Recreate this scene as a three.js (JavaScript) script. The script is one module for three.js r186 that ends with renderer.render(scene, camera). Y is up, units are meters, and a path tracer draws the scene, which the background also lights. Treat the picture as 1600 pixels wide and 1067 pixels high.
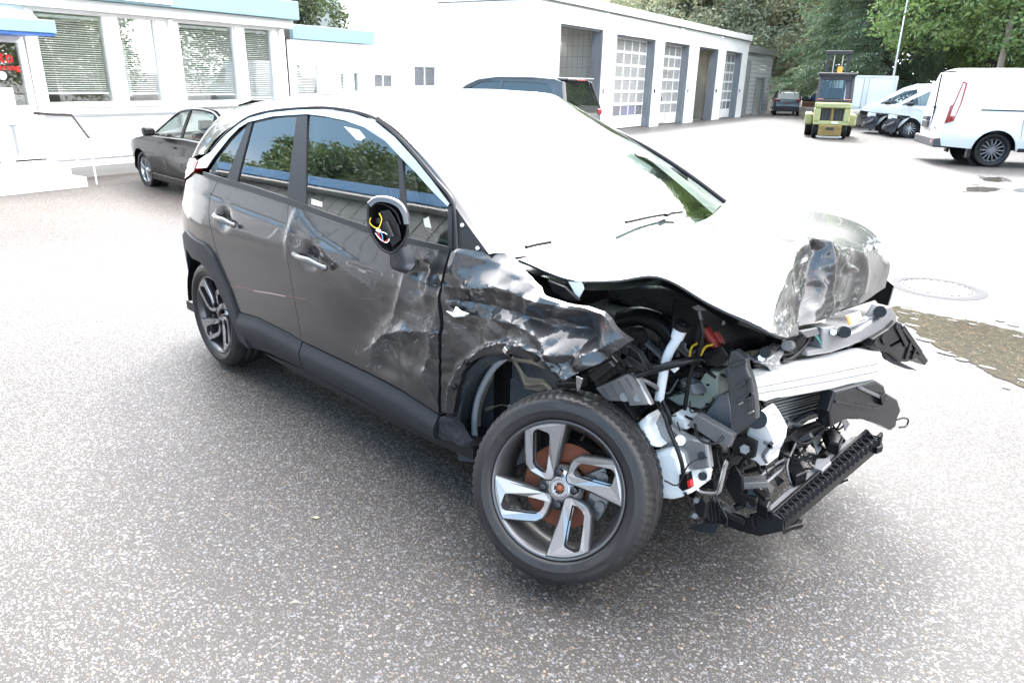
import * as THREE from 'three';
import { mergeGeometries, mergeVertices, toCreasedNormals } from 'three/addons/utils/BufferGeometryUtils.js';
import { RoundedBoxGeometry } from 'three/addons/geometries/RoundedBoxGeometry.js';
import { FontLoader } from 'three/addons/loaders/FontLoader.js';
import { TextGeometry } from 'three/addons/geometries/TextGeometry.js';
import { ImprovedNoise } from 'three/addons/math/ImprovedNoise.js';
import { RectAreaLightUniformsLib } from 'three/addons/lights/RectAreaLightUniformsLib.js';

// ---------------------------------------------------------------- camera, sky, sun, exposure
// World: x runs to the wrecked car's front, y up, z to the car's right side; origin on the ground under the car's middle.
const V = (x, y, z) => new THREE.Vector3(x, y, z);
const scene = new THREE.Scene();
const FOC = 1128.86, EYE = V(2.69498, 1.65615, 2.53918), YAW = -2.32956, PITCH = 0.347814, ROLL = 0.0227514;
const FW = V(Math.cos(PITCH) * Math.cos(YAW), -Math.sin(PITCH), Math.cos(PITCH) * Math.sin(YAW));
const R0 = FW.clone().cross(V(0, 1, 0)).normalize(), U0 = R0.clone().cross(FW);
const RT = R0.clone().multiplyScalar(Math.cos(ROLL)).addScaledVector(U0, Math.sin(ROLL));
const UP = R0.clone().multiplyScalar(-Math.sin(ROLL)).addScaledVector(U0, Math.cos(ROLL));
const camera = new THREE.PerspectiveCamera(2 * Math.atan(533.5 / FOC) * 180 / Math.PI, 1024 / 682, 0.05, 900);
camera.position.copy(EYE);
camera.quaternion.setFromRotationMatrix(new THREE.Matrix4().makeBasis(RT, UP, FW.clone().negate()));
scene.add(camera);

const renderer = new THREE.WebGLRenderer({ antialias: true });
renderer.toneMapping = THREE.LinearToneMapping;
renderer.toneMappingExposure = 4.1;
renderer.shadowMap.enabled = true;
RectAreaLightUniformsLib.init();

let seed_ = 7;
const rnd = () => { seed_ = (seed_ + 0x6d2b79f5) | 0; let t = Math.imul(seed_ ^ (seed_ >>> 15), 1 | seed_); t = (t + Math.imul(t ^ (t >>> 7), 61 | t)) ^ t; return ((t ^ (t >>> 14)) >>> 0) / 4294967296; };
const reseed = (n) => { seed_ = n * 7919; };
const rr = (a, b) => a + (b - a) * rnd();
const PN = new ImprovedNoise();
const fbm = (x, y, z, o = 4) => { let s = 0, a = 0.5, f = 1; for (let i = 0; i < o; i++) { s += a * PN.noise(x * f, y * f, z * f); a *= 0.5; f *= 2.03; } return s; };
const smooth = (a, b, x) => { const t = Math.min(1, Math.max(0, (x - a) / (b - a))); return t * t * (3 - 2 * t); };
const clamp = (x, a, b) => Math.min(b, Math.max(a, x));
const lerp = (a, b, t) => a + (b - a) * t;

const SUN = V(-0.42, 0.74, -0.62).normalize();
{
  // bright broken overcast round the sun, opening to blue with cumulus on the other side
  const W = 1024, H = 512, data = new Float32Array(W * H * 4), head = V(0.08, 0, -1);
  for (let j = 0; j < H; j++) for (let i = 0; i < W; i++) {
    const th = ((i + 0.5) / W - 0.5) * 2 * Math.PI, ph = ((j + 0.5) / H - 0.5) * Math.PI;
    const x = Math.cos(ph) * Math.cos(th), y = Math.sin(ph), z = Math.cos(ph) * Math.sin(th);
    const up = Math.max(y, 0), px = x / (up + 0.28), pz = z / (up + 0.28);
    const n = fbm(px * 0.85 + 3.1, pz * 0.85 - 1.7, 0.4, 6), n2 = fbm(px * 2.1, pz * 2.1, 5.2, 5);
    const toward = x * head.x + z * head.z;
    const cov = clamp(smooth(-0.42, 0.3, toward + 0.35 * up) * 1.15 - 0.1 + n * 0.9, -1, 2);
    let c = smooth(0.12, 0.42, cov + n2 * 0.25);
    const cs = Math.max(0, x * SUN.x + y * SUN.y + z * SUN.z);
    const hz = Math.pow(1 - up, 5);
    const blue = [lerp(0.3, 0.68, hz), lerp(0.53, 0.76, hz), lerp(0.78, 0.86, hz)];
    const cb = (1.15 + 1.35 * smooth(-0.3, 0.6, toward + 0.3 * up)) * (1 + 0.25 * n2) + 1.3 * Math.pow(cs, 3) + 1.8 * Math.pow(cs, 14);
    const k = (j * W + i) * 4;
    for (let q = 0; q < 3; q++) data[k + q] = lerp(blue[q], cb * [1.0, 1.0, 1.03][q], c) * (y < 0 ? 0.35 : 1);
    data[k + 3] = 1;
  }
  const t = new THREE.DataTexture(data, W, H, THREE.RGBAFormat, THREE.FloatType);
  t.mapping = THREE.EquirectangularReflectionMapping; t.magFilter = THREE.LinearFilter; t.minFilter = THREE.LinearFilter; t.needsUpdate = true;
  scene.background = t; scene.environment = t;
}
const sun = new THREE.DirectionalLight(new THREE.Color(1, 0.975, 0.94), 1.5);
sun.position.copy(SUN).multiplyScalar(60); sun.target.position.set(0, 0, 0);
sun.castShadow = true; sun.shadow.radius = 22;
Object.assign(sun.shadow.camera, { left: -45, right: 45, top: 45, bottom: -45, near: 1, far: 160 }); sun.shadow.mapSize.set(4096, 4096);
scene.add(sun, sun.target);

// ---------------------------------------------------------------- helpers
// Points of the place read off the photograph: where a line of sight (pixel of the 1600 x 1067 photograph) meets a known plane.
const ray = (u, v) => FW.clone().addScaledVector(RT, (u - 800) / FOC).addScaledVector(UP, -(v - 533.5) / FOC);
const hit = (u, v, n, k) => { const d = ray(u, v); return EYE.clone().addScaledVector(d, (k - EYE.dot(n)) / d.dot(n)); };
const AX = V(1, 0, 0), AY = V(0, 1, 0), AZ = V(0, 0, 1);
const PX = (u, v, k) => hit(u, v, AX, k), PY = (u, v, k) => hit(u, v, AY, k), PZ = (u, v, k) => hit(u, v, AZ, k), GR = (u, v) => hit(u, v, AY, 0);

const used = new Map();
const numbered = (n) => { const k = used.get(n) || 0; used.set(n, k + 1); return k ? `${n}_${String(k).padStart(3, '0')}` : n; };
function thing(name, label, category, pos = [0, 0, 0], turn = 0, group) {
  const o = new THREE.Group(); o.name = numbered(name); o.position.set(...pos); o.rotation.y = turn;
  o.userData = { label, category }; if (group) o.userData.group = group;
  scene.add(o); return o;
}
function part(name, geo, mat, parent, extra) {
  const list = (Array.isArray(geo) ? geo : [geo]).filter(Boolean);
  const g = list.length === 1 ? list[0] : mergeGeometries(list.map((a) => { const b = a.index ? a.toNonIndexed() : a.clone(); for (const k of Object.keys(b.attributes)) if (!['position', 'normal', 'uv'].includes(k)) b.deleteAttribute(k); if (!b.attributes.uv) b.setAttribute('uv', new THREE.BufferAttribute(new Float32Array(b.attributes.position.count * 2), 2)); return b; }));
  const m = new THREE.Mesh(g, mat); m.name = parent === scene ? numbered(name) : name; m.castShadow = m.receiveShadow = true;
  if (extra) Object.assign(m.userData, extra);
  parent.add(m); return m;
}
const structure = (name, geo, mat) => part(name, geo, mat, scene, { kind: 'structure' });
const STUFF = { kind: 'stuff' };
function box(x0, x1, y0, y1, z0, z1, bev = 0) {
  const w = Math.abs(x1 - x0), h = Math.abs(y1 - y0), d = Math.abs(z1 - z0);
  const g = bev ? new RoundedBoxGeometry(w, h, d, 2, Math.min(bev, w / 2.1, h / 2.1, d / 2.1)) : new THREE.BoxGeometry(w, h, d);
  g.translate((x0 + x1) / 2, (y0 + y1) / 2, (z0 + z1) / 2);
  return g;
}
const cyl = (r0, r1, h, n = 24) => new THREE.CylinderGeometry(r1, r0, h, n);
function bar(p, q, w, h = w, bev = 0) {   // square bar between two points
  const d = q.clone().sub(p), L = d.length();
  const g = bev ? new RoundedBoxGeometry(w, h, L, 2, bev) : new THREE.BoxGeometry(w, h, L);
  g.lookAt(d); g.translate((p.x + q.x) / 2, (p.y + q.y) / 2, (p.z + q.z) / 2); return g;
}
function rod(p, q, r0, r1 = r0, n = 12) {
  const d = q.clone().sub(p), g = new THREE.CylinderGeometry(r1, r0, d.length(), n);
  g.applyQuaternion(new THREE.Quaternion().setFromUnitVectors(AY, d.clone().normalize()));
  g.translate((p.x + q.x) / 2, (p.y + q.y) / 2, (p.z + q.z) / 2); return g;
}
function tube(pts, r, n = 8, seg = 0, closed = false) { return new THREE.TubeGeometry(new THREE.CatmullRomCurve3(pts, closed, 'centripetal'), seg || Math.max(8, pts.length * 8), r, n, closed); }
// a plate of real thickness whose outline is a (roughly planar) ring of points; it grows to the far side
function plate(pts, t = 0.02, bev = 0.004, holes = []) {
  const n = V(0, 0, 0), c = V(0, 0, 0);
  pts.forEach((p, i) => { const q = pts[(i + 1) % pts.length]; n.x += (p.y - q.y) * (p.z + q.z); n.y += (p.z - q.z) * (p.x + q.x); n.z += (p.x - q.x) * (p.y + q.y); c.addScaledVector(p, 1 / pts.length); });
  n.normalize(); if (n.dot(EYE.clone().sub(c)) < 0) n.negate();
  const ex = Math.abs(n.y) > 0.92 ? V(1, 0, 0) : V(0, 1, 0).cross(n).normalize(); ex.addScaledVector(n, -ex.dot(n)).normalize();
  const ey = n.clone().cross(ex), to2 = (p) => { const d = p.clone().sub(c); return new THREE.Vector2(d.dot(ex), d.dot(ey)); };
  const sh = new THREE.Shape(pts.map(to2)); for (const h of holes) sh.holes.push(new THREE.Path(h.map(to2)));
  const g = new THREE.ExtrudeGeometry(sh, { depth: Math.max(0.001, t - 2 * bev), bevelEnabled: bev > 0, bevelThickness: bev, bevelSize: bev, bevelOffset: -bev, bevelSegments: 2, curveSegments: 8 });
  g.translate(0, 0, -(t - bev));
  g.applyMatrix4(new THREE.Matrix4().makeBasis(ex, ey, n).setPosition(c));
  return g;
}
const lin = (r, g, b) => new THREE.Color().setRGB(r, g, b);
const mats = {};
function mat(name, r, g, b, rough = 0.6, metal = 0, more = {}) {
  const M = more.clearcoat || more.transmission || more.specularIntensity !== undefined ? THREE.MeshPhysicalMaterial : THREE.MeshStandardMaterial;
  const m = new M({ color: lin(r, g, b), roughness: rough, metalness: metal, side: THREE.DoubleSide, ...more }); m.name = name; return (mats[name] = m);
}
function canvasTex(w, h, draw, srgb = true, repeat) {
  const c = document.createElement('canvas'); c.width = w; c.height = h; draw(c.getContext('2d'), w, h);
  const t = new THREE.CanvasTexture(c); if (srgb) t.colorSpace = THREE.SRGBColorSpace; t.magFilter = THREE.LinearFilter;
  if (repeat) { t.wrapS = t.wrapT = THREE.RepeatWrapping; t.repeat.set(...repeat); }
  return t;
}
function noiseTex(size, fn, srgb = false, period = 0) {   // fn(x, y in 0..1) -> grey 0..1
  const d = new Uint8Array(size * size * 4);
  for (let j = 0; j < size; j++) for (let i = 0; i < size; i++) { const k = (j * size + i) * 4, g = clamp(fn(i / size, j / size), 0, 1) * 255; d[k] = d[k + 1] = d[k + 2] = g; d[k + 3] = 255; }
  const t = new THREE.DataTexture(d, size, size); t.wrapS = t.wrapT = THREE.RepeatWrapping; t.magFilter = THREE.LinearFilter; t.minFilter = THREE.LinearMipmapLinearFilter; if (srgb) t.colorSpace = THREE.SRGBColorSpace; t.needsUpdate = true; return t;
}
const per = (x, y, f, z, o = 4) => { let s = 0, a = 0.5; for (let q = 0; q < o; q++) { const F = f << q, A = (i, j) => PN.noise(i * F, j * F, z + q * 7.1); // blend of four for a seamless tile
    s += a * (A(x, y) * (1 - x) * (1 - y) + A(x - 1, y) * x * (1 - y) + A(x, y - 1) * (1 - x) * y + A(x - 1, y - 1) * x * y); a *= 0.5; } return s; };
const grime = noiseTex(512, (x, y) => 0.62 + 0.9 * per(x, y, 4, 1.3, 5));
const fine = noiseTex(512, (x, y) => 0.5 + 0.9 * per(x, y, 24, 3.3, 3));
const patchy = noiseTex(512, (x, y) => 0.86 + 0.28 * per(x, y, 3, 9.3, 6), true);
const font = await new FontLoader().loadAsync('fonts/droid/droid_sans_bold.typeface.json');
function text(str, size, depth = 0.004) { const g = new TextGeometry(str, { font, size, depth, curveSegments: 4, bevelEnabled: false }); return g; }

// ---------------------------------------------------------------- ground
{
  reseed(3);
  const S = 2048, tile = 2.4;
  const hc = document.createElement('canvas'); hc.width = hc.height = S; const hx = hc.getContext('2d'); hx.fillStyle = '#303030'; hx.fillRect(0, 0, S, S);
  const cc = document.createElement('canvas'); cc.width = cc.height = S; const cx = cc.getContext('2d'); cx.fillStyle = 'rgb(51,49,48)'; cx.fillRect(0, 0, S, S);
  const rc = document.createElement('canvas'); rc.width = rc.height = S / 2; const rx = rc.getContext('2d'); rx.fillStyle = 'rgb(0,150,0)'; rx.fillRect(0, 0, S, S);
  const stone = (x, y, r, g, tint, h, ro) => {
    const n = 5 + (rnd() * 3 | 0), a0 = rnd() * 7, e = rr(0.62, 1), pts = [];
    for (let k = 0; k < n; k++) { const a = a0 + k / n * 6.283, q = r * rr(0.78, 1.12); pts.push([Math.cos(a) * q, Math.sin(a) * q * e]); }
    for (const dx of x < 14 ? [0, S] : x > S - 14 ? [0, -S] : [0]) for (const dy of y < 14 ? [0, S] : y > S - 14 ? [0, -S] : [0]) {
      const path = (c, k, s) => { c.beginPath(); pts.forEach((p, i) => c[i ? 'lineTo' : 'moveTo']((x + dx) * s + p[0] * k * s, (y + dy) * s + p[1] * k * s)); c.fill(); };
      cx.fillStyle = `rgb(${g * tint[0] | 0},${g * tint[1] | 0},${g * tint[2] | 0})`; path(cx, 1, 1);
      hx.fillStyle = `rgb(${h * 0.72 | 0},0,0)`.replace(/rgb\((\d+),0,0\)/, 'rgb($1,$1,$1)'); path(hx, 1, 1);
      hx.fillStyle = `rgb(${h | 0},${h | 0},${h | 0})`; path(hx, 0.66, 1);
      rx.fillStyle = `rgb(0,${ro | 0},0)`; path(rx, 1, 0.5);
    }
  };
  for (let pass = 0; pass < 3; pass++) for (let k = 0, N = [52000, 30000, 15000][pass]; k < N; k++) {
    const q = rnd(), tint = q < 0.1 ? [1.1, 0.97, 0.86] : q < 0.16 ? [1.08, 1.04, 0.94] : q < 0.3 ? [0.95, 0.97, 1.04] : [1, 0.99, 1.0];
    const g = rnd() < 0.08 ? rr(96, 120) : rr(58, 97);
    stone(rnd() * S, rnd() * S, [rr(1.6, 3), rr(2.2, 4.2), rr(3.5, 6.6)][pass], g, tint, rr(110, 250), rr(72, 122));
  }
  const tex = (c, srgb) => { const t = new THREE.CanvasTexture(c); t.wrapS = t.wrapT = THREE.RepeatWrapping; t.magFilter = THREE.LinearFilter; if (srgb) t.colorSpace = THREE.SRGBColorSpace; return t; };
  const m = mat('wet_asphalt', 1, 1, 1, 1, 0, { specularIntensity: 0.58, map: tex(cc, true), bumpMap: tex(hc, false), bumpScale: 0.0028, roughnessMap: tex(rc, false), vertexColors: true });
  const N = 220, pos = [], uv = [], col = [], idx = [], span = (t) => Math.sinh(t * 5.2) / Math.sinh(5.2) * 330;
  for (let j = 0; j <= N; j++) for (let i = 0; i <= N; i++) {
    const x = span(i / N * 2 - 1), z = span(j / N * 2 - 1);
    pos.push(x, 0, z); uv.push(x / tile + 0.31, z / tile);
    const k = 1.2 + 0.75 * fbm(x * 0.45, z * 0.45, 1, 5) + 0.4 * fbm(x * 0.06, z * 0.06, 4, 3), dry = smooth(-4.5, -7.5, x + 1.2 * fbm(x * 0.4, z * 0.4, 8, 3)) * smooth(-7, -3, z);
    col.push(k * (1.03 + 0.3 * dry), k * (1 + 0.2 * dry), k * (0.96 + 0.1 * dry));
  }
  for (let j = 0; j < N; j++) for (let i = 0; i < N; i++) { const a = j * (N + 1) + i, b = a + 1, c = a + N + 1, d = c + 1; idx.push(a, c, b, b, c, d); }
  const g = new THREE.BufferGeometry(); g.setAttribute('position', new THREE.Float32BufferAttribute(pos, 3)); g.setAttribute('uv', new THREE.Float32BufferAttribute(uv, 2)); g.setAttribute('color', new THREE.Float32BufferAttribute(col, 3)); g.setIndex(idx); g.computeVertexNormals();
  structure('ground', g, m);
}

// ---------------------------------------------------------------- buildings along the yard (local x along the wall, z outwards)
const BAZ = -102 * Math.PI / 180, BD = V(Math.cos(BAZ), 0, Math.sin(BAZ)), BN = V(-BD.z, 0, BD.x), B0 = V(-10.81, 0, -1.76), BTURN = 102 * Math.PI / 180;
const Bp = (u, v, n) => { const q = hit(u, v, BN, B0.dot(BN) + n); return [q.clone().sub(B0).dot(BD), q.y]; };
const Bw = (s, y, n) => B0.clone().addScaledVector(BD, s).addScaledVector(BN, n).setY(y);
const building = (name, label, cat) => thing(name, label, cat, B0.toArray(), BTURN);
mat('white_render', 0.82, 0.82, 0.81, 0.85, 0, { bumpMap: fine, bumpScale: 0.001 });
mat('white_frame', 0.8, 0.8, 0.8, 0.4);
mat('blue_fascia', 0.19, 0.315, 0.37, 0.5);
mat('deep_blue', 0.02, 0.10, 0.36, 0.45);
mat('grey_paint', 0.3, 0.315, 0.335, 0.55, 0, { map: patchy });
mat('slat_white', 0.8, 0.79, 0.75, 0.5);
mat('dark_inside', 0.09, 0.09, 0.08, 0.9);
mat('beige_inside', 0.5, 0.46, 0.36, 0.9, 0, { map: patchy });
mat('roof_felt', 0.12, 0.12, 0.12, 0.95);
mat('concrete', 0.3, 0.295, 0.28, 0.9, 0, { map: patchy, bumpMap: fine, bumpScale: 0.002 });
mat('steel', 0.5, 0.5, 0.5, 0.35, 1);
mat('black_plastic', 0.012, 0.012, 0.013, 0.5, 0, { specularIntensity: 0.5, bumpMap: fine, bumpScale: 0.0003, roughnessMap: grime });
mat('rubber', 0.014, 0.014, 0.015, 0.75, 0, { specularIntensity: 0.5, roughnessMap: grime });
mat('red_paint', 0.5, 0.02, 0.02, 0.4);
mat('pane_glass', 0.9, 0.92, 0.92, 0.0, 0, { transmission: 1, thickness: 0, ior: 1.9 });
mat('frosted', 0.4, 0.4, 0.395, 0.28, 0, { map: patchy });
mat('frosted_dark', 0.22, 0.22, 0.23, 0.22, 0, { map: patchy });
mat('frosted_blue', 0.16, 0.16, 0.235, 0.25);
const glow = mat('lamp_diffuser', 0.9, 0.9, 0.9, 0.5, 0, { emissive: new THREE.Color(1, 1, 0.98), emissiveIntensity: 0.5 });

// a wall in the local plane z = n (front face), thickness t, with rectangular openings [s0, s1, y0, y1]
function wallGeo(s0, s1, y0, y1, n, t, opens = []) {
  const sh = new THREE.Shape([[s0, y0], [s1, y0], [s1, y1], [s0, y1]].map((p) => new THREE.Vector2(...p)));
  for (const [a, b, c, d] of opens) sh.holes.push(new THREE.Path([[a, c], [a, d], [b, d], [b, c]].map((p) => new THREE.Vector2(...p))));
  const g = new THREE.ExtrudeGeometry(sh, { depth: t, bevelEnabled: false }); g.translate(0, 0, n - t); return g;
}
const frameGeo = (s0, s1, y0, y1, n, w, t) => [box(s0, s1, y0, y0 + w, n - t, n), box(s0, s1, y1 - w, y1, n - t, n), box(s0, s0 + w, y0 + w, y1 - w, n - t, n), box(s1 - w, s1, y0 + w, y1 - w, n - t, n)];

// --- office with blinds
{
  const o = building('office_building', 'white flat roofed office with four blind covered windows under a pale blue fascia', 'office building');
  const rect = (a, b) => { const p = Bp(...a, 0), q = Bp(...b, 0); return [p[0], q[0]]; };
  const wins = [[-0.81, 0.3], [0.5, 1.185], [1.6, 2.8], [3.01, 3.7]].map(([a, b]) => [a, b, 1.135, 2.5]);
  const doorS = [-2.1, -0.97];
  part('wall', wallGeo(-6, 4.0, 0, 2.52, 0, 0.22, [...wins, [doorS[0], doorS[1], 0.3, 2.12]]), mats.white_render, o);
  part('end_wall', [box(3.98, 4.2, 0, 2.52, -4.6, -0.223), box(-6, -5.78, 0, 2.52, -4.6, -0.223), wallGeo(-6, 4.2, 0, 2.52, -4.603, 0.2, [[-4, -2.2, 1.2, 2.3], [-1.4, 0.6, 1.1, 2.3], [1.3, 3.4, 1.1, 2.3]])], mats.white_render, o);  // openings in the unseen back wall added to let daylight into the room
  part('inner_wall', wallGeo(-5.7, 3.95, 0.34, 2.5, -4.5, 0.08, [[-4, -2.2, 1.2, 2.3], [-1.4, 0.6, 1.1, 2.3], [1.3, 3.4, 1.1, 2.3]]), mats.beige_inside, o); part('partition', box(0.95, 1.03, 0.34, 2.48, -4.4, -1.4), mats.beige_inside, o);  // inner wall repeats the added daylight openings
  part('room_floor', box(-5.7, 3.95, 0.28, 0.33, -4.45, -0.24), mats.concrete, o); part('ceiling', box(-5.77, 3.97, 2.53, 2.56, -4.6, -0.05), mats.white_render, o);
  part('header', box(-6, 4.12, 2.523, 2.68, -4.6, 0.16, 0.012), mats.white_frame, o);
  part('fascia', [box(-6, 4.16, 2.683, 3.02, 0.1, 0.3, 0.01), box(3.97, 4.16, 2.683, 3.02, -4.7, 0.097)], mats.blue_fascia, o);
  part('roof', box(-6, 4.1, 2.7, 2.95, -4.75, 0.095), mats.roof_felt, o);
  part('sign_board', box(-1.6, 1.32, 2.715, 3.1, 0.303, 0.33), mats.white_frame, o);
  const tg = text('RUNG', 0.2, 0.01); tg.computeBoundingBox(); const tw = tg.boundingBox.max.x;
  const l0 = Bp(190, 5, 0.34), l1 = Bp(252, 7, 0.34);
  tg.scale((l1[0] - l0[0]) * 1.12 / tw, 1, 1); tg.translate(l0[0] - 0.07, 2.79, 0.331);
  part('lettering', tg, mat('sign_letter_blue', 0.06, 0.2, 0.28, 0.4), o);
  part('trim_strip', [box(-0.9, 3.97, 0.94, 0.985, 0.003, 0.02), box(-0.9, 3.97, 0.28, 0.3, 0.003, 0.025)], mats.grey_paint, o);
  part('plinth', box(-6, 4.03, 0, 0.17, -0.2, 0.045), mats.concrete, o);
  for (const s of [1.42, 3.86]) part('drain_pipe', rod(V(s, 0.1, 0.06), V(s, 2.5, 0.06), 0.04), mats.white_frame, o);
  for (const [i, [a, b, c, d]] of wins.entries()) {
    const w = part('window', frameGeo(a, b, c, d, -0.03, 0.032, 0.08), mats.white_frame, o);
    part('pane', box(a + 0.032, b - 0.032, c + 0.032, d - 0.032, -0.072, -0.066), mats.pane_glass, w);
    part('sill', box(a - 0.04, b + 0.04, c - 0.04, c - 0.003, -0.02, 0.05), mats.white_frame, w);
    const low = [1.285, 1.275, 1.255, 1.19][i], N = 34, sg = [box(a + 0.06, b - 0.06, -0.0012, 0.0012, -0.0125, 0.0125)];
    for (let k = 0; k < N; k++) { const y = lerp(low + 0.03, d - 0.1, k / (N - 1)), s = part('slat', sg[0], mats.slat_white, w); s.position.set(0, y, -0.13); s.rotation.x = 0.4 + 0.05 * Math.sin(k * 2.3 + i); }
    part('blind_rail', box(a + 0.055, b - 0.055, low, low + 0.024, -0.145, -0.115), mats.white_frame, w); part('blind_rail', box(a + 0.055, b - 0.055, d - 0.095, d - 0.055, -0.15, -0.11), mats.white_frame, w);
    for (const s of [a + 0.25, b - 0.2]) part('blind_cord', rod(V(s, low, -0.112), V(s, d - 0.06, -0.112), 0.002, 0.002, 5), mats.slat_white, w);
  }
  // things standing inside that show under the blinds
  part('desk', [box(0.45, 2.9, 1.02, 1.06, -1.6, -0.6), box(0.5, 0.55, 0.33, 1.02, -1.5, -0.7), box(2.8, 2.85, 0.33, 1.02, -1.5, -0.7)], mats.grey_paint, o);
  part('wall_calendar', box(0.7, 0.92, 1.5, 1.85, -4.49, -4.475), mats.white_frame, o);
  // entrance door
  const dr = part('door', [...frameGeo(doorS[0] + 0.03, doorS[1] - 0.02, 0.34, 2.1, -0.02, 0.09, 0.07), box(doorS[0] + 0.12, doorS[1] - 0.11, 0.43, 1.06, -0.08, -0.035), box(doorS[0] + 0.12, doorS[1] - 0.11, 1.063, 1.13, -0.085, -0.02)], mats.white_frame, o);
  part('pane', box(doorS[0] + 0.12, doorS[1] - 0.11, 1.133, 2.01, -0.06, -0.054), mats.pane_glass, dr);
  part('handle', [box(-1.42, -1.38, 0.42, 0.86, 0.015, 0.04, 0.008), box(-1.42, -1.34, 0.83, 0.86, -0.03, 0.04, 0.006)], mats.grey_paint, dr);
  part('letter_box', box(-1.17, -1.09, 0.9, 0.99, -0.035, -0.015, 0.004), mats.white_frame, dr);
  const red = mat('letter_red', 0.75, 0.02, 0.015, 0.4);
  const put = (str, size, right, base) => { const g = text(str, size, 0.002); g.computeBoundingBox(); g.translate(right - g.boundingBox.max.x, base, -0.05); return g; };
  const t1 = Bp(20, 98, -0.05), t2 = Bp(31, 110, -0.05);
  part('lettering', [put('to', 0.14, t1[0], t1[1]), put('erung', 0.076, t2[0], t2[1])], red, dr);
  const n1 = Bp(1, 137, -0.05), n2 = Bp(24, 164, -0.05);
  part('notice', [box(n1[0] - 0.1, n2[0], n2[1], n1[1], -0.05, -0.046)], mats.white_frame, dr);
  const n3 = Bp(0, 110, -0.05), n4 = Bp(11, 126, -0.05);
  part('round_sticker', (() => { const g = cyl(0.06, 0.06, 0.003, 28); g.rotateX(Math.PI / 2); g.translate(n4[0] - 0.06, (n3[1] + n4[1]) / 2, -0.048); return g; })(), mats.white_frame, dr);
  part('socket_plate', [box(n2[0] - 0.09, n2[0] - 0.075, n2[1] + 0.07, n2[1] + 0.085, -0.046, -0.044), box(n2[0] - 0.045, n2[0] - 0.03, n2[1] + 0.07, n2[1] + 0.085, -0.046, -0.044)], mats.dark_inside, dr);
  const cn = part('canopy', box(-3.2, -0.98, 2.13, 2.3, 0.003, 0.92, 0.012), mats.blue_fascia, o);
  part('canopy_underside', box(-3.18, -1.0, 2.095, 2.128, 0.02, 0.9), mats.deep_blue, cn);
  part('canopy_stay', rod(V(-0.93, 2.5, 0.02), V(-1.0, 2.32, 0.5), 0.012), mats.white_frame, cn);
  // plants on the inside
  const leafs = []; reseed(12);
  for (let k = 0; k < 26; k++) { const a = rr(0, 6.28), p = V(rr(-1.9, -1.2), 0.95, -0.5), q = p.clone().add(V(Math.cos(a) * 0.22, rr(0.15, 0.5), Math.sin(a) * 0.15)); leafs.push(rod(p, q, 0.012, 0.002, 4)); }
  part('potted_plant', leafs, mat('houseplant', 0.03, 0.09, 0.03, 0.5), o, STUFF);
}
{ // steps
  const o = building('entrance_steps', 'pair of white concrete steps below the office door', 'steps');
  part('step', box(-3.6, -1.03, 0, 0.15, 0.05, 1.12, 0.012), mats.white_render, o);
  part('step', box(-3.6, -1.07, 0.152, 0.32, 0.048, 0.8, 0.012), mats.white_render, o);
  const h = building('stair_railing', 'dark handrail on thin white posts and wires beside the office steps', 'railing');
  const A = Bp(66, 178, 0.45), Bq = Bp(114, 181, 0.75), Cq = Bp(137, 215, 1.0);
  const a = V(A[0], A[1], 0.2), b = V(Bq[0], Bq[1], 0.72), c = V(Cq[0], Cq[1], 1.02);
  part('handrail', [tube([a, a.clone().lerp(b, 0.5), b, b.clone().lerp(c, 0.08), b.clone().lerp(c, 0.6), c], 0.021, 10, 40)], mat('brown_rail', 0.05, 0.035, 0.03, 0.45), h);
  for (const [p, y] of [[a.clone().lerp(b, 0.15), 0.32], [b.clone().add(V(-0.01, 0, -0.05)), 0.32], [c, 0.01]]) part('post', rod(V(p.x, y, p.z), V(p.x, p.y - 0.01, p.z), 0.011), mats.white_frame, h);
  for (let k = 1; k < 5; k++) { const f = k / 5; part('wire', rod(V(a.x, lerp(a.y, 0.36, f), a.z), V(b.x, lerp(b.y, 0.36, f), b.z), 0.004, 0.004, 6), mats.steel, h); }
  const ball = building('globe_lamp', 'round white globe standing at the foot of the office door', 'globe lamp');
  const p = Bp(11, 250, 0.5); const g = new THREE.SphereGeometry(0.09, 24, 16); g.translate(p[0], 0.41, 0.5); part('globe', g, mats.white_frame, ball);
  part('foot', (() => { const q = cyl(0.05, 0.03, 0.03); q.translate(p[0], 0.335, 0.5); return q; })(), mats.black_plastic, ball);
}
// --- low annex
{
  const o = building('annex_building', 'low white annex with pale blue fascia and two small blind covered windows', 'annex');
  const W = [[4.24, 4.9], [5.51, 6.16]].map(([a, b]) => [a, b, 1.25, 1.88]);
  part('wall', wallGeo(4.22, 6.62, 0, 2.34, 0, 0.2, W), mats.white_render, o);
  part('back_wall', [box(4.22, 6.62, 0.02, 2.3, -1.1, -1.0)], mats.dark_inside, o);
  part('fascia', box(4.18, 6.64, 2.345, 2.62, -0.05, 0.06, 0.01), mats.blue_fascia, o);
  part('roof', box(4.2, 6.62, 2.36, 2.58, -1.2, -0.053), mats.roof_felt, o);
  for (const [a, b, c, d] of W) {
    const w = part('window', frameGeo(a, b, c, d, -0.03, 0.035, 0.07), mats.white_frame, o);
    part('pane', box(a + 0.03, b - 0.03, c + 0.03, d - 0.03, -0.06, -0.054), mats.pane_glass, w);
    const sg = box(a + 0.05, b - 0.05, -0.001, 0.001, -0.012, 0.012);
    for (let k = 0; k < 17; k++) { const s = part('slat', sg, mats.slat_white, w); s.position.set(0, lerp(c + 0.07, d - 0.06, k / 16), -0.12); s.rotation.x = 0.5; }
  }
}
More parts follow.
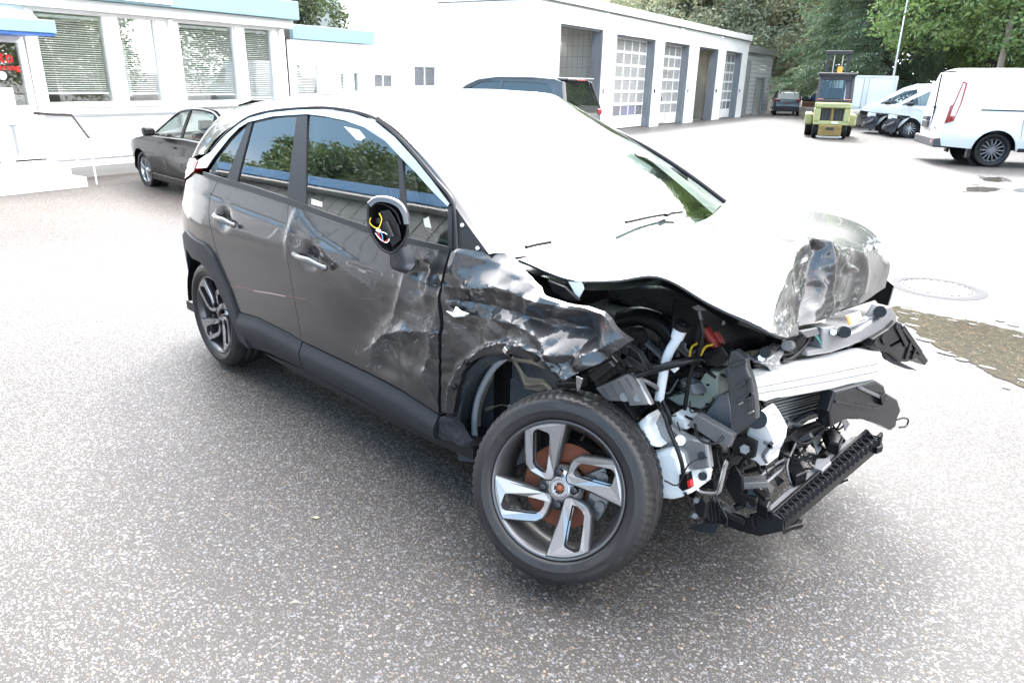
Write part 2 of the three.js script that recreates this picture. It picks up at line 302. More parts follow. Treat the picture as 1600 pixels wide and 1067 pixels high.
// --- tall hall behind
{
  const o = building('workshop_hall', 'tall plain white hall wall with small windows between annex and garage', 'hall');
  const n = -2.5, rc = (a, b, c, d) => { const p = Bp(a, b, n), q = Bp(c, d, n); return [p[0], q[0], q[1], p[1]]; }, W = [rc(584, 115, 615, 138), rc(647, 102, 682, 136), rc(694, 102, 729, 130)], h0 = Bp(532, 30, n)[0];
  part('wall', wallGeo(h0, 17, 0, 5.4, n, 0.25, W), mats.white_render, o);
  part('side_wall', box(h0, h0 + 0.25, 0, 5.4, -14, n - 0.253), mats.white_render, o);
  part('back_wall', box(h0 + 0.3, 16.9, 0.02, 5.2, n - 2.7, n - 2.5), mats.grey_paint, o);
  part('roof', box(h0 + 0.05, 17, 5.2, 5.38, -14, n - 0.26), mats.roof_felt, o);
  part('coping', box(h0 - 0.05, 17.05, 5.403, 5.5, n - 0.3, n + 0.06), mats.white_frame, o);
  for (const [a, b, c, d] of W) {
    const w = part('window', [...frameGeo(a, b, c, d, n - 0.03, 0.04, 0.07), box((a + b) / 2 - 0.02, (a + b) / 2 + 0.02, c + 0.04, d - 0.04, n - 0.1, n - 0.035)], mats.white_frame, o);
    part('pane', box(a + 0.04, (a + b) / 2 - 0.02, c + 0.04, d - 0.04, n - 0.07, n - 0.064), mats.frosted_dark, w);
    part('pane', box((a + b) / 2 + 0.02, b - 0.04, c + 0.04, d - 0.04, n - 0.07, n - 0.064), mats.frosted_dark, w);
  }
}
// --- garage with sectional doors
{
  const n = 1.15, o = building('garage_building', 'long white garage building with five vehicle bays and grey door jambs', 'garage');
  const S = (u, v) => Bp(u, v, n)[0], top = 3.3;
  const bays = [[S(874, 90), S(940, 110)], [S(960, 120), S(1021, 120)], [S(1035, 120), S(1074, 120)], [S(1088, 130), S(1118, 130)], [S(1130, 130), S(1155, 130)]];
  const s0 = 12.4, s1 = S(1165, 120), H = 4.0, ops = bays.map(([a, b], i) => [a, b, -0.02, top - 0.1 + (i ? 0 : 0.06)]);
  const sh = new THREE.Shape(); sh.moveTo(s0, 0);
  for (const [a, b, , d] of ops) { sh.lineTo(a, 0); sh.lineTo(a, d); sh.lineTo(b, d); sh.lineTo(b, 0); }
  sh.lineTo(s1, 0); sh.lineTo(s1, H - 0.18); sh.lineTo(s0, H - 0.18);
  const wg = new THREE.ExtrudeGeometry(sh, { depth: 0.42, bevelEnabled: false }); wg.translate(0, 0, n - 0.42);
  part('wall', wg, mats.white_render, o);
  part('end_wall', [box(s0, s0 + 0.25, 0, H - 0.2, -9, n - 0.423), box(s1 - 0.25, s1, 0, H - 0.2, -9, n - 0.423), box(s0, s1, 0, H - 0.2, -9.2, -9.003)], mats.white_render, o);
  part('parapet', box(s0 - 0.05, s1 + 0.06, H - 0.175, H + 0.07, -9.2, n + 0.12, 0.01), mats.white_frame, o);
  part('gutter', box(s0, s1, H - 0.215, H - 0.18, n + 0.003, n + 0.05), mats.grey_paint, o);
  part('workshop_floor', box(s0 + 0.26, s1 - 0.26, 0.004, 0.012, -8.9, n - 0.45), mats.concrete, o);
  for (const u of [945, 1064, 1129]) { const s = S(u, 40); part('wall_lamp', [box(s - 0.06, s + 0.06, H - 0.33, H - 0.24, n + 0.003, n + 0.12, 0.01)], mats.white_frame, o); }
  ops.forEach(([a, b, , d], i) => {
    part('jamb', box(b - 0.05, b - 0.003, 0.01, d - 0.003, n - 0.4, n - 0.004), mats.grey_paint, o); part('jamb', box(a + 0.003, a + 0.05, 0.01, d - 0.003, n - 0.4, n - 0.004), mats.grey_paint, o);
    part('key_switch', box(b + 0.16, b + 0.25, 1.28, 1.42, n + 0.003, n + 0.05, 0.008), i % 2 ? mats.black_plastic : mats.grey_paint, o);
    part('lintel', box(a + 0.053, b - 0.053, d - 0.06, d - 0.003, n - 0.4, n - 0.1), mats.grey_paint, o);
    if (i === 0 || i === 3) return;
    const cols = [0, 5, 4, 0, 4][i], rows = 6, x0 = a + 0.06, x1 = b - 0.06, y0 = 0.03, y1 = d - 0.065, base = 0.42, z = n - 0.33;
    const rh = (y1 - base) / rows, cw = (x1 - x0) / cols, fr = [box(x0, x1, y0, base - 0.004, z - 0.04, z)];
    for (let r = 0; r <= rows; r++) fr.push(box(x0, x1, base + r * rh - 0.045, base + r * rh + 0.045, z - 0.04, z + 0.004 + 0.002 * (r % 2)));
    for (let c = 0; c <= cols; c++) for (let r = 0; r < rows; r++) fr.push(box(clamp(x0 + c * cw - 0.022, x0, x1), clamp(x0 + c * cw + 0.022, x0, x1), base + r * rh + 0.046, base + (r + 1) * rh - 0.046, z - 0.04, z));
    const dr = part('sectional_door', fr, mats.white_frame, o);
    const pg = new THREE.BoxGeometry(cw - 0.03, rh - 0.08, 0.008);
    for (let r = 0; r < rows; r++) for (let c = 0; c < cols; c++) {
      const m = r === 0 && i === 1 && (c === 2 || c === 3) ? mats.frosted_blue : (r === 0 && i !== 2) ? mats.frosted_dark : mats.frosted;
      const p = part('pane', pg, m, dr); p.position.set(x0 + (c + 0.5) * cw, base + (r + 0.5) * rh, z - 0.02 + 0.004 * Math.sin(r * 5 + c * 3)); p.rotation.y = 0.012 * Math.sin(r * 3.1 + c * 1.7);
    }
    if (i === 2) part('wicket_door', frameGeo(x0 + cw * 1.05, x0 + cw * 2.05, 0.06, 2.1, z + 0.02, 0.035, 0.014), mats.frosted, dr);
    if (i === 2) part('handle', rod(V(x0 + cw * 1.15, 0.95, z + 0.04), V(x0 + cw * 1.15, 1.1, z + 0.04), 0.018), mats.black_plastic, dr);
  });
  // first open bay: panelled end wall seen inside, with a tube lamp
  {
    const [a, b, , d] = ops[0], z0 = n - 7.5;
    const w = part('bay_partition', [box(b + 0.35, b + 0.45, 0.02, H - 0.25, z0, n - 0.45), box(a - 3.2, b + 0.348, 0.02, H - 0.25, z0 - 0.1, z0 - 0.003)], mats.grey_paint, o);
    const tile = mat('wall_tile', 0.5, 0.49, 0.46, 0.35), tg = new RoundedBoxGeometry(0.012, 0.335, 0.19, 1, 0.004);
    for (let r = 0; r < 10; r++) for (let c = 0; c < 24; c++) { const t = part('tile', tg, tile, w); t.position.set(b + 0.344 - 0.001 * ((r * 7 + c * 3) % 4), 0.2 + r * 0.345, n - 0.6 - c * 0.2); }
    const tg2 = new RoundedBoxGeometry(0.335, 0.335, 0.012, 1, 0.004);
    const la = Bp(862, 68, n - 1.93), lb2 = Bp(920, 66, n - 1.93); part('bay_lamp', box(la[0], lb2[0], lb2[1] - 0.07, lb2[1] + 0.07, n - 2.0, n - 1.86, 0.03), glow, o);
    const ra = new THREE.RectAreaLight(new THREE.Color(1, 1, 0.97), 5, lb2[0] - la[0], 0.14); ra.position.copy(Bw((la[0] + lb2[0]) / 2, lb2[1] - 0.09, n - 1.93)); ra.rotation.set(-Math.PI / 2, 0, BTURN); scene.add(ra);
  }
  // second open bay
  {
    const [a, b, , d] = ops[3];
    part('bay_partition', [box(a - 1.6, b + 1.2, 0.02, H - 0.25, n - 3.5, n - 3.4), box(b + 0.25, b + 0.35, 0.02, H - 0.25, n - 3.38, n - 0.45)], mats.beige_inside, o);
    part('door_track', [bar(V(a + 0.2, 2.75, n - 1.4), V(b - 0.1, 2.75, n - 1.4), 0.06), bar(V(a + 0.1, 2.95, n - 2.4), V(b, 2.95, n - 2.4), 0.08)], mats.white_frame, o);
    part('tube_lamp', box(a + 0.1, b - 0.1, 3.0, 3.08, n - 1.5, n - 1.42, 0.02), glow, o);
    const rb = new THREE.RectAreaLight(new THREE.Color(1, 0.97, 0.9), 5, b - a - 0.2, 0.12); rb.position.copy(Bw((a + b) / 2, 2.98, n - 1.46)); rb.rotation.set(-Math.PI / 2, 0, BTURN); scene.add(rb);
    part('hanging_cable', tube([V(a + 0.35, 2.7, n - 1.5), V(a + 0.8, 2.2, n - 1.5), V(b - 0.5, 1.5, n - 1.5), V(b - 0.3, 1.7, n - 1.5)], 0.02), mats.black_plastic, o);
    const c = building('tool_cabinet', 'red upright tool cabinet inside the second open garage bay', 'cabinet');
    part('body', box(b - 0.95, b - 0.5, 0.08, 1.05, n - 1.3, n - 0.9, 0.02), mats.red_paint, c);
    for (let k = 0; k < 4; k++) part('drawer', box(b - 0.93, b - 0.52, 0.14 + k * 0.22, 0.32 + k * 0.22, n - 0.9, n - 0.885, 0.006), mats.red_paint, c);
    part('top_tray', box(b - 0.92, b - 0.5, 1.055, 1.14, n - 1.28, n - 0.92, 0.01), mats.black_plastic, c);
    const e = building('work_bench', 'dark workbench with white top deep in the open garage bay', 'workbench');
    part('top', box(a - 0.4, a + 1.4, 0.78, 0.84, n - 2.6, n - 1.9), mats.white_frame, e);
    part('cupboard', box(a - 0.35, a + 1.3, 0.02, 0.777, n - 2.55, n - 1.95), mats.dark_inside, e);
    part('back_panel', box(a + 0.25, a + 1.2, 0.86, 1.65, n - 2.6, n - 2.52), mat('cork_grey', 0.17, 0.16, 0.16, 0.9), e);
    const f = building('grey_tub', 'grey plastic tub on the floor at the open bay entrance', 'tub');
    const g = new THREE.LatheGeometry([[0.17, 0.0], [0.24, 0.3], [0.26, 0.3], [0.26, 0.32], [0.23, 0.32], [0.16, 0.02], [0, 0.02]].map((p) => new THREE.Vector2(...p)), 24); g.translate(b - 1.25, 0.015, n - 0.75);
    part('tub', g, mats.grey_paint, f);
    part('rim', (() => { const r = new THREE.TorusGeometry(0.255, 0.014, 8, 28); r.rotateX(Math.PI / 2); r.translate(b - 1.25, 0.335, n - 0.75); return r; })(), mats.black_plastic, f);
  }
}
// --- far shed
{
  const n = 0.95, o = building('slatted_shed', 'grey slatted shed with a roller door at the end of the garage', 'shed');
  const S = (u) => Bp(u, 130, n)[0], a = S(1160), b = S(1203), H = Bp(1203, 86, n)[1], d0 = S(1181), d1 = S(1194), p0 = S(1163), p1 = S(1170);
  part('wall', wallGeo(a, b, 0, H, n, 0.2, [[d0, d1, 0.0, 2.0], [S(1184.5), S(1197), 2.45, 2.9]]), mats.grey_paint, o);
  const sl = []; for (let k = 0; k < 15; k++) { const y = 0.1 + k * 0.22; if (y > H - 0.2) break; if (y > 2.0) sl.push(box(a, b, y, y + 0.19, n + 0.003, n + 0.02)); else { sl.push(box(a, d0, y, y + 0.19, n + 0.003, n + 0.02), box(d1, b, y, y + 0.19, n + 0.003, n + 0.02)); } }
  part('siding', sl, mat('siding_grey', 0.5, 0.5, 0.49, 0.7), o, STUFF);
  part('end_wall', box(b - 0.2, b, 0, H - 0.05, -6, n - 0.203), mats.grey_paint, o);
  part('roof', box(a, b + 0.1, H - 0.03, H + 0.32, -6, n + 0.15), mats.concrete, o);
  const rs = []; for (let k = 0; k < 14; k++) rs.push(box(d0 + 0.01, d1 - 0.01, 0.02 + k * 0.14, 0.15 + k * 0.14, n - 0.12, n - 0.09 + 0.004 * (k % 2)));
  part('roller_door', rs, mat('roller_beige', 0.42, 0.41, 0.37, 0.6), o);
  part('door_frame', [box(d0 - 0.1, d0 - 0.002, 0, 2.1, n + 0.022, n + 0.06), box(d1 + 0.002, d1 + 0.1, 0, 2.1, n + 0.022, n + 0.06)], mats.grey_paint, o);
  part('window', box(S(1185), S(1196.5), 2.46, 2.89, n - 0.08, n - 0.06), mats.frosted_dark, o);
  part('personnel_door', box(p0, p1, 0.03, 2.9, n + 0.022, n + 0.05, 0.01), mats.grey_paint, o);
}
{ // hut and skip behind
  const h = thing('wooden_hut', 'pale weathered hut with moss on its roof beyond the grey shed', 'hut', [-21.6, 0, -50], 102 * Math.PI / 180);
  const wood = mat('weathered_board', 0.36, 0.35, 0.27, 0.85, 0, { map: patchy });
  for (let k = 0; k < 9; k++) part('board', box(-2 + k * 0.5, -1.52 + k * 0.5, 0, 2.05, -0.02 - 0.01 * (k % 2), 0.03), wood, h);
  part('side_wall', box(2.5, 2.55, 0, 2.0, -3, -0.03), wood, h); part('roof', box(-2.1, 2.7, 2.06, 2.2, -3.1, 0.15, 0.03), mat('mossy_roof', 0.3, 0.31, 0.12, 0.95, 0, { map: patchy }), h);
  part('door', box(0.2, 1.2, 0.03, 1.8, 0.035, 0.06), mats.grey_paint, h);
  const c = GR(1262, 164), s = thing('skip_container', 'dark blue steel roll off skip beside the trees', 'skip', [c.x, 0, c.z], Math.atan2(EYE.x - c.x, EYE.z - c.z));
  const bl = mat('skip_blue', 0.025, 0.075, 0.24, 0.5, 0, { map: patchy });
  part('tub', [box(-2.5, 2.0, 0.5, 2.0, -4.5, 0, 0.03), box(-2.55, 2.05, 1.95, 2.08, -4.55, 0.04, 0.02)], bl, s);
  for (let k = 0; k < 4; k++) part('rib', box(-2.3 + k * 1.35, -2.2 + k * 1.35, 0.55, 1.93, 0.003, 0.08), bl, s);
  part('door_bar', [bar(V(-1, 1.1, 0.09), V(0.4, 1.65, 0.09), 0.06), bar(V(0.4, 1.65, 0.09), V(1.6, 1.25, 0.09), 0.06)], mats.steel, s);
  part('plate', box(0.25, 0.65, 1.0, 1.25, 0.082, 0.1), mats.white_frame, s);
  part('under_frame', [box(-1.2, 1.2, 0.15, 0.49, -4, -0.1), rod(V(-1.3, 0.15, -0.3), V(1.3, 0.15, -0.3), 0.15)], mats.black_plastic, s);
  const lb = thing('low_brick_wall', 'low reddish wall at the edge of the yard below the skip', 'wall', [c.x + 2.5, 0, c.z + 6], Math.atan2(EYE.x - c.x, EYE.z - c.z));
  part('wall', box(-1.5, 2.2, 0, 0.4, -0.2, 0.1, 0.02), mat('brick_red', 0.28, 0.16, 0.11, 0.9, 0, { map: patchy }), lb);
}

// ---------------------------------------------------------------- trees
const atDist = (u, dist) => { const d = ray(u, 135); const h = Math.hypot(d.x, d.z); return V(EYE.x + d.x / h * dist, 0, EYE.z + d.z / h * dist); };
const leafMat = mat('leaf', 1, 1, 1, 0.9, 0, { transmission: 0.5, thickness: 0 }), barkMat = mat('bark', 0.075, 0.062, 0.05, 0.9, 0, { map: patchy, bumpMap: grime, bumpScale: 0.03 });
function quadCloud(n, place, size, narrow) {   // n small folded leaves
  const p = [], nn = V(0, 0, 0), a = V(0, 0, 0), b = V(0, 0, 0);
  for (let k = 0; k < n; k++) {
    const [c, dir] = place(k), L = size * rr(0.7, 1.25), W = L * narrow;
    nn.set(rr(-1, 1), rr(-0.2, 1.2), rr(-1, 1)).normalize(); a.copy(dir).normalize(); b.crossVectors(a, nn).normalize();
    const tip = c.clone().addScaledVector(a, L), l = c.clone().addScaledVector(a, L * 0.45).addScaledVector(b, W).addScaledVector(nn, L * 0.08), r = c.clone().addScaledVector(a, L * 0.45).addScaledVector(b, -W).addScaledVector(nn, L * 0.08);
    for (const q of [c, l, tip, c, tip, r]) p.push(q.x, q.y, q.z);
  }
  const g = new THREE.BufferGeometry(); g.setAttribute('position', new THREE.Float32BufferAttribute(p, 3)); g.computeVertexNormals(); return g;
}
reseed(21);
const ball = (r) => { let v; do v = V(rr(-1, 1), rr(-1, 1), rr(-1, 1)); while (v.lengthSq() > 1); return v.multiplyScalar(r); };
const leafClumps = [0, 1, 2].map(() => quadCloud(16, () => [ball(0.42), V(rr(-1, 1), rr(-1, 0.35), rr(-1, 1))], 0.19, 0.3));
const smallClumps = [0, 1].map(() => quadCloud(30, () => [ball(0.6), V(rr(-1, 1), rr(-1, 0.2), rr(-1, 1))], 0.27, 0.22));
const sprays = [0, 1, 2].map(() => quadCloud(34, (k) => { const t = rnd(); return [V(t * 1.1, -0.25 * t * t + rr(-0.04, 0.04), rr(-0.35, 0.35) * (1 - 0.5 * t)), V(rr(0.2, 1), rr(-0.9, 0.0), rr(-0.8, 0.8))]; }, 0.26, 0.12));
const M4 = new THREE.Matrix4(), QT = new THREE.Quaternion(), EU = new THREE.Euler();
function crownOf(parent, geo, list, name = 'crown') {
  const im = new THREE.InstancedMesh(geo, leafMat, list.length); im.name = name; im.userData.kind = 'stuff'; im.castShadow = im.receiveShadow = true;
  list.forEach(([p, e, s, c], i) => { M4.compose(p, QT.setFromEuler(EU.set(...e)), V(s, s, s)); im.setMatrixAt(i, M4); im.setColorAt(i, c); });
  parent.add(im);
}
function broadleaf(name, label, pos, h, R, col, n, sd, { low = 0.25, clumps = leafClumps, lobes = 16, scale = 1 } = {}, group) {
  reseed(sd);
  const t = thing(name, label, 'tree', pos.toArray(), rr(0, 6), group), wood = [], spots = [];
  const lean = V(rr(-0.4, 0.4), h * 0.62, rr(-0.4, 0.4));
  wood.push(rod(V(0, -0.1, 0), V(lean.x * 0.5, h * 0.33, lean.z * 0.5), h * 0.024, h * 0.017, 10), rod(V(lean.x * 0.5, h * 0.33, lean.z * 0.5), lean, h * 0.017, h * 0.008, 8));
  for (let k = 0; k < lobes; k++) {
    const f = (k + 0.5) / lobes, y = lerp(low + 0.1, 0.93, f), ring = Math.sin(Math.PI * clamp(lerp(0.22, 0.98, f), 0, 1)) * R * rr(0.45, 0.8), a = k * 2.4 + rr(-0.5, 0.5);
    const c = V(Math.cos(a) * ring, y * h, Math.sin(a) * ring), lr = R * rr(0.34, 0.52);
    spots.push([c, lr]);
    const b0 = V(lean.x * 0.5, h * lerp(0.28, 0.6, f), lean.z * 0.5); wood.push(rod(b0, c.clone().lerp(b0, 0.15), h * 0.008, h * 0.003, 6));
  }
  part('trunk', wood, barkMat, t);
  const sets = clumps.map(() => []);
  for (let k = 0; k < n; k++) {
    const [c, lr] = spots[(rnd() * spots.length) | 0]; const d = ball(1); const q = Math.pow(d.length(), 0.45); d.normalize().multiplyScalar(q * lr); d.y *= 0.78; d.y -= 0.12 * lr * rnd();
    const p = c.clone().add(d); if (p.y < low * h) continue;
    if (fbm(p.x * 0.7 + sd, p.y * 0.9, p.z * 0.7, 2) < -0.16) continue;
    const v = rr(0.72, 1.28), w = rr(-0.1, 0.16), cc = lin(col[0] * v * (1 + w), col[1] * v, col[2] * v * (1 - w));
    sets[k % sets.length].push([p, [rr(-0.5, 0.5), rr(0, 6.28), rr(-0.5, 0.5)], scale * rr(0.8, 1.3), cc]);
  }
  sets.forEach((s, i) => crownOf(t, clumps[i], s));
  return t;
}
function spruce(label, pos, h, R, col, sd, group, y0 = 0.12) {
  reseed(sd);
  const t = thing('spruce_tree', label, 'tree', pos.toArray(), rr(0, 6), group), wood = [rod(V(0, -0.1, 0), V(0, h, 0), h * 0.019, 0.03, 10)], sets = sprays.map(() => []);
  for (let y = h * y0, k = 0; y < h * 0.985; y += lerp(0.62, 0.3, y / h), k++) {
    const L0 = R * Math.pow(1 - y / h, 0.72) + 0.25, nb = 6 + (rnd() * 3 | 0);
    for (let b = 0; b < nb; b++) {
      const a = b / nb * 6.283 + k * 1.1 + rr(-0.3, 0.3), L = L0 * rr(0.62, 1.12), dr = rr(0.1, 0.3);
      const at = (s) => V(Math.cos(a) * L * s, y - dr * L * s * s + 0.12 * L * s, Math.sin(a) * L * s);
      if (L > 1) wood.push(rod(V(0, y, 0), at(0.9), 0.045, 0.012, 5));
      for (let q = 0, nq = Math.ceil(L * 3.4); q < nq; q++) {
        const s = lerp(0.22, 1, Math.sqrt((q + rnd()) / nq)), p = at(s).add(V(rr(-0.18, 0.18), rr(-0.22, 0.08), rr(-0.18, 0.18)));
        const v = rr(0.65, 1.3), w = rr(-0.12, 0.15); sets[(rnd() * 3) | 0].push([p, [0, -a + rr(-0.9, 0.9), rr(-0.55, 0.1)], rr(0.75, 1.25), lin(col[0] * v * (1 + w), col[1] * v, col[2] * v)]);
      }
    }
  }
  part('trunk', wood, barkMat, t); sets.forEach((s, i) => crownOf(t, sprays[i], s));
}
const PALE = [0.44, 0.46, 0.31], MID = [0.11, 0.18, 0.07], DARK = [0.1, 0.155, 0.075], LIME = [0.17, 0.26, 0.07], OLIVE = [0.06, 0.09, 0.03];
broadleaf('willow_tree', 'pale grey green willow rising behind the garage roof end', atDist(1110, 62), 17, 7.5, PALE, 10500, 31, { clumps: smallClumps, lobes: 34, low: 0.1 });
broadleaf('willow_tree', 'pale willow above the grey shed, beside the dark conifers', atDist(1188, 66), 16, 6, PALE, 8000, 32, { clumps: smallClumps, lobes: 28, low: 0.08 });
broadleaf('bushy_tree', 'silvery bush growing right behind the shed and hut', atDist(1218, 76), 8, 3.4, [0.24, 0.29, 0.2], 3600, 33, { clumps: smallClumps, low: 0.03 });
broadleaf('bushy_tree', 'bright green bush above the blue skip', atDist(1262, 84), 9, 4.2, [0.16, 0.23, 0.09], 1800, 34, { low: 0.03 });
broadleaf('broadleaf_tree', 'mid green tree behind the skip between willow and conifers', atDist(1252, 84), 20, 6.5, [0.15, 0.21, 0.1], 5600, 35, { low: 0.1 });
spruce('dark conifer behind the forklift mast', atDist(1362, 56), 22, 4.0, DARK, 41, undefined, 0.24);
spruce('tallest dark spruce with bare trunk behind the thin lamp post', atDist(1378, 47), 21, 5.6, DARK, 42, undefined, 0.1);
spruce('dark spruce left of the tallest one, far back', atDist(1366, 68), 23, 5.2, [0.08, 0.13, 0.065], 43, undefined, 0.2);
spruce('spruce with lighter tips right of the thin lamp post', atDist(1437, 54), 20, 5.2, [0.115, 0.17, 0.08], 44);
spruce('spruce half hidden behind the lime green tree', atDist(1486, 60), 22, 5.5, DARK, 45);
broadleaf('lime_tree', 'bright lime green tree above the white van roof', atDist(1545, 41), 15, 5.8, LIME, 5200, 46, { low: 0.16, lobes: 22 });
broadleaf('lime_tree', 'yellow green tree at the right picture edge beside the wooden pole', atDist(1625, 38), 14, 5.2, LIME, 3600, 47, { low: 0.16 });
broadleaf('broadleaf_tree', 'dark green tree under and behind the lime green tree', atDist(1530, 55), 15, 6.5, MID, 3200, 48, { low: 0.05 });
for (const [i, [u, d, h, R]] of [[1720, 42, 17, 6], [1850, 46, 18, 7], [2050, 44, 17, 7]].entries()) broadleaf('broadleaf_tree', ['tree just outside the right picture edge', 'second tree outside the right picture edge', 'third tree outside the right picture edge'][i], atDist(u, d), h, R, MID, 2200, 50 + i, { low: 0.08 });
broadleaf('broadleaf_tree', 'green tree crown showing above the annex roof', Bw(6.3, 0, -2.9), 4.6, 1.5, OLIVE, 2600, 55, { low: 0.2, scale: 0.5 });
broadleaf('broadleaf_tree', 'green tree behind the office roof, left of the annex tree', Bw(3.0, 0, -13), 9.2, 3.6, MID, 2600, 56, { low: 0.15 });
// across the yard from the office: what its windows and the cars mirror
for (const [i, [x, z, h, R, c]] of [[15, -22, 12, 5, LIME], [17, -15, 12, 5, LIME], [19, -8, 12, 5, OLIVE], [10, -31, 13, 5.4, LIME], [-19.5, 12.6, 10, 3.6, MID], [-15, 12.2, 8.6, 3.2, OLIVE], [-25, 13.4, 10.5, 4, MID], [-11, 11.8, 8.2, 3, MID]].entries())
  broadleaf('broadleaf_tree', `tree across the yard, mirrored in ${['the second office window', 'the first office window', 'the entrance door', 'the annex windows', 'the rear door glass', 'the front door glass', 'the front quarter glass', 'the rear quarter glass'][i]}`, V(x, 0, z), h, R, c, 3600, 60 + i, { low: 0.04 });

// ---------------------------------------------------------------- building across the yard (mirrored in the wreck's windows)
{
  const o = thing('workshop_building', 'white building with deep blue fascia across the yard, mirrored in the wreck', 'building', [-7, 0, 6.6], 0.06);
  part('wall', box(-12, 9, 0, 4.25, 0, 3), mat('wing_siding', 0.19, 0.2, 0.205, 0.6), o); for (let k = 0; k < 42; k++) part('cladding_board', box(-12 + k * 0.5, -11.53 + k * 0.5, 0.3, 4.2, -0.03, -0.002, 0.008), mats.wing_siding, o); part('fascia', box(-12.3, 9.3, 4.343, 4.75, -0.35, 3.2, 0.02), mat('fascia_blue', 0.04, 0.16, 0.33, 0.5), o);
  part('eave', box(-12.2, 9.2, 4.253, 4.34, -0.3, 0.5), mats.white_frame, o);
  for (let k = 0; k < 5; k++) { const w = part('window', frameGeo(-11 + k * 4.4, -8.4 + k * 4.4, 1.0, 2.3, -0.003, 0.08, 0.05), mats.white_frame, o); part('pane', box(-10.9 + k * 4.4, -8.5 + k * 4.4, 1.1, 2.2, -0.04, -0.02), mats.frosted_dark, w); }
  const l = thing('street_lamp', 'street lamp arm reaching over the opposite roof, mirrored in the front window', 'street lamp', [-9, 0, 13.4]);
  part('pole', rod(V(0, 0, 0), V(0, 7, 0), 0.07, 0.05), mats.steel, l); part('arm', tube([V(0, 6.95, 0), V(0.5, 7.3, 0), V(1.8, 7.4, 0)], 0.035), mats.steel, l); part('lamp_head', box(1.75, 2.5, 7.34, 7.46, -0.1, 0.1, 0.04), mats.grey_paint, l);
}
// ---------------------------------------------------------------- poles
{
  const p = atDist(1394, 38), l = thing('lamp_post', 'thin grey lamp post in front of the dark conifers', 'lamp post', p.toArray());
  part('pole', rod(V(0, 0, 0), V(0, 5.4, 0), 0.065, 0.045), mats.steel, l); part('lamp_head', bar(V(0.02, 5.4, 0), V(-0.45, 5.46, 0.2), 0.16, 0.07, 0.02), mats.grey_paint, l);
  const q = atDist(1556, 36), w = thing('wooden_pole', 'pale wooden pole rising behind the white van', 'pole', q.toArray());
  part('pole', rod(V(0, 0, 0), V(0.05, 9, 0), 0.13, 0.1, 14), mat('pole_wood', 0.34, 0.28, 0.21, 0.85, 0, { map: patchy }), w);
  part('band', (() => { const g = cyl(0.128, 0.128, 0.12, 14); g.translate(0.01, 1.8, 0); return g; })(), mats.steel, w);
}

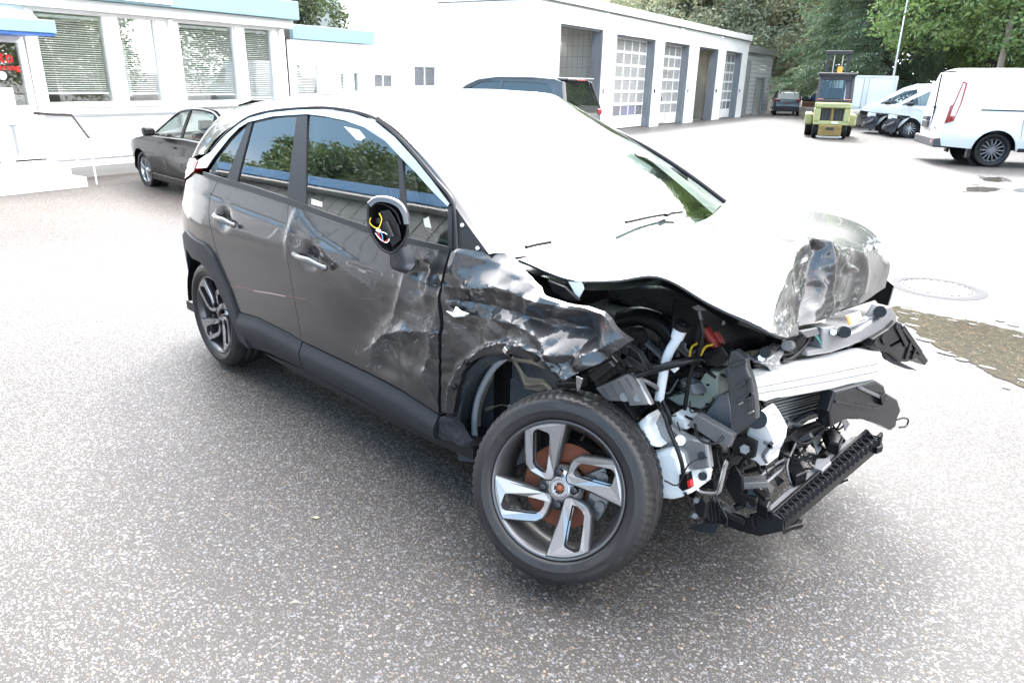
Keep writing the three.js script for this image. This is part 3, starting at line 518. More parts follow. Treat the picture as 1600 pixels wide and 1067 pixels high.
// ---------------------------------------------------------------- panels cut from sheet
// A sheet over an outline in (x, y), gridded so that it can be dented; at(x, y) gives the point in space. Edges get a turned-in flange.
function sheet(outline, at, cell, { holes = [], flange = 0.02, inward = V(0, 0, -1), uvAt, flip = false, crease = 0 } = {}) {
  const loops = [outline, ...holes], xs = outline.map((p) => p[0]), ys = outline.map((p) => p[1]);
  const x0 = Math.min(...xs) - cell, y0 = Math.min(...ys) - cell, nx = Math.ceil((Math.max(...xs) - x0) / cell) + 2, ny = Math.ceil((Math.max(...ys) - y0) / cell) + 2;
  const inside = (x, y) => { let c = false; for (const L of loops) for (let i = 0, j = L.length - 1; i < L.length; j = i++) if ((L[i][1] > y) !== (L[j][1] > y) && x < (L[j][0] - L[i][0]) * (y - L[i][1]) / (L[j][1] - L[i][1]) + L[i][0]) c = !c; return c; };
  const P = new Float64Array(nx * ny * 2), st = new Uint8Array(nx * ny);   // 0 out, 1 in, 2 on the edge
  for (let j = 0; j < ny; j++) for (let i = 0; i < nx; i++) { const k = j * nx + i; P[2 * k] = x0 + i * cell; P[2 * k + 1] = y0 + j * cell; }
  for (const L of loops) for (const [x, y] of L) {
    const i = Math.round((x - x0) / cell), j = Math.round((y - y0) / cell), k = j * nx + i;
    if (st[k] !== 2) { st[k] = 2; P[2 * k] = x; P[2 * k + 1] = y; }
  }
  // near-edge vertices snap onto the outline
  const best = new Float64Array(nx * ny).fill(1e9), bx = new Float64Array(nx * ny), by = new Float64Array(nx * ny);
  for (const L of loops) for (let a = 0; a < L.length; a++) {
    const p = L[a], q = L[(a + 1) % L.length], dx = q[0] - p[0], dy = q[1] - p[1], l2 = dx * dx + dy * dy || 1e-12;
    const i0 = Math.max(0, Math.floor((Math.min(p[0], q[0]) - x0) / cell) - 1), i1 = Math.min(nx - 1, Math.ceil((Math.max(p[0], q[0]) - x0) / cell) + 1), j0 = Math.max(0, Math.floor((Math.min(p[1], q[1]) - y0) / cell) - 1), j1 = Math.min(ny - 1, Math.ceil((Math.max(p[1], q[1]) - y0) / cell) + 1);
    for (let j = j0; j <= j1; j++) for (let i = i0; i <= i1; i++) {
      const k = j * nx + i, X = x0 + i * cell, Y = y0 + j * cell, t = clamp(((X - p[0]) * dx + (Y - p[1]) * dy) / l2, 0, 1), ex = p[0] + t * dx, ey = p[1] + t * dy, d = Math.hypot(X - ex, Y - ey);
      if (d < best[k]) { best[k] = d; bx[k] = ex; by[k] = ey; }
    }
  }
  for (let k = 0; k < nx * ny; k++) if (st[k] !== 2) { if (best[k] < 0.6 * cell) { st[k] = 2; P[2 * k] = bx[k]; P[2 * k + 1] = by[k]; } else st[k] = inside(P[2 * k], P[2 * k + 1]) ? 1 : 0; }
  const tri = [], area = (a, b, c) => (P[2 * b] - P[2 * a]) * (P[2 * c + 1] - P[2 * a + 1]) - (P[2 * c] - P[2 * a]) * (P[2 * b + 1] - P[2 * a + 1]);
  const add = (a, b, c) => { if (!st[a] || !st[b] || !st[c]) return; const s = area(a, b, c); if (s < 1e-9) return; if (st[a] === 2 && st[b] === 2 && st[c] === 2 && !inside((P[2 * a] + P[2 * b] + P[2 * c]) / 3, (P[2 * a + 1] + P[2 * b + 1] + P[2 * c + 1]) / 3)) return; tri.push(a, b, c); };
  for (let j = 0; j < ny - 1; j++) for (let i = 0; i < nx - 1; i++) {
    const a = j * nx + i, b = a + 1, c = a + nx, d = c + 1;
    if (!st[a] || !st[d] || (st[b] && st[c] && (i + j) % 2)) { add(a, b, c); add(b, d, c); } else { add(a, b, d); add(a, d, c); }
  }
  const map = new Int32Array(nx * ny).fill(-1), pos = [], uv = [], xy = [];
  const idx = tri.map((k) => { if (map[k] < 0) { map[k] = pos.length / 3; const x = P[2 * k], y = P[2 * k + 1], v = at(x, y); pos.push(v.x, v.y, v.z); uv.push(...(uvAt ? uvAt(x, y) : [x, y])); xy.push(k); } return map[k]; });
  if (flip) for (let k = 0; k < idx.length; k += 3) [idx[k + 1], idx[k + 2]] = [idx[k + 2], idx[k + 1]];
  const g = new THREE.BufferGeometry(); g.setAttribute('position', new THREE.Float32BufferAttribute(pos, 3)); g.setAttribute('uv', new THREE.Float32BufferAttribute(uv, 2)); g.setIndex(idx); g.computeVertexNormals();
  if (!flange) return g;
  const skin = crease ? toCreasedNormals(g.toNonIndexed(), crease) : g.toNonIndexed();
  const edge = new Map(); for (let k = 0; k < idx.length; k += 3) for (let e = 0; e < 3; e++) { const a = idx[k + e], b = idx[k + (e + 1) % 3], key = Math.min(a, b) + '_' + Math.max(a, b); edge.set(key, edge.has(key) ? null : [a, b]); }
  const fp = [], fu = [], nrm = g.attributes.normal, fn = [];
  for (const e of edge.values()) if (e) {
    const [a, b] = e, A = V(pos[3 * a], pos[3 * a + 1], pos[3 * a + 2]), B = V(pos[3 * b], pos[3 * b + 1], pos[3 * b + 2]), A2 = A.clone().addScaledVector(inward, flange), B2 = B.clone().addScaledVector(inward, flange);
    const n = B.clone().sub(A).cross(A2.clone().sub(A)).normalize().negate();
    for (const [q, k] of [[A, a], [A2, a], [B, b], [B, b], [A2, a], [B2, b]]) { fp.push(q.x, q.y, q.z); fu.push(uv[2 * k], uv[2 * k + 1]); fn.push(n.x, n.y, n.z); }
  }
  const f = new THREE.BufferGeometry(); f.setAttribute('position', new THREE.Float32BufferAttribute(fp, 3)); f.setAttribute('normal', new THREE.Float32BufferAttribute(fn, 3)); f.setAttribute('uv', new THREE.Float32BufferAttribute(fu, 2));
  return mergeGeometries([skin, f]);
}
// a smooth surface through a net of points, net[i][j]; disp(u, v, p, n) may move it
function patch(net, nu, nv, disp, uvS = [1, 1]) {
  const cr = (a, b, c, d, t) => { const t2 = t * t, t3 = t2 * t; return 0.5 * (2 * b + (c - a) * t + (2 * a - 5 * b + 4 * c - d) * t2 + (3 * b - a - 3 * c + d) * t3); };
  const row = (r, v) => { const m = r.length - 1, s = v * m, j = Math.min(m - 1, Math.floor(s)), t = s - j, g = (k) => r[clamp(k, 0, m)], e = (k, q) => k < 0 ? 2 * r[0][q] - r[1][q] : k > m ? 2 * r[m][q] - r[m - 1][q] : g(k)[q]; return [0, 1, 2].map((q) => cr(e(j - 1, q), e(j, q), e(j + 1, q), e(j + 2, q), t)); };
  const rows = net.map((r) => r.map((p) => Array.isArray(p) ? p : p.toArray()));
  const pos = [], uv = [], idx = [];
  for (let i = 0; i <= nu; i++) for (let j = 0; j <= nv; j++) { const col = rows.map((r) => row(r, j / nv)); pos.push(...row(col, i / nu)); uv.push(i / nu * uvS[0], j / nv * uvS[1]); }
  for (let i = 0; i < nu; i++) for (let j = 0; j < nv; j++) { const a = i * (nv + 1) + j, b = a + 1, c = a + nv + 1, d = c + 1; idx.push(a, b, c, b, d, c); }
  const g = new THREE.BufferGeometry(); g.setAttribute('position', new THREE.Float32BufferAttribute(pos, 3)); g.setAttribute('uv', new THREE.Float32BufferAttribute(uv, 2)); g.setIndex(idx); g.computeVertexNormals();
  if (disp) {
    const n = g.attributes.normal, p = g.attributes.position, out = [];
    for (let i = 0; i <= nu; i++) for (let j = 0; j <= nv; j++) { const k = i * (nv + 1) + j, v = V(p.getX(k), p.getY(k), p.getZ(k)); disp(i / nu, j / nv, v, V(n.getX(k), n.getY(k), n.getZ(k))); out.push(v); }
    out.forEach((v, k) => p.setXYZ(k, v.x, v.y, v.z)); g.computeVertexNormals();
  }
  return g;
}
const lathe = (pts, n = 64) => { const g = new THREE.LatheGeometry(pts.map((p) => new THREE.Vector2(...p)), n); g.rotateX(Math.PI / 2); return g; };   // axis z
// ---------------------------------------------------------------- plain vehicles
mat('car_glass', 0.5, 0.56, 0.55, 0.0, 0, { transmission: 1, thickness: 0, ior: 1.6 });
mat('dark_glass', 0.012, 0.014, 0.014, 0.03, 0, { clearcoat: 1, clearcoatRoughness: 0.02 });
mat('alloy', 0.55, 0.55, 0.56, 0.3, 0.9);
mat('tail_red', 0.26, 0.006, 0.006, 0.15, 0, { clearcoat: 1, clearcoatRoughness: 0.05 });
mat('clear_lens', 0.75, 0.75, 0.75, 0.08, 0, { clearcoat: 1 });
mat('number_plate', 0.06, 0.06, 0.065, 0.4);
const paintOf = (name, r, g, b, metal = 0.5) => mat(name, r, g, b, 0.34, metal, { clearcoat: 1, clearcoatRoughness: 0.03 });
function plainWheel(root, x, z, R, w, side, spokes, rimMat = mats.alloy) {
  const g = new THREE.Group(); g.name = 'wheel'; g.position.set(x, R, z); if (side < 0) g.rotation.y = Math.PI; root.add(g);
  const r = R * 0.7, h = w / 2;
  part('tyre', lathe([[r, -h * 0.8], [R * 0.93, -h], [R, -h * 0.7], [R, h * 0.7], [R * 0.93, h], [r, h * 0.82], [r, -h * 0.8]], 36), mats.rubber, g);
  const s = [lathe([[r * 0.99, -h * 0.7], [r * 0.9, -h * 0.4], [r * 0.88, h * 0.5], [r, h * 0.78], [r * 0.97, h * 0.84]], 36), lathe([[0, h * 0.72], [r * 0.22, h * 0.68], [r * 0.24, h * 0.4]], 20)];
  for (let k = 0; k < spokes; k++) { const a = k / spokes * 6.283; s.push(bar(V(Math.cos(a) * r * 0.15, Math.sin(a) * r * 0.15, h * 0.55), V(Math.cos(a) * r * 0.93, Math.sin(a) * r * 0.93, h * 0.62), r * (spokes > 8 ? 0.16 : 0.24), h * 0.2, 0.006)); }
  part('rim', s, rimMat, g); part('brake_disc', lathe([[0, 0.01], [r * 0.75, 0.01], [r * 0.75, -0.02], [0, -0.02]], 24), mats.black_plastic, g);
  return g;
}
const inset = (P, d) => { const cx = P.reduce((s, p) => s + p[0], 0) / P.length, cy = P.reduce((s, p) => s + p[1], 0) / P.length; return P.map(([x, y]) => { const l = Math.hypot(x - cx, y - cy); return [x - (x - cx) / l * d, y - (y - cy) / l * d]; }); };
// S: top (outline from front bottom over the roof to rear bottom), names/mats of its strips, axles, R, arch, w(x, y), windows, yb
function vehicle(root, S) {
  const arch = (cx) => { const a = []; for (let k = 0; k <= 14; k++) { const t = k / 14 * Math.PI; const y = S.R + Math.sin(t) * S.arch; a.push([cx - Math.cos(t) * S.arch, Math.max(y, S.yb)]); } return [[cx - S.arch, S.yb], ...a, [cx + S.arch, S.yb]]; };
  const outline = [...S.top, ...arch(S.axles[1]), ...arch(S.axles[0])].reverse();
  for (const s of [1, -1]) {
    part('body_side', sheet(outline, (x, y) => V(x, y, s * S.w(x, y)), S.cell || 0.05, { holes: S.windows.map((w) => w.pts), inward: V(0, 0, -s), flange: 0.03, flip: s < 0 }), S.paint, root);
    for (const w of S.windows) part('side_window', sheet(w.pts, (x, y) => V(x, y, s * (S.w(x, y) - 0.012)), S.cell || 0.05, { flange: 0, flip: s < 0 }), w.mat || mats.car_glass, root);
    for (const a of S.axles) part('wheel_arch', (() => { const g = new THREE.CylinderGeometry(S.arch + 0.015, S.arch + 0.015, 0.3, 24, 1, true, -Math.PI / 2, Math.PI); g.rotateX(-Math.PI / 2); g.translate(a, S.R, s * (S.w(a, 0.6) - 0.18)); return g; })(), mats.black_plastic, root);
    for (const a of S.axles) part('arch_lining', (() => { const g = new THREE.CircleGeometry(S.arch + 0.014, 24); g.translate(a, S.R, s * (S.w(a, 0.6) - 0.32)); return g; })(), mats.black_plastic, root);
    for (const a of S.axles) plainWheel(root, a, s * (S.w(a, S.R) - 0.12), S.R, 0.2, s, S.spokes || 5, S.rim);
    for (const L of S.gaps || []) part('door_gap', tube(L.map(([x, y]) => V(x, y, s * (S.w(x, y) - 0.001))), 0.0045, 5), mats.rubber, root);
    for (const [x, y] of S.handles || []) part('door_handle', box(x - 0.1, x + 0.08, y - 0.012, y + 0.014, s * S.w(x, y), s * (S.w(x, y) + 0.035), 0.01), S.handleMat || S.paint, root);
  }
  for (const [i0, i1, name, m, crown = 0.02, cut = 0] of S.strips) {
    const net = []; for (let i = i0; i <= i1; i++) { const [x, y] = S.top[i], w = S.w(x, y) - cut, r = []; for (let j = 0; j <= 8; j++) { const t = j / 4 - 1; r.push([x + (S.nose ? S.nose(x, y) * (1 - t * t) : 0), y + crown * (1 - t * t), -t * w]); } net.push(r); }
    const pos = [], idx = [], uv = []; net.forEach((r, i) => r.forEach((p, j) => { pos.push(...p); uv.push(p[0], p[2]); if (i && j) { const a = (i - 1) * 9 + j - 1; idx.push(a, a + 9, a + 1, a + 1, a + 9, a + 10); } }));
    const g = new THREE.BufferGeometry(); g.setAttribute('position', new THREE.Float32BufferAttribute(pos, 3)); g.setAttribute('uv', new THREE.Float32BufferAttribute(uv, 2)); g.setIndex(idx); g.computeVertexNormals();
    part(name, g, m, root);
  }
  const xs = S.top.map((p) => p[0]); part('floor_pan', box(Math.min(...xs) + 0.15, Math.max(...xs) - 0.15, S.yb + 0.03, S.yb + 0.08, -S.w(0, 0.5) + 0.25, S.w(0, 0.5) - 0.25), mats.black_plastic, root);
}
function seats(root, xs, m = mats.dark_inside, y = 0.45) { for (const x of xs) for (const z of [-0.36, 0.36]) part('seat', [box(x - 0.2, x + 0.3, y - 0.12, y + 0.05, z - 0.24, z + 0.24, 0.05), bar(V(x - 0.2, y, z), V(x - 0.36, y + 0.6, z), 0.44, 0.13, 0.05), bar(V(x - 0.38, y + 0.63, z), V(x - 0.41, y + 0.8, z), 0.24, 0.1, 0.04)], m, root); }
const smoothW = (pts) => (y) => { for (let i = 1; i < pts.length; i++) if (y <= pts[i][0] || i === pts.length - 1) { const t = clamp((y - pts[i - 1][0]) / (pts[i][0] - pts[i - 1][0]), 0, 1); return lerp(pts[i - 1][1], pts[i][1], t * t * (3 - 2 * t) * 0.35 + t * 0.65); } };

{ // dark sedan at the left (origin: front axle)
  const p = mat('sedan_black', 0.006, 0.006, 0.006, 0.3, 0.05, { clearcoat: 0.3, clearcoatRoughness: 0.01, specularIntensity: 0.15 }), o = thing('parked_sedan', 'black sedan with five spoke silver alloys parked nose in beside the white office', 'car', [-9.12, -0.03, -2.42], Math.PI); o.scale.setScalar(0.85);
  const wy = smoothW([[0.15, 0.8], [0.35, 0.885], [0.7, 0.91], [0.86, 0.89], [0.96, 0.85], [1.46, 0.6]]);
  const w = (x, y) => wy(y) - 0.2 * Math.pow(Math.max(0, x - 0.1) / 0.75, 2.2) - 0.16 * Math.pow(Math.max(0, -3 - x) / 0.9, 2);
  vehicle(o, { top: [[0.6, 0.22], [0.78, 0.3], [0.82, 0.5], [0.76, 0.66], [0.55, 0.78], [0.1, 0.88], [-0.5, 0.97], [-0.85, 1.15], [-1.25, 1.36], [-1.6, 1.435], [-2.1, 1.46], [-2.6, 1.44], [-3.05, 1.3], [-3.5, 1.08], [-3.9, 1.03], [-4.02, 0.95], [-4.05, 0.6], [-3.95, 0.3], [-3.8, 0.24]],
    strips: [[0, 4, 'front_bumper', p], [4, 6, 'bonnet', p], [6, 9, 'windscreen', mats.car_glass], [9, 12, 'roof', p], [12, 13, 'rear_window', mats.car_glass], [13, 18, 'boot_lid', p]],
    axles: [0, -2.9], R: 0.325, arch: 0.375, yb: 0.2, w, paint: p, spokes: 5, cell: 0.035, nose: (x, y) => (x > 0.3 && y < 0.75 ? 0.12 : 0),
    windows: [{ pts: [[-0.62, 0.965], [-1.0, 1.2], [-1.28, 1.34], [-1.62, 1.4], [-1.68, 0.985]] }, { pts: [[-1.76, 0.985], [-1.7, 1.405], [-2.2, 1.41], [-2.55, 1.37], [-2.72, 1.0]] }, { pts: [[-2.79, 1.0], [-2.64, 1.34], [-2.95, 1.2], [-3.15, 1.03]] }],
    gaps: [[[-0.46, 0.25], [-0.52, 0.6], [-0.55, 0.95]], [[-1.72, 0.25], [-1.74, 0.6], [-1.72, 0.98]], [[-2.62, 0.5], [-2.74, 0.75], [-2.76, 0.98]]], handles: [[-1.48, 0.82], [-2.55, 0.84]], handleMat: mats.black_plastic });
  for (const s of [1, -1]) {
    part('door_mirror', [box(-0.95, -0.79, 0.97, 1.11, s * 0.93, s * 1.12, 0.045), box(-0.91, -0.83, 0.97, 1.01, s * 0.86, s * 0.94, 0.01)], mats.black_plastic, o);
    part('window_trim', tube([[-0.52, 0.955], [-0.9, 1.15], [-1.26, 1.36], [-1.65, 1.425], [-2.2, 1.435], [-2.6, 1.385], [-3.0, 1.2], [-3.22, 1.02], [-1.7, 0.965], [-0.55, 0.945]].map(([x, y]) => V(x, y, s * (w(x, y) + 0.004))), 0.011, 6, 80), mats.steel, o);
    part('rocker_trim', box(-2.5, -0.4, 0.2, 0.32, s * (w(-1, 0.3) - 0.02), s * (w(-1, 0.3) + 0.02), 0.02), p, o);
    part('headlight', box(0.42, 0.7, 0.64, 0.75, s * 0.42, s * 0.72, 0.04), mats.clear_lens, o);
  }
  seats(o, [-1.2, -2.2], mat('seat_beige', 0.25, 0.23, 0.2, 0.8)); part('dashboard', box(-0.85, -0.5, 0.72, 0.93, -0.7, 0.7, 0.05), mats.dark_inside, o);
}
{ // dark people carrier behind the wreck (origin: rear axle)
  const p = paintOf('carrier_dark', 0.03, 0.03, 0.033, 0.2), o = thing('dark_minivan', 'dark grey minivan with black rear window in front of the open garage bay', 'minivan', [-9.43, 0, -11.73], 187.2 * Math.PI / 180);
  const wy = smoothW([[0.2, 0.85], [0.6, 0.93], [1.0, 0.92], [1.15, 0.89], [1.68, 0.68]]), w = (x, y) => wy(y) - 0.16 * Math.pow(Math.max(0, -0.45 - x) / 0.3, 2) - 0.2 * Math.pow(Math.max(0, x - 3.2) / 0.8, 2);
  const sw = [[-0.35, 1.15], [-0.3, 1.45], [-0.12, 1.58], [0.4, 1.61], [1.2, 1.61], [1.2, 1.1], [0.3, 1.12]];
  vehicle(o, { top: [[3.6, 0.25], [3.85, 0.45], [3.8, 0.75], [3.3, 1.0], [2.85, 1.12], [2.35, 1.5], [2.0, 1.64], [1.4, 1.71], [0.4, 1.72], [-0.3, 1.69], [-0.5, 1.63], [-0.62, 1.3], [-0.7, 1.08], [-0.76, 0.9], [-0.78, 0.5], [-0.7, 0.28]],
    strips: [[0, 3, 'front_bumper', p], [3, 4, 'bonnet', p], [4, 6, 'windscreen', mats.dark_glass], [6, 10, 'roof', p, 0.03], [10, 12, 'rear_window', mats.dark_glass, 0.02, 0.06], [12, 15, 'tailgate', p]],
    axles: [2.9, 0], R: 0.34, arch: 0.39, yb: 0.22, w, paint: p, spokes: 5, windows: [{ pts: sw, mat: mats.dark_glass }, { pts: [[1.28, 1.1], [1.28, 1.61], [1.9, 1.58], [2.3, 1.4], [2.55, 1.12]], mat: mats.dark_glass }], handles: [[1.1, 0.95], [1.6, 0.95]] });
  part('rear_pillar', [bar(V(-0.51, 1.63, -0.62), V(-0.72, 1.0, -0.8), 0.09, 0.05, 0.02), bar(V(-0.51, 1.63, 0.62), V(-0.72, 1.0, 0.8), 0.09, 0.05, 0.02)], p, o);
  part('spoiler', box(-0.62, -0.3, 1.66, 1.72, -0.6, 0.6, 0.02), p, o); part('brake_light', box(-0.63, -0.6, 1.655, 1.69, -0.18, 0.18, 0.008), mats.tail_red, o);
  for (const s of [1, -1]) part('tail_light', box(-0.78, -0.68, 0.88, 1.02, s * 0.62, s * 0.8, 0.03), mats.tail_red, o);
  part('rear_wiper', tube([V(-0.73, 1.08, 0.05), V(-0.7, 1.12, -0.25), V(-0.66, 1.25, -0.5)], 0.008), mats.black_plastic, o);
}
const WHITE = mat('van_white', 0.72, 0.72, 0.72, 0.4, 0, { clearcoat: 0.8, clearcoatRoughness: 0.08 });
const STEELRIM = mat('steel_rim', 0.22, 0.22, 0.23, 0.45, 0.6);
{ // white van at the right (origin: rear axle)
  const p = WHITE, o = thing('white_van', 'intact white panel van with tall red tail light at the right picture edge', 'van', [-1.62, 0, -18.2], 28 * Math.PI / 180); o.scale.setScalar(1.07);
  const wy = smoothW([[0.3, 0.93], [0.6, 0.985], [1.0, 0.985], [1.3, 0.96], [1.98, 0.8]]), w = (x, y) => wy(y) - 0.12 * Math.pow(Math.max(0, -0.85 - x) / 0.25, 2) - 0.25 * Math.pow(Math.max(0, x - 3.1) / 0.9, 2);
  vehicle(o, { top: [[3.6, 0.3], [3.85, 0.5], [3.8, 0.85], [3.3, 1.1], [2.9, 1.2], [2.4, 1.65], [2.05, 1.88], [1.4, 1.96], [0.3, 1.98], [-0.75, 1.96], [-0.9, 1.9], [-0.98, 1.6], [-1.04, 1.1], [-1.07, 0.75], [-1.06, 0.62], [-1.0, 0.4]],
    strips: [[0, 3, 'front_bumper', mats.black_plastic], [3, 4, 'bonnet', p], [4, 6, 'windscreen', mats.dark_glass], [6, 10, 'roof', p, 0.03], [10, 14, 'rear_door', p, 0.0], [14, 15, 'rear_panel', p, 0]],
    axles: [2.93, 0], R: 0.345, arch: 0.415, yb: 0.36, w, paint: p, spokes: 14, rim: STEELRIM, windows: [{ pts: [[1.75, 1.12], [1.75, 1.75], [2.15, 1.72], [2.55, 1.35], [2.75, 1.15]], mat: mats.dark_glass }], gaps: [[[1.65, 0.45], [1.65, 1.8]], [[0.45, 0.6], [0.42, 1.0], [0.42, 1.75]], [[0.42, 1.75], [1.65, 1.78]], [[-0.78, 0.62], [-0.78, 1.9]]], handles: [[1.85, 1.02]] });
  part('rear_bumper', [box(-1.16, -0.78, 0.36, 0.56, -0.9, 0.9, 0.04)], mat('bumper_grey', 0.05, 0.052, 0.058, 0.5), o); part('reflector', box(-1.165, -1.15, 0.44, 0.51, 0.62, 0.78, 0.004), mats.tail_red, o);
  part('door_split', box(-1.075, -1.045, 0.66, 1.86, -0.006, 0.006), mats.rubber, o);
  for (const s of [1, -1]) {
    part('tail_light', sheet([[-1.03, 0.86], [-0.88, 0.92], [-0.8, 1.24], [-0.74, 1.68], [-0.83, 1.72], [-0.95, 1.25], [-0.99, 1.22]], (x, y) => V(x, y, s * (w(x, y) + 0.012)), 0.03, { flange: 0.03, inward: V(0, 0, -s), flip: s < 0 }), mats.tail_red, o);
    part('lamp_lens', sheet([[-0.96, 1.02], [-0.88, 1.03], [-0.83, 1.27], [-0.785, 1.66], [-0.815, 1.68], [-0.92, 1.26]], (x, y) => V(x, y, s * (w(x, y) + 0.017)), 0.03, { flange: 0.01, inward: V(0, 0, -s), flip: s < 0 }), mats.clear_lens, o);
    part('slide_rail', box(-0.4, 1.6, 1.145, 1.17, s * (w(0.5, 1.15) - 0.005), s * (w(0.5, 1.15) + 0.012), 0.004), mats.rubber, o);
    part('side_sill', box(0.45, 2.45, 0.33, 0.42, s * 0.9, s * 0.95, 0.02), mats.black_plastic, o);
    part('mud_flap', box(-0.46, -0.4, 0.16, 0.45, s * 0.72, s * 0.93, 0.01), mats.rubber, o);
  }
  part('license_plate', box(-1.12, -1.09, 0.72, 0.86, -0.62, -0.12, 0.004), mats.number_plate, o); part('plate_light', box(-1.13, -1.05, 0.88, 0.97, -0.55, -0.2, 0.01), mats.bumper_grey, o); part('door_latch', box(-1.07, -1.03, 1.15, 1.19, -0.12, 0.02, 0.006), mats.black_plastic, o); part('maker_oval', (() => { const g = cyl(0.07, 0.07, 0.012, 24); g.rotateZ(Math.PI / 2); g.scale(1, 0.42, 1); g.translate(-1.085, 0.76, 0.45); return g; })(), mats.steel, o);
}
function crashVan(label, pos, turn, sd) { // two wrecked vans (origin: front axle)
  const p = WHITE, o = thing('wrecked_van', label, 'van', pos, turn, 'two wrecked white vans behind the forklift');
  const wy = smoothW([[0.3, 0.8], [0.6, 0.89], [1.0, 0.9], [1.15, 0.88], [1.84, 0.72]]), w = (x, y) => wy(y) - 0.2 * Math.pow(Math.max(0, x - 0.2) / 0.8, 2);
  vehicle(o, { top: [[0.0, 0.74], [0.6, 0.78], [1.05, 0.84], [0.98, 0.92], [0.8, 1.02], [0.55, 1.12], [0.1, 1.42], [-0.3, 1.68], [-0.65, 1.8], [-1.6, 1.84], [-3.4, 1.83], [-3.6, 1.75], [-3.7, 1.2], [-3.72, 0.7], [-3.6, 0.35]],
    strips: [[2, 5, 'bonnet', p, 0.05], [5, 8, 'windscreen', mats.car_glass], [8, 11, 'roof', p, 0.03], [11, 14, 'rear_door', p, 0]],
    axles: [0, -2.66], R: 0.32, arch: 0.37, yb: 0.3, w, paint: p, spokes: 12, windows: [{ pts: [[0.44, 1.08], [0.02, 1.33], [-0.36, 1.56], [-0.76, 1.64], [-0.9, 1.1]] }], gaps: [[[-0.42, 0.5], [-0.3, 0.9], [0.3, 1.05]], [[-0.96, 0.35], [-0.98, 1.0], [-0.88, 1.66]]], handles: [[-0.75, 0.98]] });
  for (const s of [1, -1]) { part('quarter_pillar', bar(V(0.14, 1.09, s * 0.88), V(0.06, 1.3, s * 0.86), 0.02, 0.05), mats.rubber, o); part('door_mirror', [box(-0.02, 0.2, 1.08, 1.2, s * 0.95, s * 1.12, 0.05), box(0.06, 0.14, 1.1, 1.15, s * 0.84, s * 0.96)], mats.black_plastic, o); }
  reseed(sd); const dark = mat('wreck_dark', 0.02, 0.02, 0.022, 0.5), bent = mat('wreck_grey', 0.05, 0.052, 0.06, 0.4);
  part('engine_block', box(0.05, 0.6, 0.35, 0.78, -0.5, 0.5, 0.05), dark, o);
  for (let k = 0; k < 16; k++) { const a = V(rr(0.1, 0.85), rr(0.2, 0.8), rr(-0.85, 0.85)), b = a.clone().add(V(rr(-0.3, 0.3), rr(-0.25, 0.2), rr(-0.4, 0.4))); part(k % 3 ? 'torn_bracket' : 'hose', k % 3 ? bar(a, b, rr(0.05, 0.16), rr(0.02, 0.06), 0.005) : rod(a, b, 0.025), k % 4 ? dark : bent, o); }
  part('hanging_bumper', [tube([V(0.45, 0.5, -0.86), V(0.7, 0.36, -0.75), V(0.86, 0.3, -0.4), V(0.9, 0.28, 0.3)], 0.1, 8)], bent, o);
  part('torn_liner', plate([V(0.32, 0.62, -0.9), V(0.75, 0.68, -0.8), V(0.8, 0.35, -0.78), V(0.55, 0.1, -0.86), V(0.42, 0.2, -0.9)], 0.02), bent, o);
  part('headlight', box(0.45, 0.75, 0.6, 0.76, -0.85, -0.6, 0.04), mats.clear_lens, o);
  seats(o, [-0.7], mats.dark_inside, 0.6);
  return o;
}
crashVan('white wrecked van with torn front, the nearer one beside the intact van', [-5.75, 0, -27.3], 189 * Math.PI / 180, 71);
crashVan('white wrecked van with crushed bonnet, the farther one beside the forklift', [-6.95, 0, -28.6], 192 * Math.PI / 180, 72);
{ // box truck body behind
  const c = atDist(1362, 36), o = thing('box_trailer', 'plain white box trailer behind the forklift and wrecked vans', 'trailer', [c.x, 0, c.z], Math.atan2(EYE.x - c.x, EYE.z - c.z));
  part('box', box(-1.35, 0.95, 0.75, 2.12, -4, 0, 0.02), WHITE, o); part('frame', [box(-1.38, -1.3, 0.72, 2.14, 0.002, 0.04), box(0.9, 0.98, 0.72, 2.14, 0.002, 0.04), box(-1.3, 0.9, 2.06, 2.14, 0.003, 0.035)], mats.steel, o);
  part('door_leaf', box(-1.2, -0.22, 0.85, 2.02, 0.003, 0.03, 0.01), WHITE, o); part('door_leaf', box(-0.18, 0.82, 0.85, 2.02, 0.003, 0.03, 0.01), WHITE, o); part('lock_bar', [rod(V(-0.1, 0.8, 0.05), V(-0.1, 2.05, 0.05), 0.015), rod(V(-0.3, 0.8, 0.05), V(-0.3, 2.05, 0.05), 0.015)], mats.steel, o);
  for (const s of [-1, 1]) plainWheel(o, -0.2 + s * 0.95, -2, 0.35, 0.22, 1, 5);
}
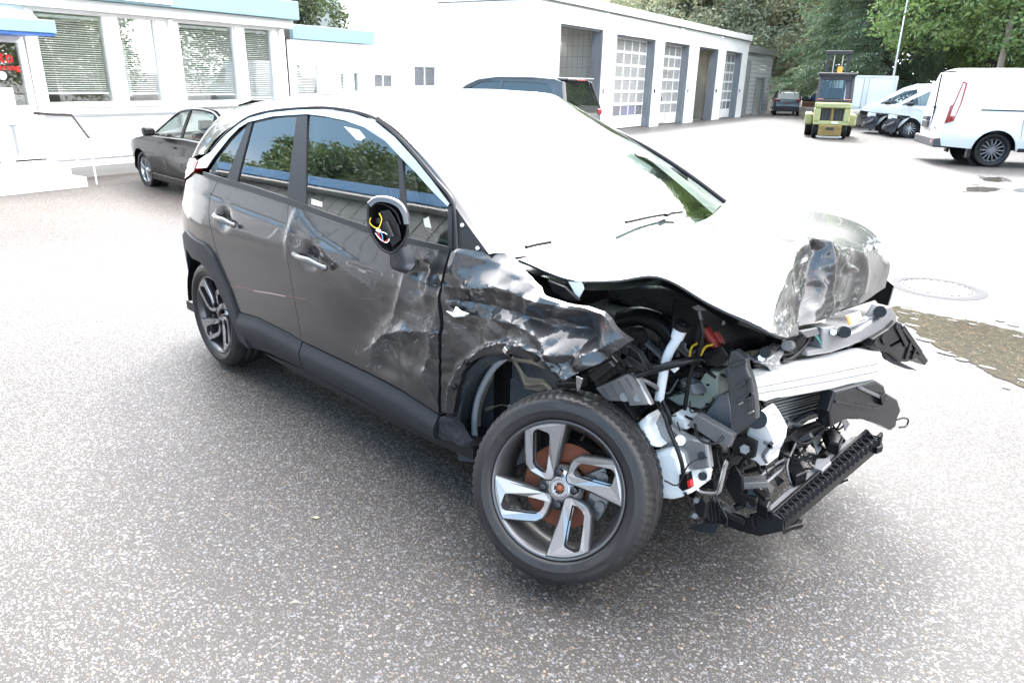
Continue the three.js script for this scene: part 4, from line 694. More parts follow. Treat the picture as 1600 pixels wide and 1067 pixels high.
{ // silver hatchback far off (origin: rear axle)
  const p = paintOf('hatch_silver', 0.11, 0.115, 0.125, 0.6), o = thing('silver_hatchback', 'small silver hatchback seen from behind near the blue skip', 'car', [-16.9, 0, -41.5], 118 * Math.PI / 180); o.scale.setScalar(0.93);
  const wy = smoothW([[0.2, 0.78], [0.5, 0.86], [0.85, 0.86], [1.0, 0.82], [1.46, 0.6]]), w = (x, y) => wy(y) - 0.14 * Math.pow(Math.max(0, -0.35 - x) / 0.35, 2) - 0.2 * Math.pow(Math.max(0, x - 2.4) / 0.8, 2);
  vehicle(o, { top: [[2.9, 0.25], [3.2, 0.45], [3.1, 0.7], [2.6, 0.88], [2.2, 0.97], [1.6, 1.3], [1.2, 1.44], [0.5, 1.48], [-0.2, 1.42], [-0.4, 1.34], [-0.62, 0.98], [-0.7, 0.86], [-0.74, 0.55], [-0.66, 0.25]],
    strips: [[0, 3, 'front_bumper', p], [3, 4, 'bonnet', p], [4, 6, 'windscreen', mats.dark_glass], [6, 9, 'roof', p], [9, 10, 'rear_window', mat('rear_glass', 0.3, 0.33, 0.33, 0.04, 0, { clearcoat: 1 }), 0.02, 0.05], [10, 12, 'tailgate', p], [12, 13, 'rear_bumper', p]],
    axles: [2.5, 0], R: 0.31, arch: 0.36, yb: 0.22, w, paint: p, windows: [{ pts: [[-0.2, 1.0], [-0.12, 1.3], [0.5, 1.38], [1.2, 1.36], [1.9, 0.98]], mat: mats.dark_glass }] });
  for (const s of [1, -1]) part('tail_light', box(-0.76, -0.5, 0.84, 1.0, s * 0.46, s * 0.8, 0.04), mats.tail_red, o);
  part('license_plate', box(-0.76, -0.735, 0.72, 0.82, -0.24, 0.24), mat('dark_plate', 0.25, 0.1, 0.1, 0.4), o);
}
{ // forklift, rear towards the camera (origin: between the rear wheels, x forward)
  const o = thing('forklift', 'yellow green forklift with black cab and orange beacon seen from behind', 'forklift', [-7.25, 0, -23.43], 113 * Math.PI / 180);
  const y = mat('forklift_green', 0.5, 0.5, 0.22, 0.5, 0, { map: patchy }), k = mat('forklift_black', 0.022, 0.02, 0.024, 0.5), rust = mat('rusty_plate', 0.3, 0.2, 0.06, 0.7, 0, { map: patchy });
  for (const [x, z, R, w] of [[0, 0.44, 0.3, 0.2], [0, -0.44, 0.3, 0.2], [1.55, 0.62, 0.38, 0.3], [1.55, -0.62, 0.38, 0.3]]) plainWheel(o, x, z, R, w, Math.sign(z), 6, mat('fork_rim', 0.5, 0.5, 0.45, 0.5));
  const cw = new THREE.Shape([[-0.46, 1.1], [-0.5, 0.74], [-0.42, 0.7], [-0.4, 1.08]].map((p) => new THREE.Vector2(...p)));
  part('counterweight', [box(-0.48, 0.5, 0.98, 1.16, -0.56, 0.56, 0.05), box(-0.46, 0.5, 0.55, 0.978, -0.56, -0.36, 0.04), box(-0.46, 0.5, 0.55, 0.978, 0.36, 0.56, 0.04), box(-0.44, 0.6, 0.45, 0.58, -0.55, 0.55, 0.03)], y, o);
  part('grille_cavity', box(-0.3, 0.4, 0.58, 0.976, -0.358, 0.358), mats.dark_inside, o);
  for (let q = 0; q < 8; q++) part('grille_bar', box(-0.35, -0.33, 0.6, 0.97, -0.33 + q * 0.09, -0.312 + q * 0.09), k, o);
  part('tow_pin', rod(V(-0.38, 0.58, 0), V(-0.38, 0.98, 0), 0.05), rust, o);
  part('steer_axle_plate', box(-0.55, -0.3, 0.1, 0.45, -0.36, 0.36, 0.03), rust, o); part('coupling', box(-0.565, -0.54, 0.3, 0.38, -0.12, 0.12, 0.004), k, o); part('license_plate', box(-0.46, -0.45, 0.5, 0.555, 0.02, 0.22), mats.white_frame, o);
  part('side_fender', [box(0.45, 2.1, 0.4, 0.78, -0.82, -0.58, 0.05)], y, o); part('side_fender', [box(0.45, 2.1, 0.4, 0.78, 0.58, 0.82, 0.05)], y, o);
  part('bumper_bar', box(-0.5, -0.4, 0.06, 0.1, -0.4, 0.4), WHITE, o);
  const cab = part('cab', [bar(V(-0.1, 1.16, -0.52), V(0.25, 2.0, -0.5), 0.1, 0.1, 0.02), bar(V(-0.1, 1.16, 0.52), V(0.25, 2.0, 0.5), 0.1, 0.1, 0.02), bar(V(1.3, 0.8, -0.52), V(1.15, 2.0, -0.5), 0.08, 0.08, 0.02), bar(V(1.3, 0.8, 0.52), V(1.15, 2.0, 0.5), 0.08, 0.08, 0.02), box(-0.14, -0.02, 1.162, 1.26, -0.5, 0.5, 0.02), bar(V(0.24, 1.93, -0.48), V(0.24, 1.93, 0.48), 0.1, 0.12)], k, o);
  part('cab_roof', box(0.12, 1.28, 2.003, 2.1, -0.6, 0.6, 0.03), k, o); part('side_panel', plate([V(-0.02, 1.27, 0.33), V(0.24, 1.88, 0.3), V(0.26, 1.9, 0.46), V(-0.05, 1.27, 0.47)], 0.03), k, o);
  part('rear_screen', plate([V(-0.03, 1.28, -0.46), V(0.22, 1.87, -0.44), V(0.21, 1.87, 0.28), V(-0.04, 1.28, 0.3)], 0.006, 0), mats.car_glass, o);
  part('seat', [box(0.4, 0.85, 1.0, 1.12, -0.25, 0.25, 0.05), box(0.32, 0.44, 1.12, 1.62, -0.24, 0.24, 0.05)], mats.black_plastic, o);
  part('steering_wheel', (() => { const g = new THREE.TorusGeometry(0.17, 0.016, 8, 24); g.rotateX(Math.PI / 2 - 0.4); g.rotateY(Math.PI / 2); g.translate(1.05, 1.35, 0); return g; })(), k, o);
  part('beacon', (() => { const g = new THREE.CylinderGeometry(0.075, 0.085, 0.2, 20); g.translate(0.5, 2.2, 0.05); return g; })(), mat('amber', 0.8, 0.3, 0.01, 0.25, 0, { clearcoat: 1 }), o);
  for (const z of [-0.34, 0.34]) part('indicator', box(-0.12, -0.06, 1.2, 1.27, z * 1.25 - 0.1, z * 1.25 + 0.1, 0.02), mat('indicator_orange', 0.7, 0.14, 0.06, 0.3), o);
  part('mast', [box(1.75, 1.9, 0.1, 2.72, -0.38, -0.28, 0.01), box(1.75, 1.9, 0.1, 2.72, 0.28, 0.38, 0.01)], k, o); part('mast_top', box(1.72, 1.92, 2.723, 2.85, -0.44, 0.44, 0.02), k, o); part('chain', [rod(V(1.8, 0.4, -0.14), V(1.8, 2.7, -0.14), 0.02, 0.02, 6), rod(V(1.8, 0.4, 0.14), V(1.8, 2.7, 0.14), 0.02, 0.02, 6)], mats.steel, o);
  part('lift_cylinder', rod(V(1.83, 0.3, 0), V(1.83, 1.9, 0), 0.05), mats.steel, o); part('fork_carriage', box(1.95, 2.02, 0.3, 0.8, -0.5, 0.5), k, o);
  for (const z of [-0.3, 0.3]) part('fork', [box(2.0, 3.0, 0.06, 0.1, z - 0.06, z + 0.06), box(2.02, 2.07, 0.1, 0.7, z - 0.06, z + 0.06)], k, o);
}

// ---------------------------------------------------------------- the wrecked crossover
const WT = [0.79, 0.825, 0.848, 0.862, 0.871, 0.876, 0.881, 0.882, 0.872, 0.84, 0.804, 0.765, 0.723, 0.68, 0.635, 0.585, 0.53];
function carW(x, y) {
  const s = clamp((y - 0.1) / 0.1, 0, 15.999), i = Math.floor(s), t = s - i, g = (k) => WT[clamp(k, 0, 16)], a = g(i - 1), b = g(i), c = g(i + 1), d = g(i + 2);
  const w = 0.5 * (2 * b + (c - a) * t + (2 * a - 5 * b + 4 * c - d) * t * t + (3 * b - a - 3 * c + d) * t * t * t);
  const r = Math.max(0, -1.2 - x), f = Math.max(0, x - 1.3); return w - 0.35 * r * r - 0.2 * f * f;
}
const S = (u, v, off = 0) => { let p = PZ(u, v, 0.85); for (let k = 0; k < 14; k++) p = PZ(u, v, carW(p.x, p.y) + off); return p; };
const S2 = (list) => list.map(([u, v]) => { const p = S(u, v); return [p.x, p.y]; });
const car = thing('wrecked_car', 'dark grey crossover with smashed front, crumpled bonnet and torn open front corner', 'car');

// paint: dark grey metallic with the scrapes that the crash left
const UV0 = [-2.2, 0.1], UVS = [4.0, 1.25], uvSide = (x, y) => [(x - UV0[0]) / UVS[0], (y - UV0[1]) / UVS[1]];
const scrape = canvasTex(2048, 640, (c, W, H) => {
  reseed(5); c.fillStyle = 'rgb(26,27,31)'; c.fillRect(0, 0, W, H);
  const to = (u, v) => { const [p] = S2([[u, v]]), q = uvSide(...p); return [q[0] * W, (1 - q[1]) * H]; };
  const line = (pts, col, w) => { c.strokeStyle = col; c.lineWidth = w; c.beginPath(); pts.forEach((p, i) => c[i ? 'lineTo' : 'moveTo'](...to(...p))); c.stroke(); };
  for (let k = 0; k < 520; k++) { const u = rr(330, 690), v = rr(390, 640), a = rr(-0.6, 0.9), L = rr(1, 5); line([[u, v], [u + Math.cos(a) * L, v + Math.sin(a) * L]], `rgba(190,185,180,${rr(0.05, 0.35)})`, rr(0.6, 1.3)); }
  line([[354, 446], [380, 449], [400, 456], [422, 459], [445, 462], [478, 467]], 'rgba(190,90,85,0.55)', 2.0); line([[396, 454], [422, 458], [445, 463]], 'rgba(220,215,210,0.7)', 2.6); line([[330, 405], [345, 410], [352, 420]], 'rgba(190,90,85,0.4)', 1.4);
  for (let k = 0; k < 130; k++) { const f = rnd(), u = lerp(555, 690, f), v = lerp(540, 505, f) + rr(-35, 60); const L = rr(2, 9), a = rr(-0.9, 0.5) - (rnd() < 0.4 ? 1.2 : 0); line([[u, v], [u + Math.cos(a) * L, v + Math.sin(a) * L]], `rgba(225,222,220,${rr(0.1, 0.6)})`, rr(0.6, 1.8)); }
  for (let k = 0; k < 150; k++) { const u = rr(695, 960), v = rr(450, 600), L = rr(2, 10), a = rr(-0.5, 0.9); line([[u, v], [u + Math.cos(a) * L, v + Math.sin(a) * L]], `rgba(225,222,225,${rr(0.08, 0.5)})`, rr(0.5, 1.6)); }
  line([[604, 478], [598, 462], [585, 468], [560, 467]], 'rgba(170,160,155,0.5)', 1); line([[608, 538], [614, 548], [620, 560]], 'rgba(220,215,215,0.6)', 1.6);
  for (const [u, v] of [[934, 503], [944, 508], [938, 512]]) line([[u, v], [u + 7, v + 3]], 'rgba(170,50,60,0.5)', 3);
}, true);
const paint = mat('grey_metallic', 0.011, 0.0112, 0.0135, 0.38, 0.2, { clearcoat: 1, clearcoatRoughness: 0.03 });
const paintS = mat('grey_metallic_scraped', 1, 1, 1, 0.4, 0.2, { clearcoat: 1, clearcoatRoughness: 0.02, map: scrape });
const roofPaint = mat('black_roof', 0.02, 0.02, 0.023, 0.25, 0.2, { clearcoat: 1, clearcoatRoughness: 0.02 });
const trim = mat('grey_cladding', 0.024, 0.026, 0.031, 0.5, 0, { specularIntensity: 0.5, bumpMap: fine, bumpScale: 0.0004 });
const gloss = mat('black_satin', 0.014, 0.014, 0.016, 0.42, 0, { specularIntensity: 0.55 });
const chrome = mat('satin_chrome', 0.75, 0.75, 0.77, 0.22, 1);
const liner = mat('liner_grey', 0.085, 0.095, 0.11, 0.55, 0, { map: patchy, roughnessMap: grime });
const primer = mat('bare_metal', 0.26, 0.26, 0.265, 0.45, 0.45, { roughnessMap: grime });
const greyMetal = mat('grey_bracket', 0.12, 0.12, 0.122, 0.5, 0.15, { roughnessMap: grime });
const junk = mat('black_junk', 0.009, 0.009, 0.01, 0.5, 0, { specularIntensity: 0.45, roughnessMap: grime });
const whiteP = mat('white_plastic', 0.72, 0.73, 0.72, 0.42);
const mastic = mat('seam_sealer', 0.2, 0.185, 0.15, 0.75, 0, { bumpMap: grime, bumpScale: 0.006 });
const tint = mat('tinted_glass', 0.52, 0.62, 0.6, 0, 0, { transmission: 1, thickness: 0, ior: 1.9 });

// --- dents: every fold is a ridge or a hollow in the sheet metal
const folds = [];
const ridge = (px, amp, up, down = up) => { const L = S2(px); folds.push((x, y) => {   // a crest along a line, wide on its upper side by up, on its lower by down
  let b = 1e9, side = 1, f = 0;
  for (let i = 0; i + 1 < L.length; i++) { const [ax, ay] = L[i], [cx, cy] = L[i + 1], dx = cx - ax, dy = cy - ay, t = clamp(((x - ax) * dx + (y - ay) * dy) / (dx * dx + dy * dy), 0, 1), ex = x - ax - t * dx, ey = y - ay - t * dy, d = ex * ex + ey * ey; if (d < b) { b = d; side = dx * ey - dy * ex; f = (i + t) / (L.length - 1); } }
  const d = Math.sqrt(b), w = side > 0 ? up : down; return d > w * 5 ? 0 : amp * Math.exp(-Math.pow(d / w, 1.12)) * (0.55 + 0.45 * Math.sin(Math.PI * clamp(f, 0.05, 0.95))); }); };
const bump = (u, v, amp, rx, ry = rx, rot = 0) => { const [[cx, cy]] = S2([[u, v]]), c = Math.cos(rot), s = Math.sin(rot); folds.push((x, y) => { const dx = x - cx, dy = y - cy, a = (dx * c + dy * s) / rx, b = (-dx * s + dy * c) / ry; return amp * Math.exp(-(a * a + b * b)); }); };
reseed(90); const CELLS = []; for (let k = 0; k < 420; k++) CELLS.push([rr(-0.2, 1.8), rr(0.2, 1.2), rr(0.7, 1.3)]);
const f1 = (x, y, sc) => { let b = 9; for (const [cx, cy, w] of CELLS) { const dx = (x - cx), dy = (y - cy) * 1.3; const d = (dx * dx + dy * dy) * w * sc; if (d < b) b = d; } return Math.sqrt(b + 0.0002); };
const crumple = (u, v, r, amp, sc = 1) => { const [[cx, cy]] = S2([[u, v]]); folds.push((x, y) => { const m = Math.hypot(x - cx, (y - cy) * 1.1) / r; if (m > 1) return 0; const wx = x + 0.05 * fbm(x * 6, y * 6, 1, 2), wy = y + 0.05 * fbm(x * 6, y * 6, 9, 2); return -amp * (f1(wx, wy, sc) / 0.06 - 0.9) * smooth(1, 0.45, m); }); };
// front door
bump(575, 515, -0.032, 0.2, 0.12, -0.2); bump(560, 470, 0.008, 0.16, 0.05, -0.5);
ridge([[470, 345], [505, 386], [540, 420], [575, 448], [596, 464]], 0.011, 0.035, 0.014);
ridge([[580, 538], [603, 522], [635, 514], [674, 517]], 0.034, 0.03, 0.05);
ridge([[690, 460], [678, 540], [669, 580], [682, 622]], 0.014, 0.025);
ridge([[638, 416], [626, 465], [612, 512], [590, 530]], 0.016, 0.04, 0.02); bump(652, 432, -0.022, 0.05, 0.06); bump(672, 440, 0.016, 0.03, 0.08); bump(655, 585, 0.022, 0.09, 0.06); bump(600, 575, -0.015, 0.07, 0.04);
crumple(645, 545, 0.27, 0.01, 1); crumple(668, 430, 0.14, 0.01, 1.6);
bump(455, 362, 0.013, 0.03, 0.09); ridge([[462, 335], [466, 350], [484, 372]], 0.008, 0.014); ridge([[505, 425], [560, 470], [600, 500]], -0.007, 0.05);
bump(349, 341, -0.03, 0.05, 0.04); bump(484, 400, -0.034, 0.052, 0.043);   // the hollows behind the door handles
// rear door and quarter: only the drawn shoulder line
ridge([[300, 296], [380, 333], [450, 360], [520, 392], [600, 428]], 0.006, 0.02, 0.05);
// front wing
ridge([[698, 446], [735, 450], [785, 446], [835, 462], [885, 478], [945, 489]], 0.04, 0.075, 0.024);
ridge([[718, 392], [770, 410], [830, 440], [860, 458]], 0.012, 0.02);
ridge([[770, 497], [806, 504], [838, 520], [858, 530], [868, 548]], 0.03, 0.02, 0.03); ridge([[866, 546], [905, 556], [940, 545], [966, 528]], 0.028, 0.025, 0.03); ridge([[806, 504], [830, 480], [850, 470]], 0.018, 0.018); ridge([[868, 548], [890, 575], [896, 592]], 0.02, 0.018);
ridge([[705, 470], [760, 478], [800, 488], [850, 508], [905, 520]], -0.03, 0.026, 0.03); bump(735, 520, -0.02, 0.06, 0.07); bump(920, 510, -0.02, 0.07, 0.05); bump(715, 412, 0.015, 0.03, 0.05);
ridge([[700, 640], [703, 610], [712, 586], [730, 562], [760, 540], [790, 533], [820, 537], [850, 552], [880, 575], [896, 590]], 0.022, 0.006, 0.03);
crumple(845, 510, 0.34, 0.017, 1.3); crumple(720, 470, 0.14, 0.012, 2); crumple(900, 560, 0.16, 0.015, 2.2); crumple(715, 590, 0.13, 0.008, 2);
{ const [[ax, ay], [bx, by], [cx, cy]] = S2([[640, 545], [830, 515], [720, 560]]); folds.push((x, y) => { const m = Math.max(0.55 * smooth(0.26, 0.05, Math.hypot(x - ax, y - ay)), smooth(0.36, 0.12, Math.hypot(x - bx, y - by)), 0.5 * smooth(0.2, 0.05, Math.hypot(x - cx, y - cy))); if (m <= 0) return 0; const n = PN.noise(x * 8 + 0.3 * PN.noise(x * 15, y * 15, 2), y * 9.5, 3.3), q = PN.noise(x * 17, y * 19 + x * 6, 8.1); return m * (0.0105 * (0.28 - Math.abs(n)) + 0.003 * (0.25 - Math.abs(q))); }); }
const dent = (x, y) => { let s = 0; for (const f of folds) s += f(x, y); return s; };
const onSide = (off = 0, dented = true) => (x, y) => V(x, y, carW(x, y) + off + (dented ? dent(x, y) : 0));
const tight = (P, d = 0.0025) => { let A = 0; const n = P.length; P.forEach((p, i) => { const q = P[(i + 1) % n]; A += p[0] * q[1] - q[0] * p[1]; }); const s = A > 0 ? 1 : -1;
  return P.map((p, i) => { const a = P[(i + n - 1) % n], b = P[(i + 1) % n], e = (u, v) => { const l = Math.hypot(v[0] - u[0], v[1] - u[1]) || 1; return [-(v[1] - u[1]) / l * s, (v[0] - u[0]) / l * s]; }, n1 = e(a, p), n2 = e(p, b), mx = n1[0] + n2[0], my = n1[1] + n2[1], l = Math.max(0.6, Math.hypot(mx, my)); return [p[0] + mx / l * d, p[1] + my / l * d]; }); };
const rev = (a) => [...a].reverse();

const beltR = [[318, 273], [354, 287], [400, 301], [451, 318]], beltF = [[451, 318], [512, 339], [572, 360], [640, 378], [704, 393]];
const gapB = [[451, 318], [448, 352], [448, 390], [455, 440], [464, 490], [472, 533]], rdRear = [[340, 282], [328, 308], [326, 332], [330, 362], [341, 400], [357, 440], [371, 487]];
const cladTop = [[371, 487], [403, 496], [451, 520], [472, 533], [515, 553], [579, 584], [630, 611], [686, 647]];
const fEdge = [[704, 394], [696, 428], [691, 446], [687, 468], [690, 506], [689, 557], [688, 600], [686, 647]];
part('rear_door', sheet(tight(S2([...beltR.slice(1), ...gapB.slice(1), ...rev(cladTop.slice(0, 3)), ...rev(rdRear)])), onSide(), 0.009, { uvAt: uvSide }), paintS, car);
part('front_door', sheet(tight(S2([...beltF, ...fEdge.slice(1), ...rev(cladTop.slice(3, 7)), ...rev(gapB).slice(0, -1)])), onSide(0.001), 0.0075, { uvAt: uvSide, flange: 0.03, crease: 0.3 }), paintS, car, { label: 'dented front door with scraped lower half' });
// rear quarter: door edge, arch, and round the corner to the tailgate
{
  const arch = [[371, 487], [366, 474], [357, 449], [344, 423], [330, 399], [318, 388], [304, 383]].map((p) => S2([p])[0]);
  const rl = [[-1.52, 0.77], [-1.62, 0.68], [-1.67, 0.55], [-1.7, 0.42], [-1.74, 0.33]];
  const tail = [[-1.9, 0.34], [-2.0, 0.45], [-2.02, 0.7], [-1.99, 0.98], [-1.93, 1.02], [-1.8, 1.04], [-1.63, 1.075], [-1.52, 1.12]];
  part('rear_quarter', sheet(tight([...S2(rdRear.slice(0, -1)), ...arch, ...rl, ...tail, ...S2([[322, 275]])]), onSide(0, true), 0.012, { uvAt: uvSide }), paintS, car);
  const lamp = [[-1.5, 1.125], [-1.62, 1.085], [-1.8, 1.045], [-1.93, 1.025], [-1.99, 0.985], [-2.0, 1.08], [-1.96, 1.14], [-1.8, 1.17], [-1.47, 1.185]];
  const tl = part('tail_light', sheet(tight(lamp), onSide(0.012, false), 0.012, { flange: 0.05 }), mats.tail_red, car);
  part('clear_strip', sheet([[-1.6, 1.115], [-1.93, 1.06], [-1.94, 1.08], [-1.6, 1.135]], onSide(0.016, false), 0.012, { flange: 0.008 }), mats.clear_lens, tl);
  part('reflector', sheet([[-1.55, 1.145], [-1.9, 1.11], [-1.9, 1.135], [-1.55, 1.165]], onSide(0.016, false), 0.012, { flange: 0.008 }), mats.clear_lens, tl);
  const ring = [[304, 372], [322, 382], [334, 398], [347, 428], [360, 456], [371, 487], [380, 512], [392, 544], [377, 531], [368, 506], [356, 477], [341, 445], [328, 421], [315, 408], [303, 402]];
  part('rear_arch_cladding', sheet([...S2(ring), [-1.55, 0.685], [-1.62, 0.6], [-1.665, 0.45], [-1.69, 0.33], [-1.76, 0.33], [-1.74, 0.45], [-1.7, 0.62], [-1.63, 0.75], [-1.5, 0.8]], onSide(0.016, false), 0.01, { flange: 0.07 }), trim, car);
  // back of the car
  const yz = [[0.34, 0.62], [0.5, 0.645], [0.8, 0.655], [1.0, 0.617]], net = yz.map(([y, w]) => [-1, -0.5, 0, 0.5, 1].map((t) => [-2.0 - 0.08 * (1 - t * t), y, w * t * 1.0]));
  part('tailgate', patch(net, 10, 16), paint, car); part('rear_bumper', box(-2.08, -1.98, 0.3, 0.5, -0.6, 0.6, 0.04), trim, car);
  part('rear_wheel_house', (() => { const g = new THREE.CylinderGeometry(0.372, 0.372, 0.3, 32, 1, true, -Math.PI / 2, Math.PI); g.rotateX(-Math.PI / 2); g.translate(-1.31, 0.33, 0.68); return g; })(), junk, car); part('rear_wheel_house_wall', (() => { const g = new THREE.CircleGeometry(0.371, 32); g.translate(-1.31, 0.33, 0.53); return g; })(), junk, car);
}
// front wing
const wingTop = [[706, 393], [720, 386], [753, 392], [779, 396], [792, 409], [817, 426], [854, 457], [885, 472], [913, 477], [945, 487], [958, 509], [978, 537], [938, 569], [907, 582], [899, 587], [893, 595], [868, 595], [863, 584], [845, 572], [829, 562], [806, 554], [772, 553], [753, 558], [736, 568], [725, 585], [718, 605], [713, 630], [710, 646], [694, 646], [689, 644], [690, 600], [691, 557], [693, 506], [690, 468], [694, 446], [699, 428]];
part('front_wing', sheet(tight(S2(wingTop), 0.003), (x, y) => { const p = onSide()(x, y), k = smooth(0.97, 1.1, y) * smooth(0.85, 1.0, x); p.z -= 0.03 * smooth(1.5, 1.55, x) + 0.05 * k; return p; }, 0.0065, { uvAt: uvSide, flange: 0.025, crease: 0.42 }), paintS, car, { label: 'crumpled front wing' });
// torn marker lamp
{ const [[hx, hy]] = S2([[712, 484]]), z = carW(hx, hy) + dent(hx, hy);
  part('lamp_hole_dark', (() => { const g = new THREE.SphereGeometry(0.03, 20, 12); g.scale(1.15, 0.5, 0.3); g.translate(hx, hy + 0.012, z - 0.002); return g; })(), junk, car);  // flat black blob drawn in as the dark of the lamp hole
  part('broken_marker_lamp', plate([[696, 486], [706, 489], [711, 479], [717, 485], [731, 490], [724, 495], [708, 496]].map((p) => S(...p, 0.03 + dent(hx, hy))), 0.012, 0.004), mat('cracked_lens', 0.62, 0.62, 0.58, 0.3), car); }
// cladding along the sill, in two lengths, with its folded upper edge
{
  const cladBot = [[411, 550], [477, 578], [547, 616], [610, 650], [684, 685]], two = [[[371, 487], [403, 496], [451, 520], [472, 533], [477, 577], [411, 549], [392, 544], [380, 518]], [[473, 534], [515, 554], [579, 585], [630, 612], [686, 648], [685, 684], [610, 649], [547, 615], [478, 577]]];
  const top = S2(cladTop), topY = (x) => { for (let i = 1; i < top.length; i++) if (x < top[i][0]) { const t = (x - top[i - 1][0]) / (top[i][0] - top[i - 1][0]); return lerp(top[i - 1][1], top[i][1], t); } return top[top.length - 1][1]; };
  for (const q of two) part('sill_cladding', sheet(tight(S2(q)), (x, y) => { const d = topY(x) - y; return V(x, y, carW(x, y) + 0.004 + 0.022 * smooth(0, 0.07, d) - 0.03 * smooth(0.085, 0.22, d)); }, 0.01, { flange: 0.03 }), trim, car);
  part('sill', sheet(tight(S2([[411, 552], [477, 579], [547, 618], [610, 651], [684, 686], [738, 700], [738, 720], [690, 700], [610, 662], [540, 624], [470, 588], [420, 560]])), onSide(-0.006, false), 0.012, { flange: 0.1 }), gloss, car);
  part('sill_end', sheet(tight(S2([[688, 650], [708, 652], [716, 670], [735, 690], [737, 700], [686, 684]])), (x, y) => V(x, y, carW(x, y) + 0.006 + 0.02 * fbm(x * 20, y * 20, 3, 3)), 0.008, { flange: 0.03 }), trim, car);
}
// glass, pillars, mouldings
const glassOf = (px, off = -0.004) => sheet(tight(S2(px), 0.001), onSide(off, false), 0.02, { flange: 0 });
part('rear_quarter_window', glassOf([[324, 270], [338, 247], [360, 216], [387, 192], [354, 277]]), tint, car);
part('rear_door_window', glassOf([[369, 283], [392, 189], [465, 179], [449, 311]]), tint, car);
part('front_door_window', glassOf([[477, 322], [482, 178], [510, 181], [541, 187], [572, 198], [604, 218], [622, 238], [631, 372], [570, 353]]), tint, car);
part('front_quarter_window', glassOf([[629, 246], [651, 267], [676, 295], [701, 321], [701, 388], [637, 373]]), tint, car);
const trimAt = (name, px, off, m, fl = 0.015) => part(name, sheet(S2(px), onSide(off, false), 0.012, { flange: fl }), m, car);
trimAt('window_divider', [[354, 281], [388, 191], [395, 189], [370, 286]], 0.003, gloss); trimAt('middle_pillar', [[449, 314], [465, 178], [481, 177], [477, 324]], 0.004, gloss); trimAt('window_divider', [[622, 236], [629, 245], [638, 376], [630, 374]], 0.002, gloss);
trimAt('window_frame_end', [[701, 320], [708, 322], [707, 391], [701, 390]], 0.003, gloss);
part('roof_strip', sheet(S2([[307, 254], [331, 237], [354, 211], [376, 193], [391, 184], [422, 176], [466, 171.5], [510, 170.5], [554, 177], [588, 189], [619, 214], [651, 249], [677, 281], [705, 318], [702, 322], [676, 296], [651, 268], [629, 246], [604, 219.5], [572, 199], [541, 188], [510, 181.5], [482, 178], [464.7, 179], [429, 181.5], [390, 190.5], [376, 199], [360, 215], [338, 243], [325, 262], [307, 263]]), onSide(0.009, false), 0.008, { flange: 0.015 }), chrome, car);
const seal = [[330, 235], [352, 210], [375, 191], [391, 181.5], [422, 173.5], [466, 169], [510, 168], [556, 174.5], [590, 186.5], [622, 212], [654, 247], [680, 279], [708, 316], [712, 350], [714, 390]];
part('roof_seal', tube(seal.map(([u, v]) => S(u, v, 0.0)), 0.008, 6, 120), gloss, car);
part('belt_moulding', sheet(S2([[318, 268], [354, 279], [400, 292], [451, 309], [512, 332], [572, 352], [640, 371], [704, 386], [704, 394], [640, 380], [572, 362], [512, 341], [451, 319], [400, 302], [354, 288], [320, 276]]), onSide(0.008, false), 0.008, { flange: 0.012 }), gloss, car);
part('door_chrome_line', tube([[455, 321], [512, 343], [560, 359], [600, 371]].map(([u, v]) => S(u, v, 0.005)), 0.002, 5), primer, car);
// the black triangle by the windscreen pillar, with its two fixings
part('pillar_cover', sheet(S2([[707, 319], [713, 326], [764, 396], [752, 393], [720, 388], [706, 390]]), onSide(-0.002, false), 0.01), gloss, car);
for (const [u, v] of [[722, 352], [746, 388]]) part('white_clip', (() => { const g = new THREE.SphereGeometry(0.0075, 12, 8); g.translate(...S(u, v, 0.004).toArray()); return g; })(), whiteP, car);
part('mirror_foot_plate', sheet(S2([[640, 385], [700, 400], [690, 425], [660, 425], [648, 440], [640, 415]]), onSide(-0.02, true), 0.008, { flange: 0.02 }), gloss, car);

// roof, windscreen, bonnet
const crownY = (x) => lerp(1.61, 1.47, Math.pow(clamp((0.1 - x) / 2.1, 0, 1), 1.7)) - 0.02 * Math.pow(clamp((x - 0.1) / 0.25, 0, 1), 2), edgeTab = [[0.3, 1.405], [0.15, 1.46], [0, 1.497], [-0.3, 1.512], [-0.6, 1.502], [-0.85, 1.474], [-1.05, 1.43], [-1.25, 1.35], [-1.45, 1.24], [-1.6, 1.2], [-1.85, 1.16], [-2.05, 1.13]];
const edgeY = (x) => { for (let i = 1; i < edgeTab.length; i++) if (x >= edgeTab[i][0]) { const a = edgeTab[i - 1], b = edgeTab[i]; return lerp(b[1], a[1], (x - b[0]) / (a[0] - b[0])); } return 1.13; };
const roofAt = (x, t) => { const ye = edgeY(x), ze = carW(x, ye), yc = crownY(x), s = Math.abs(t); return [x, ye + (yc - ye) * (1 - Math.pow(s, 3.4)), ze * t * (1 - 0.06 * (1 - s) * 0)]; };
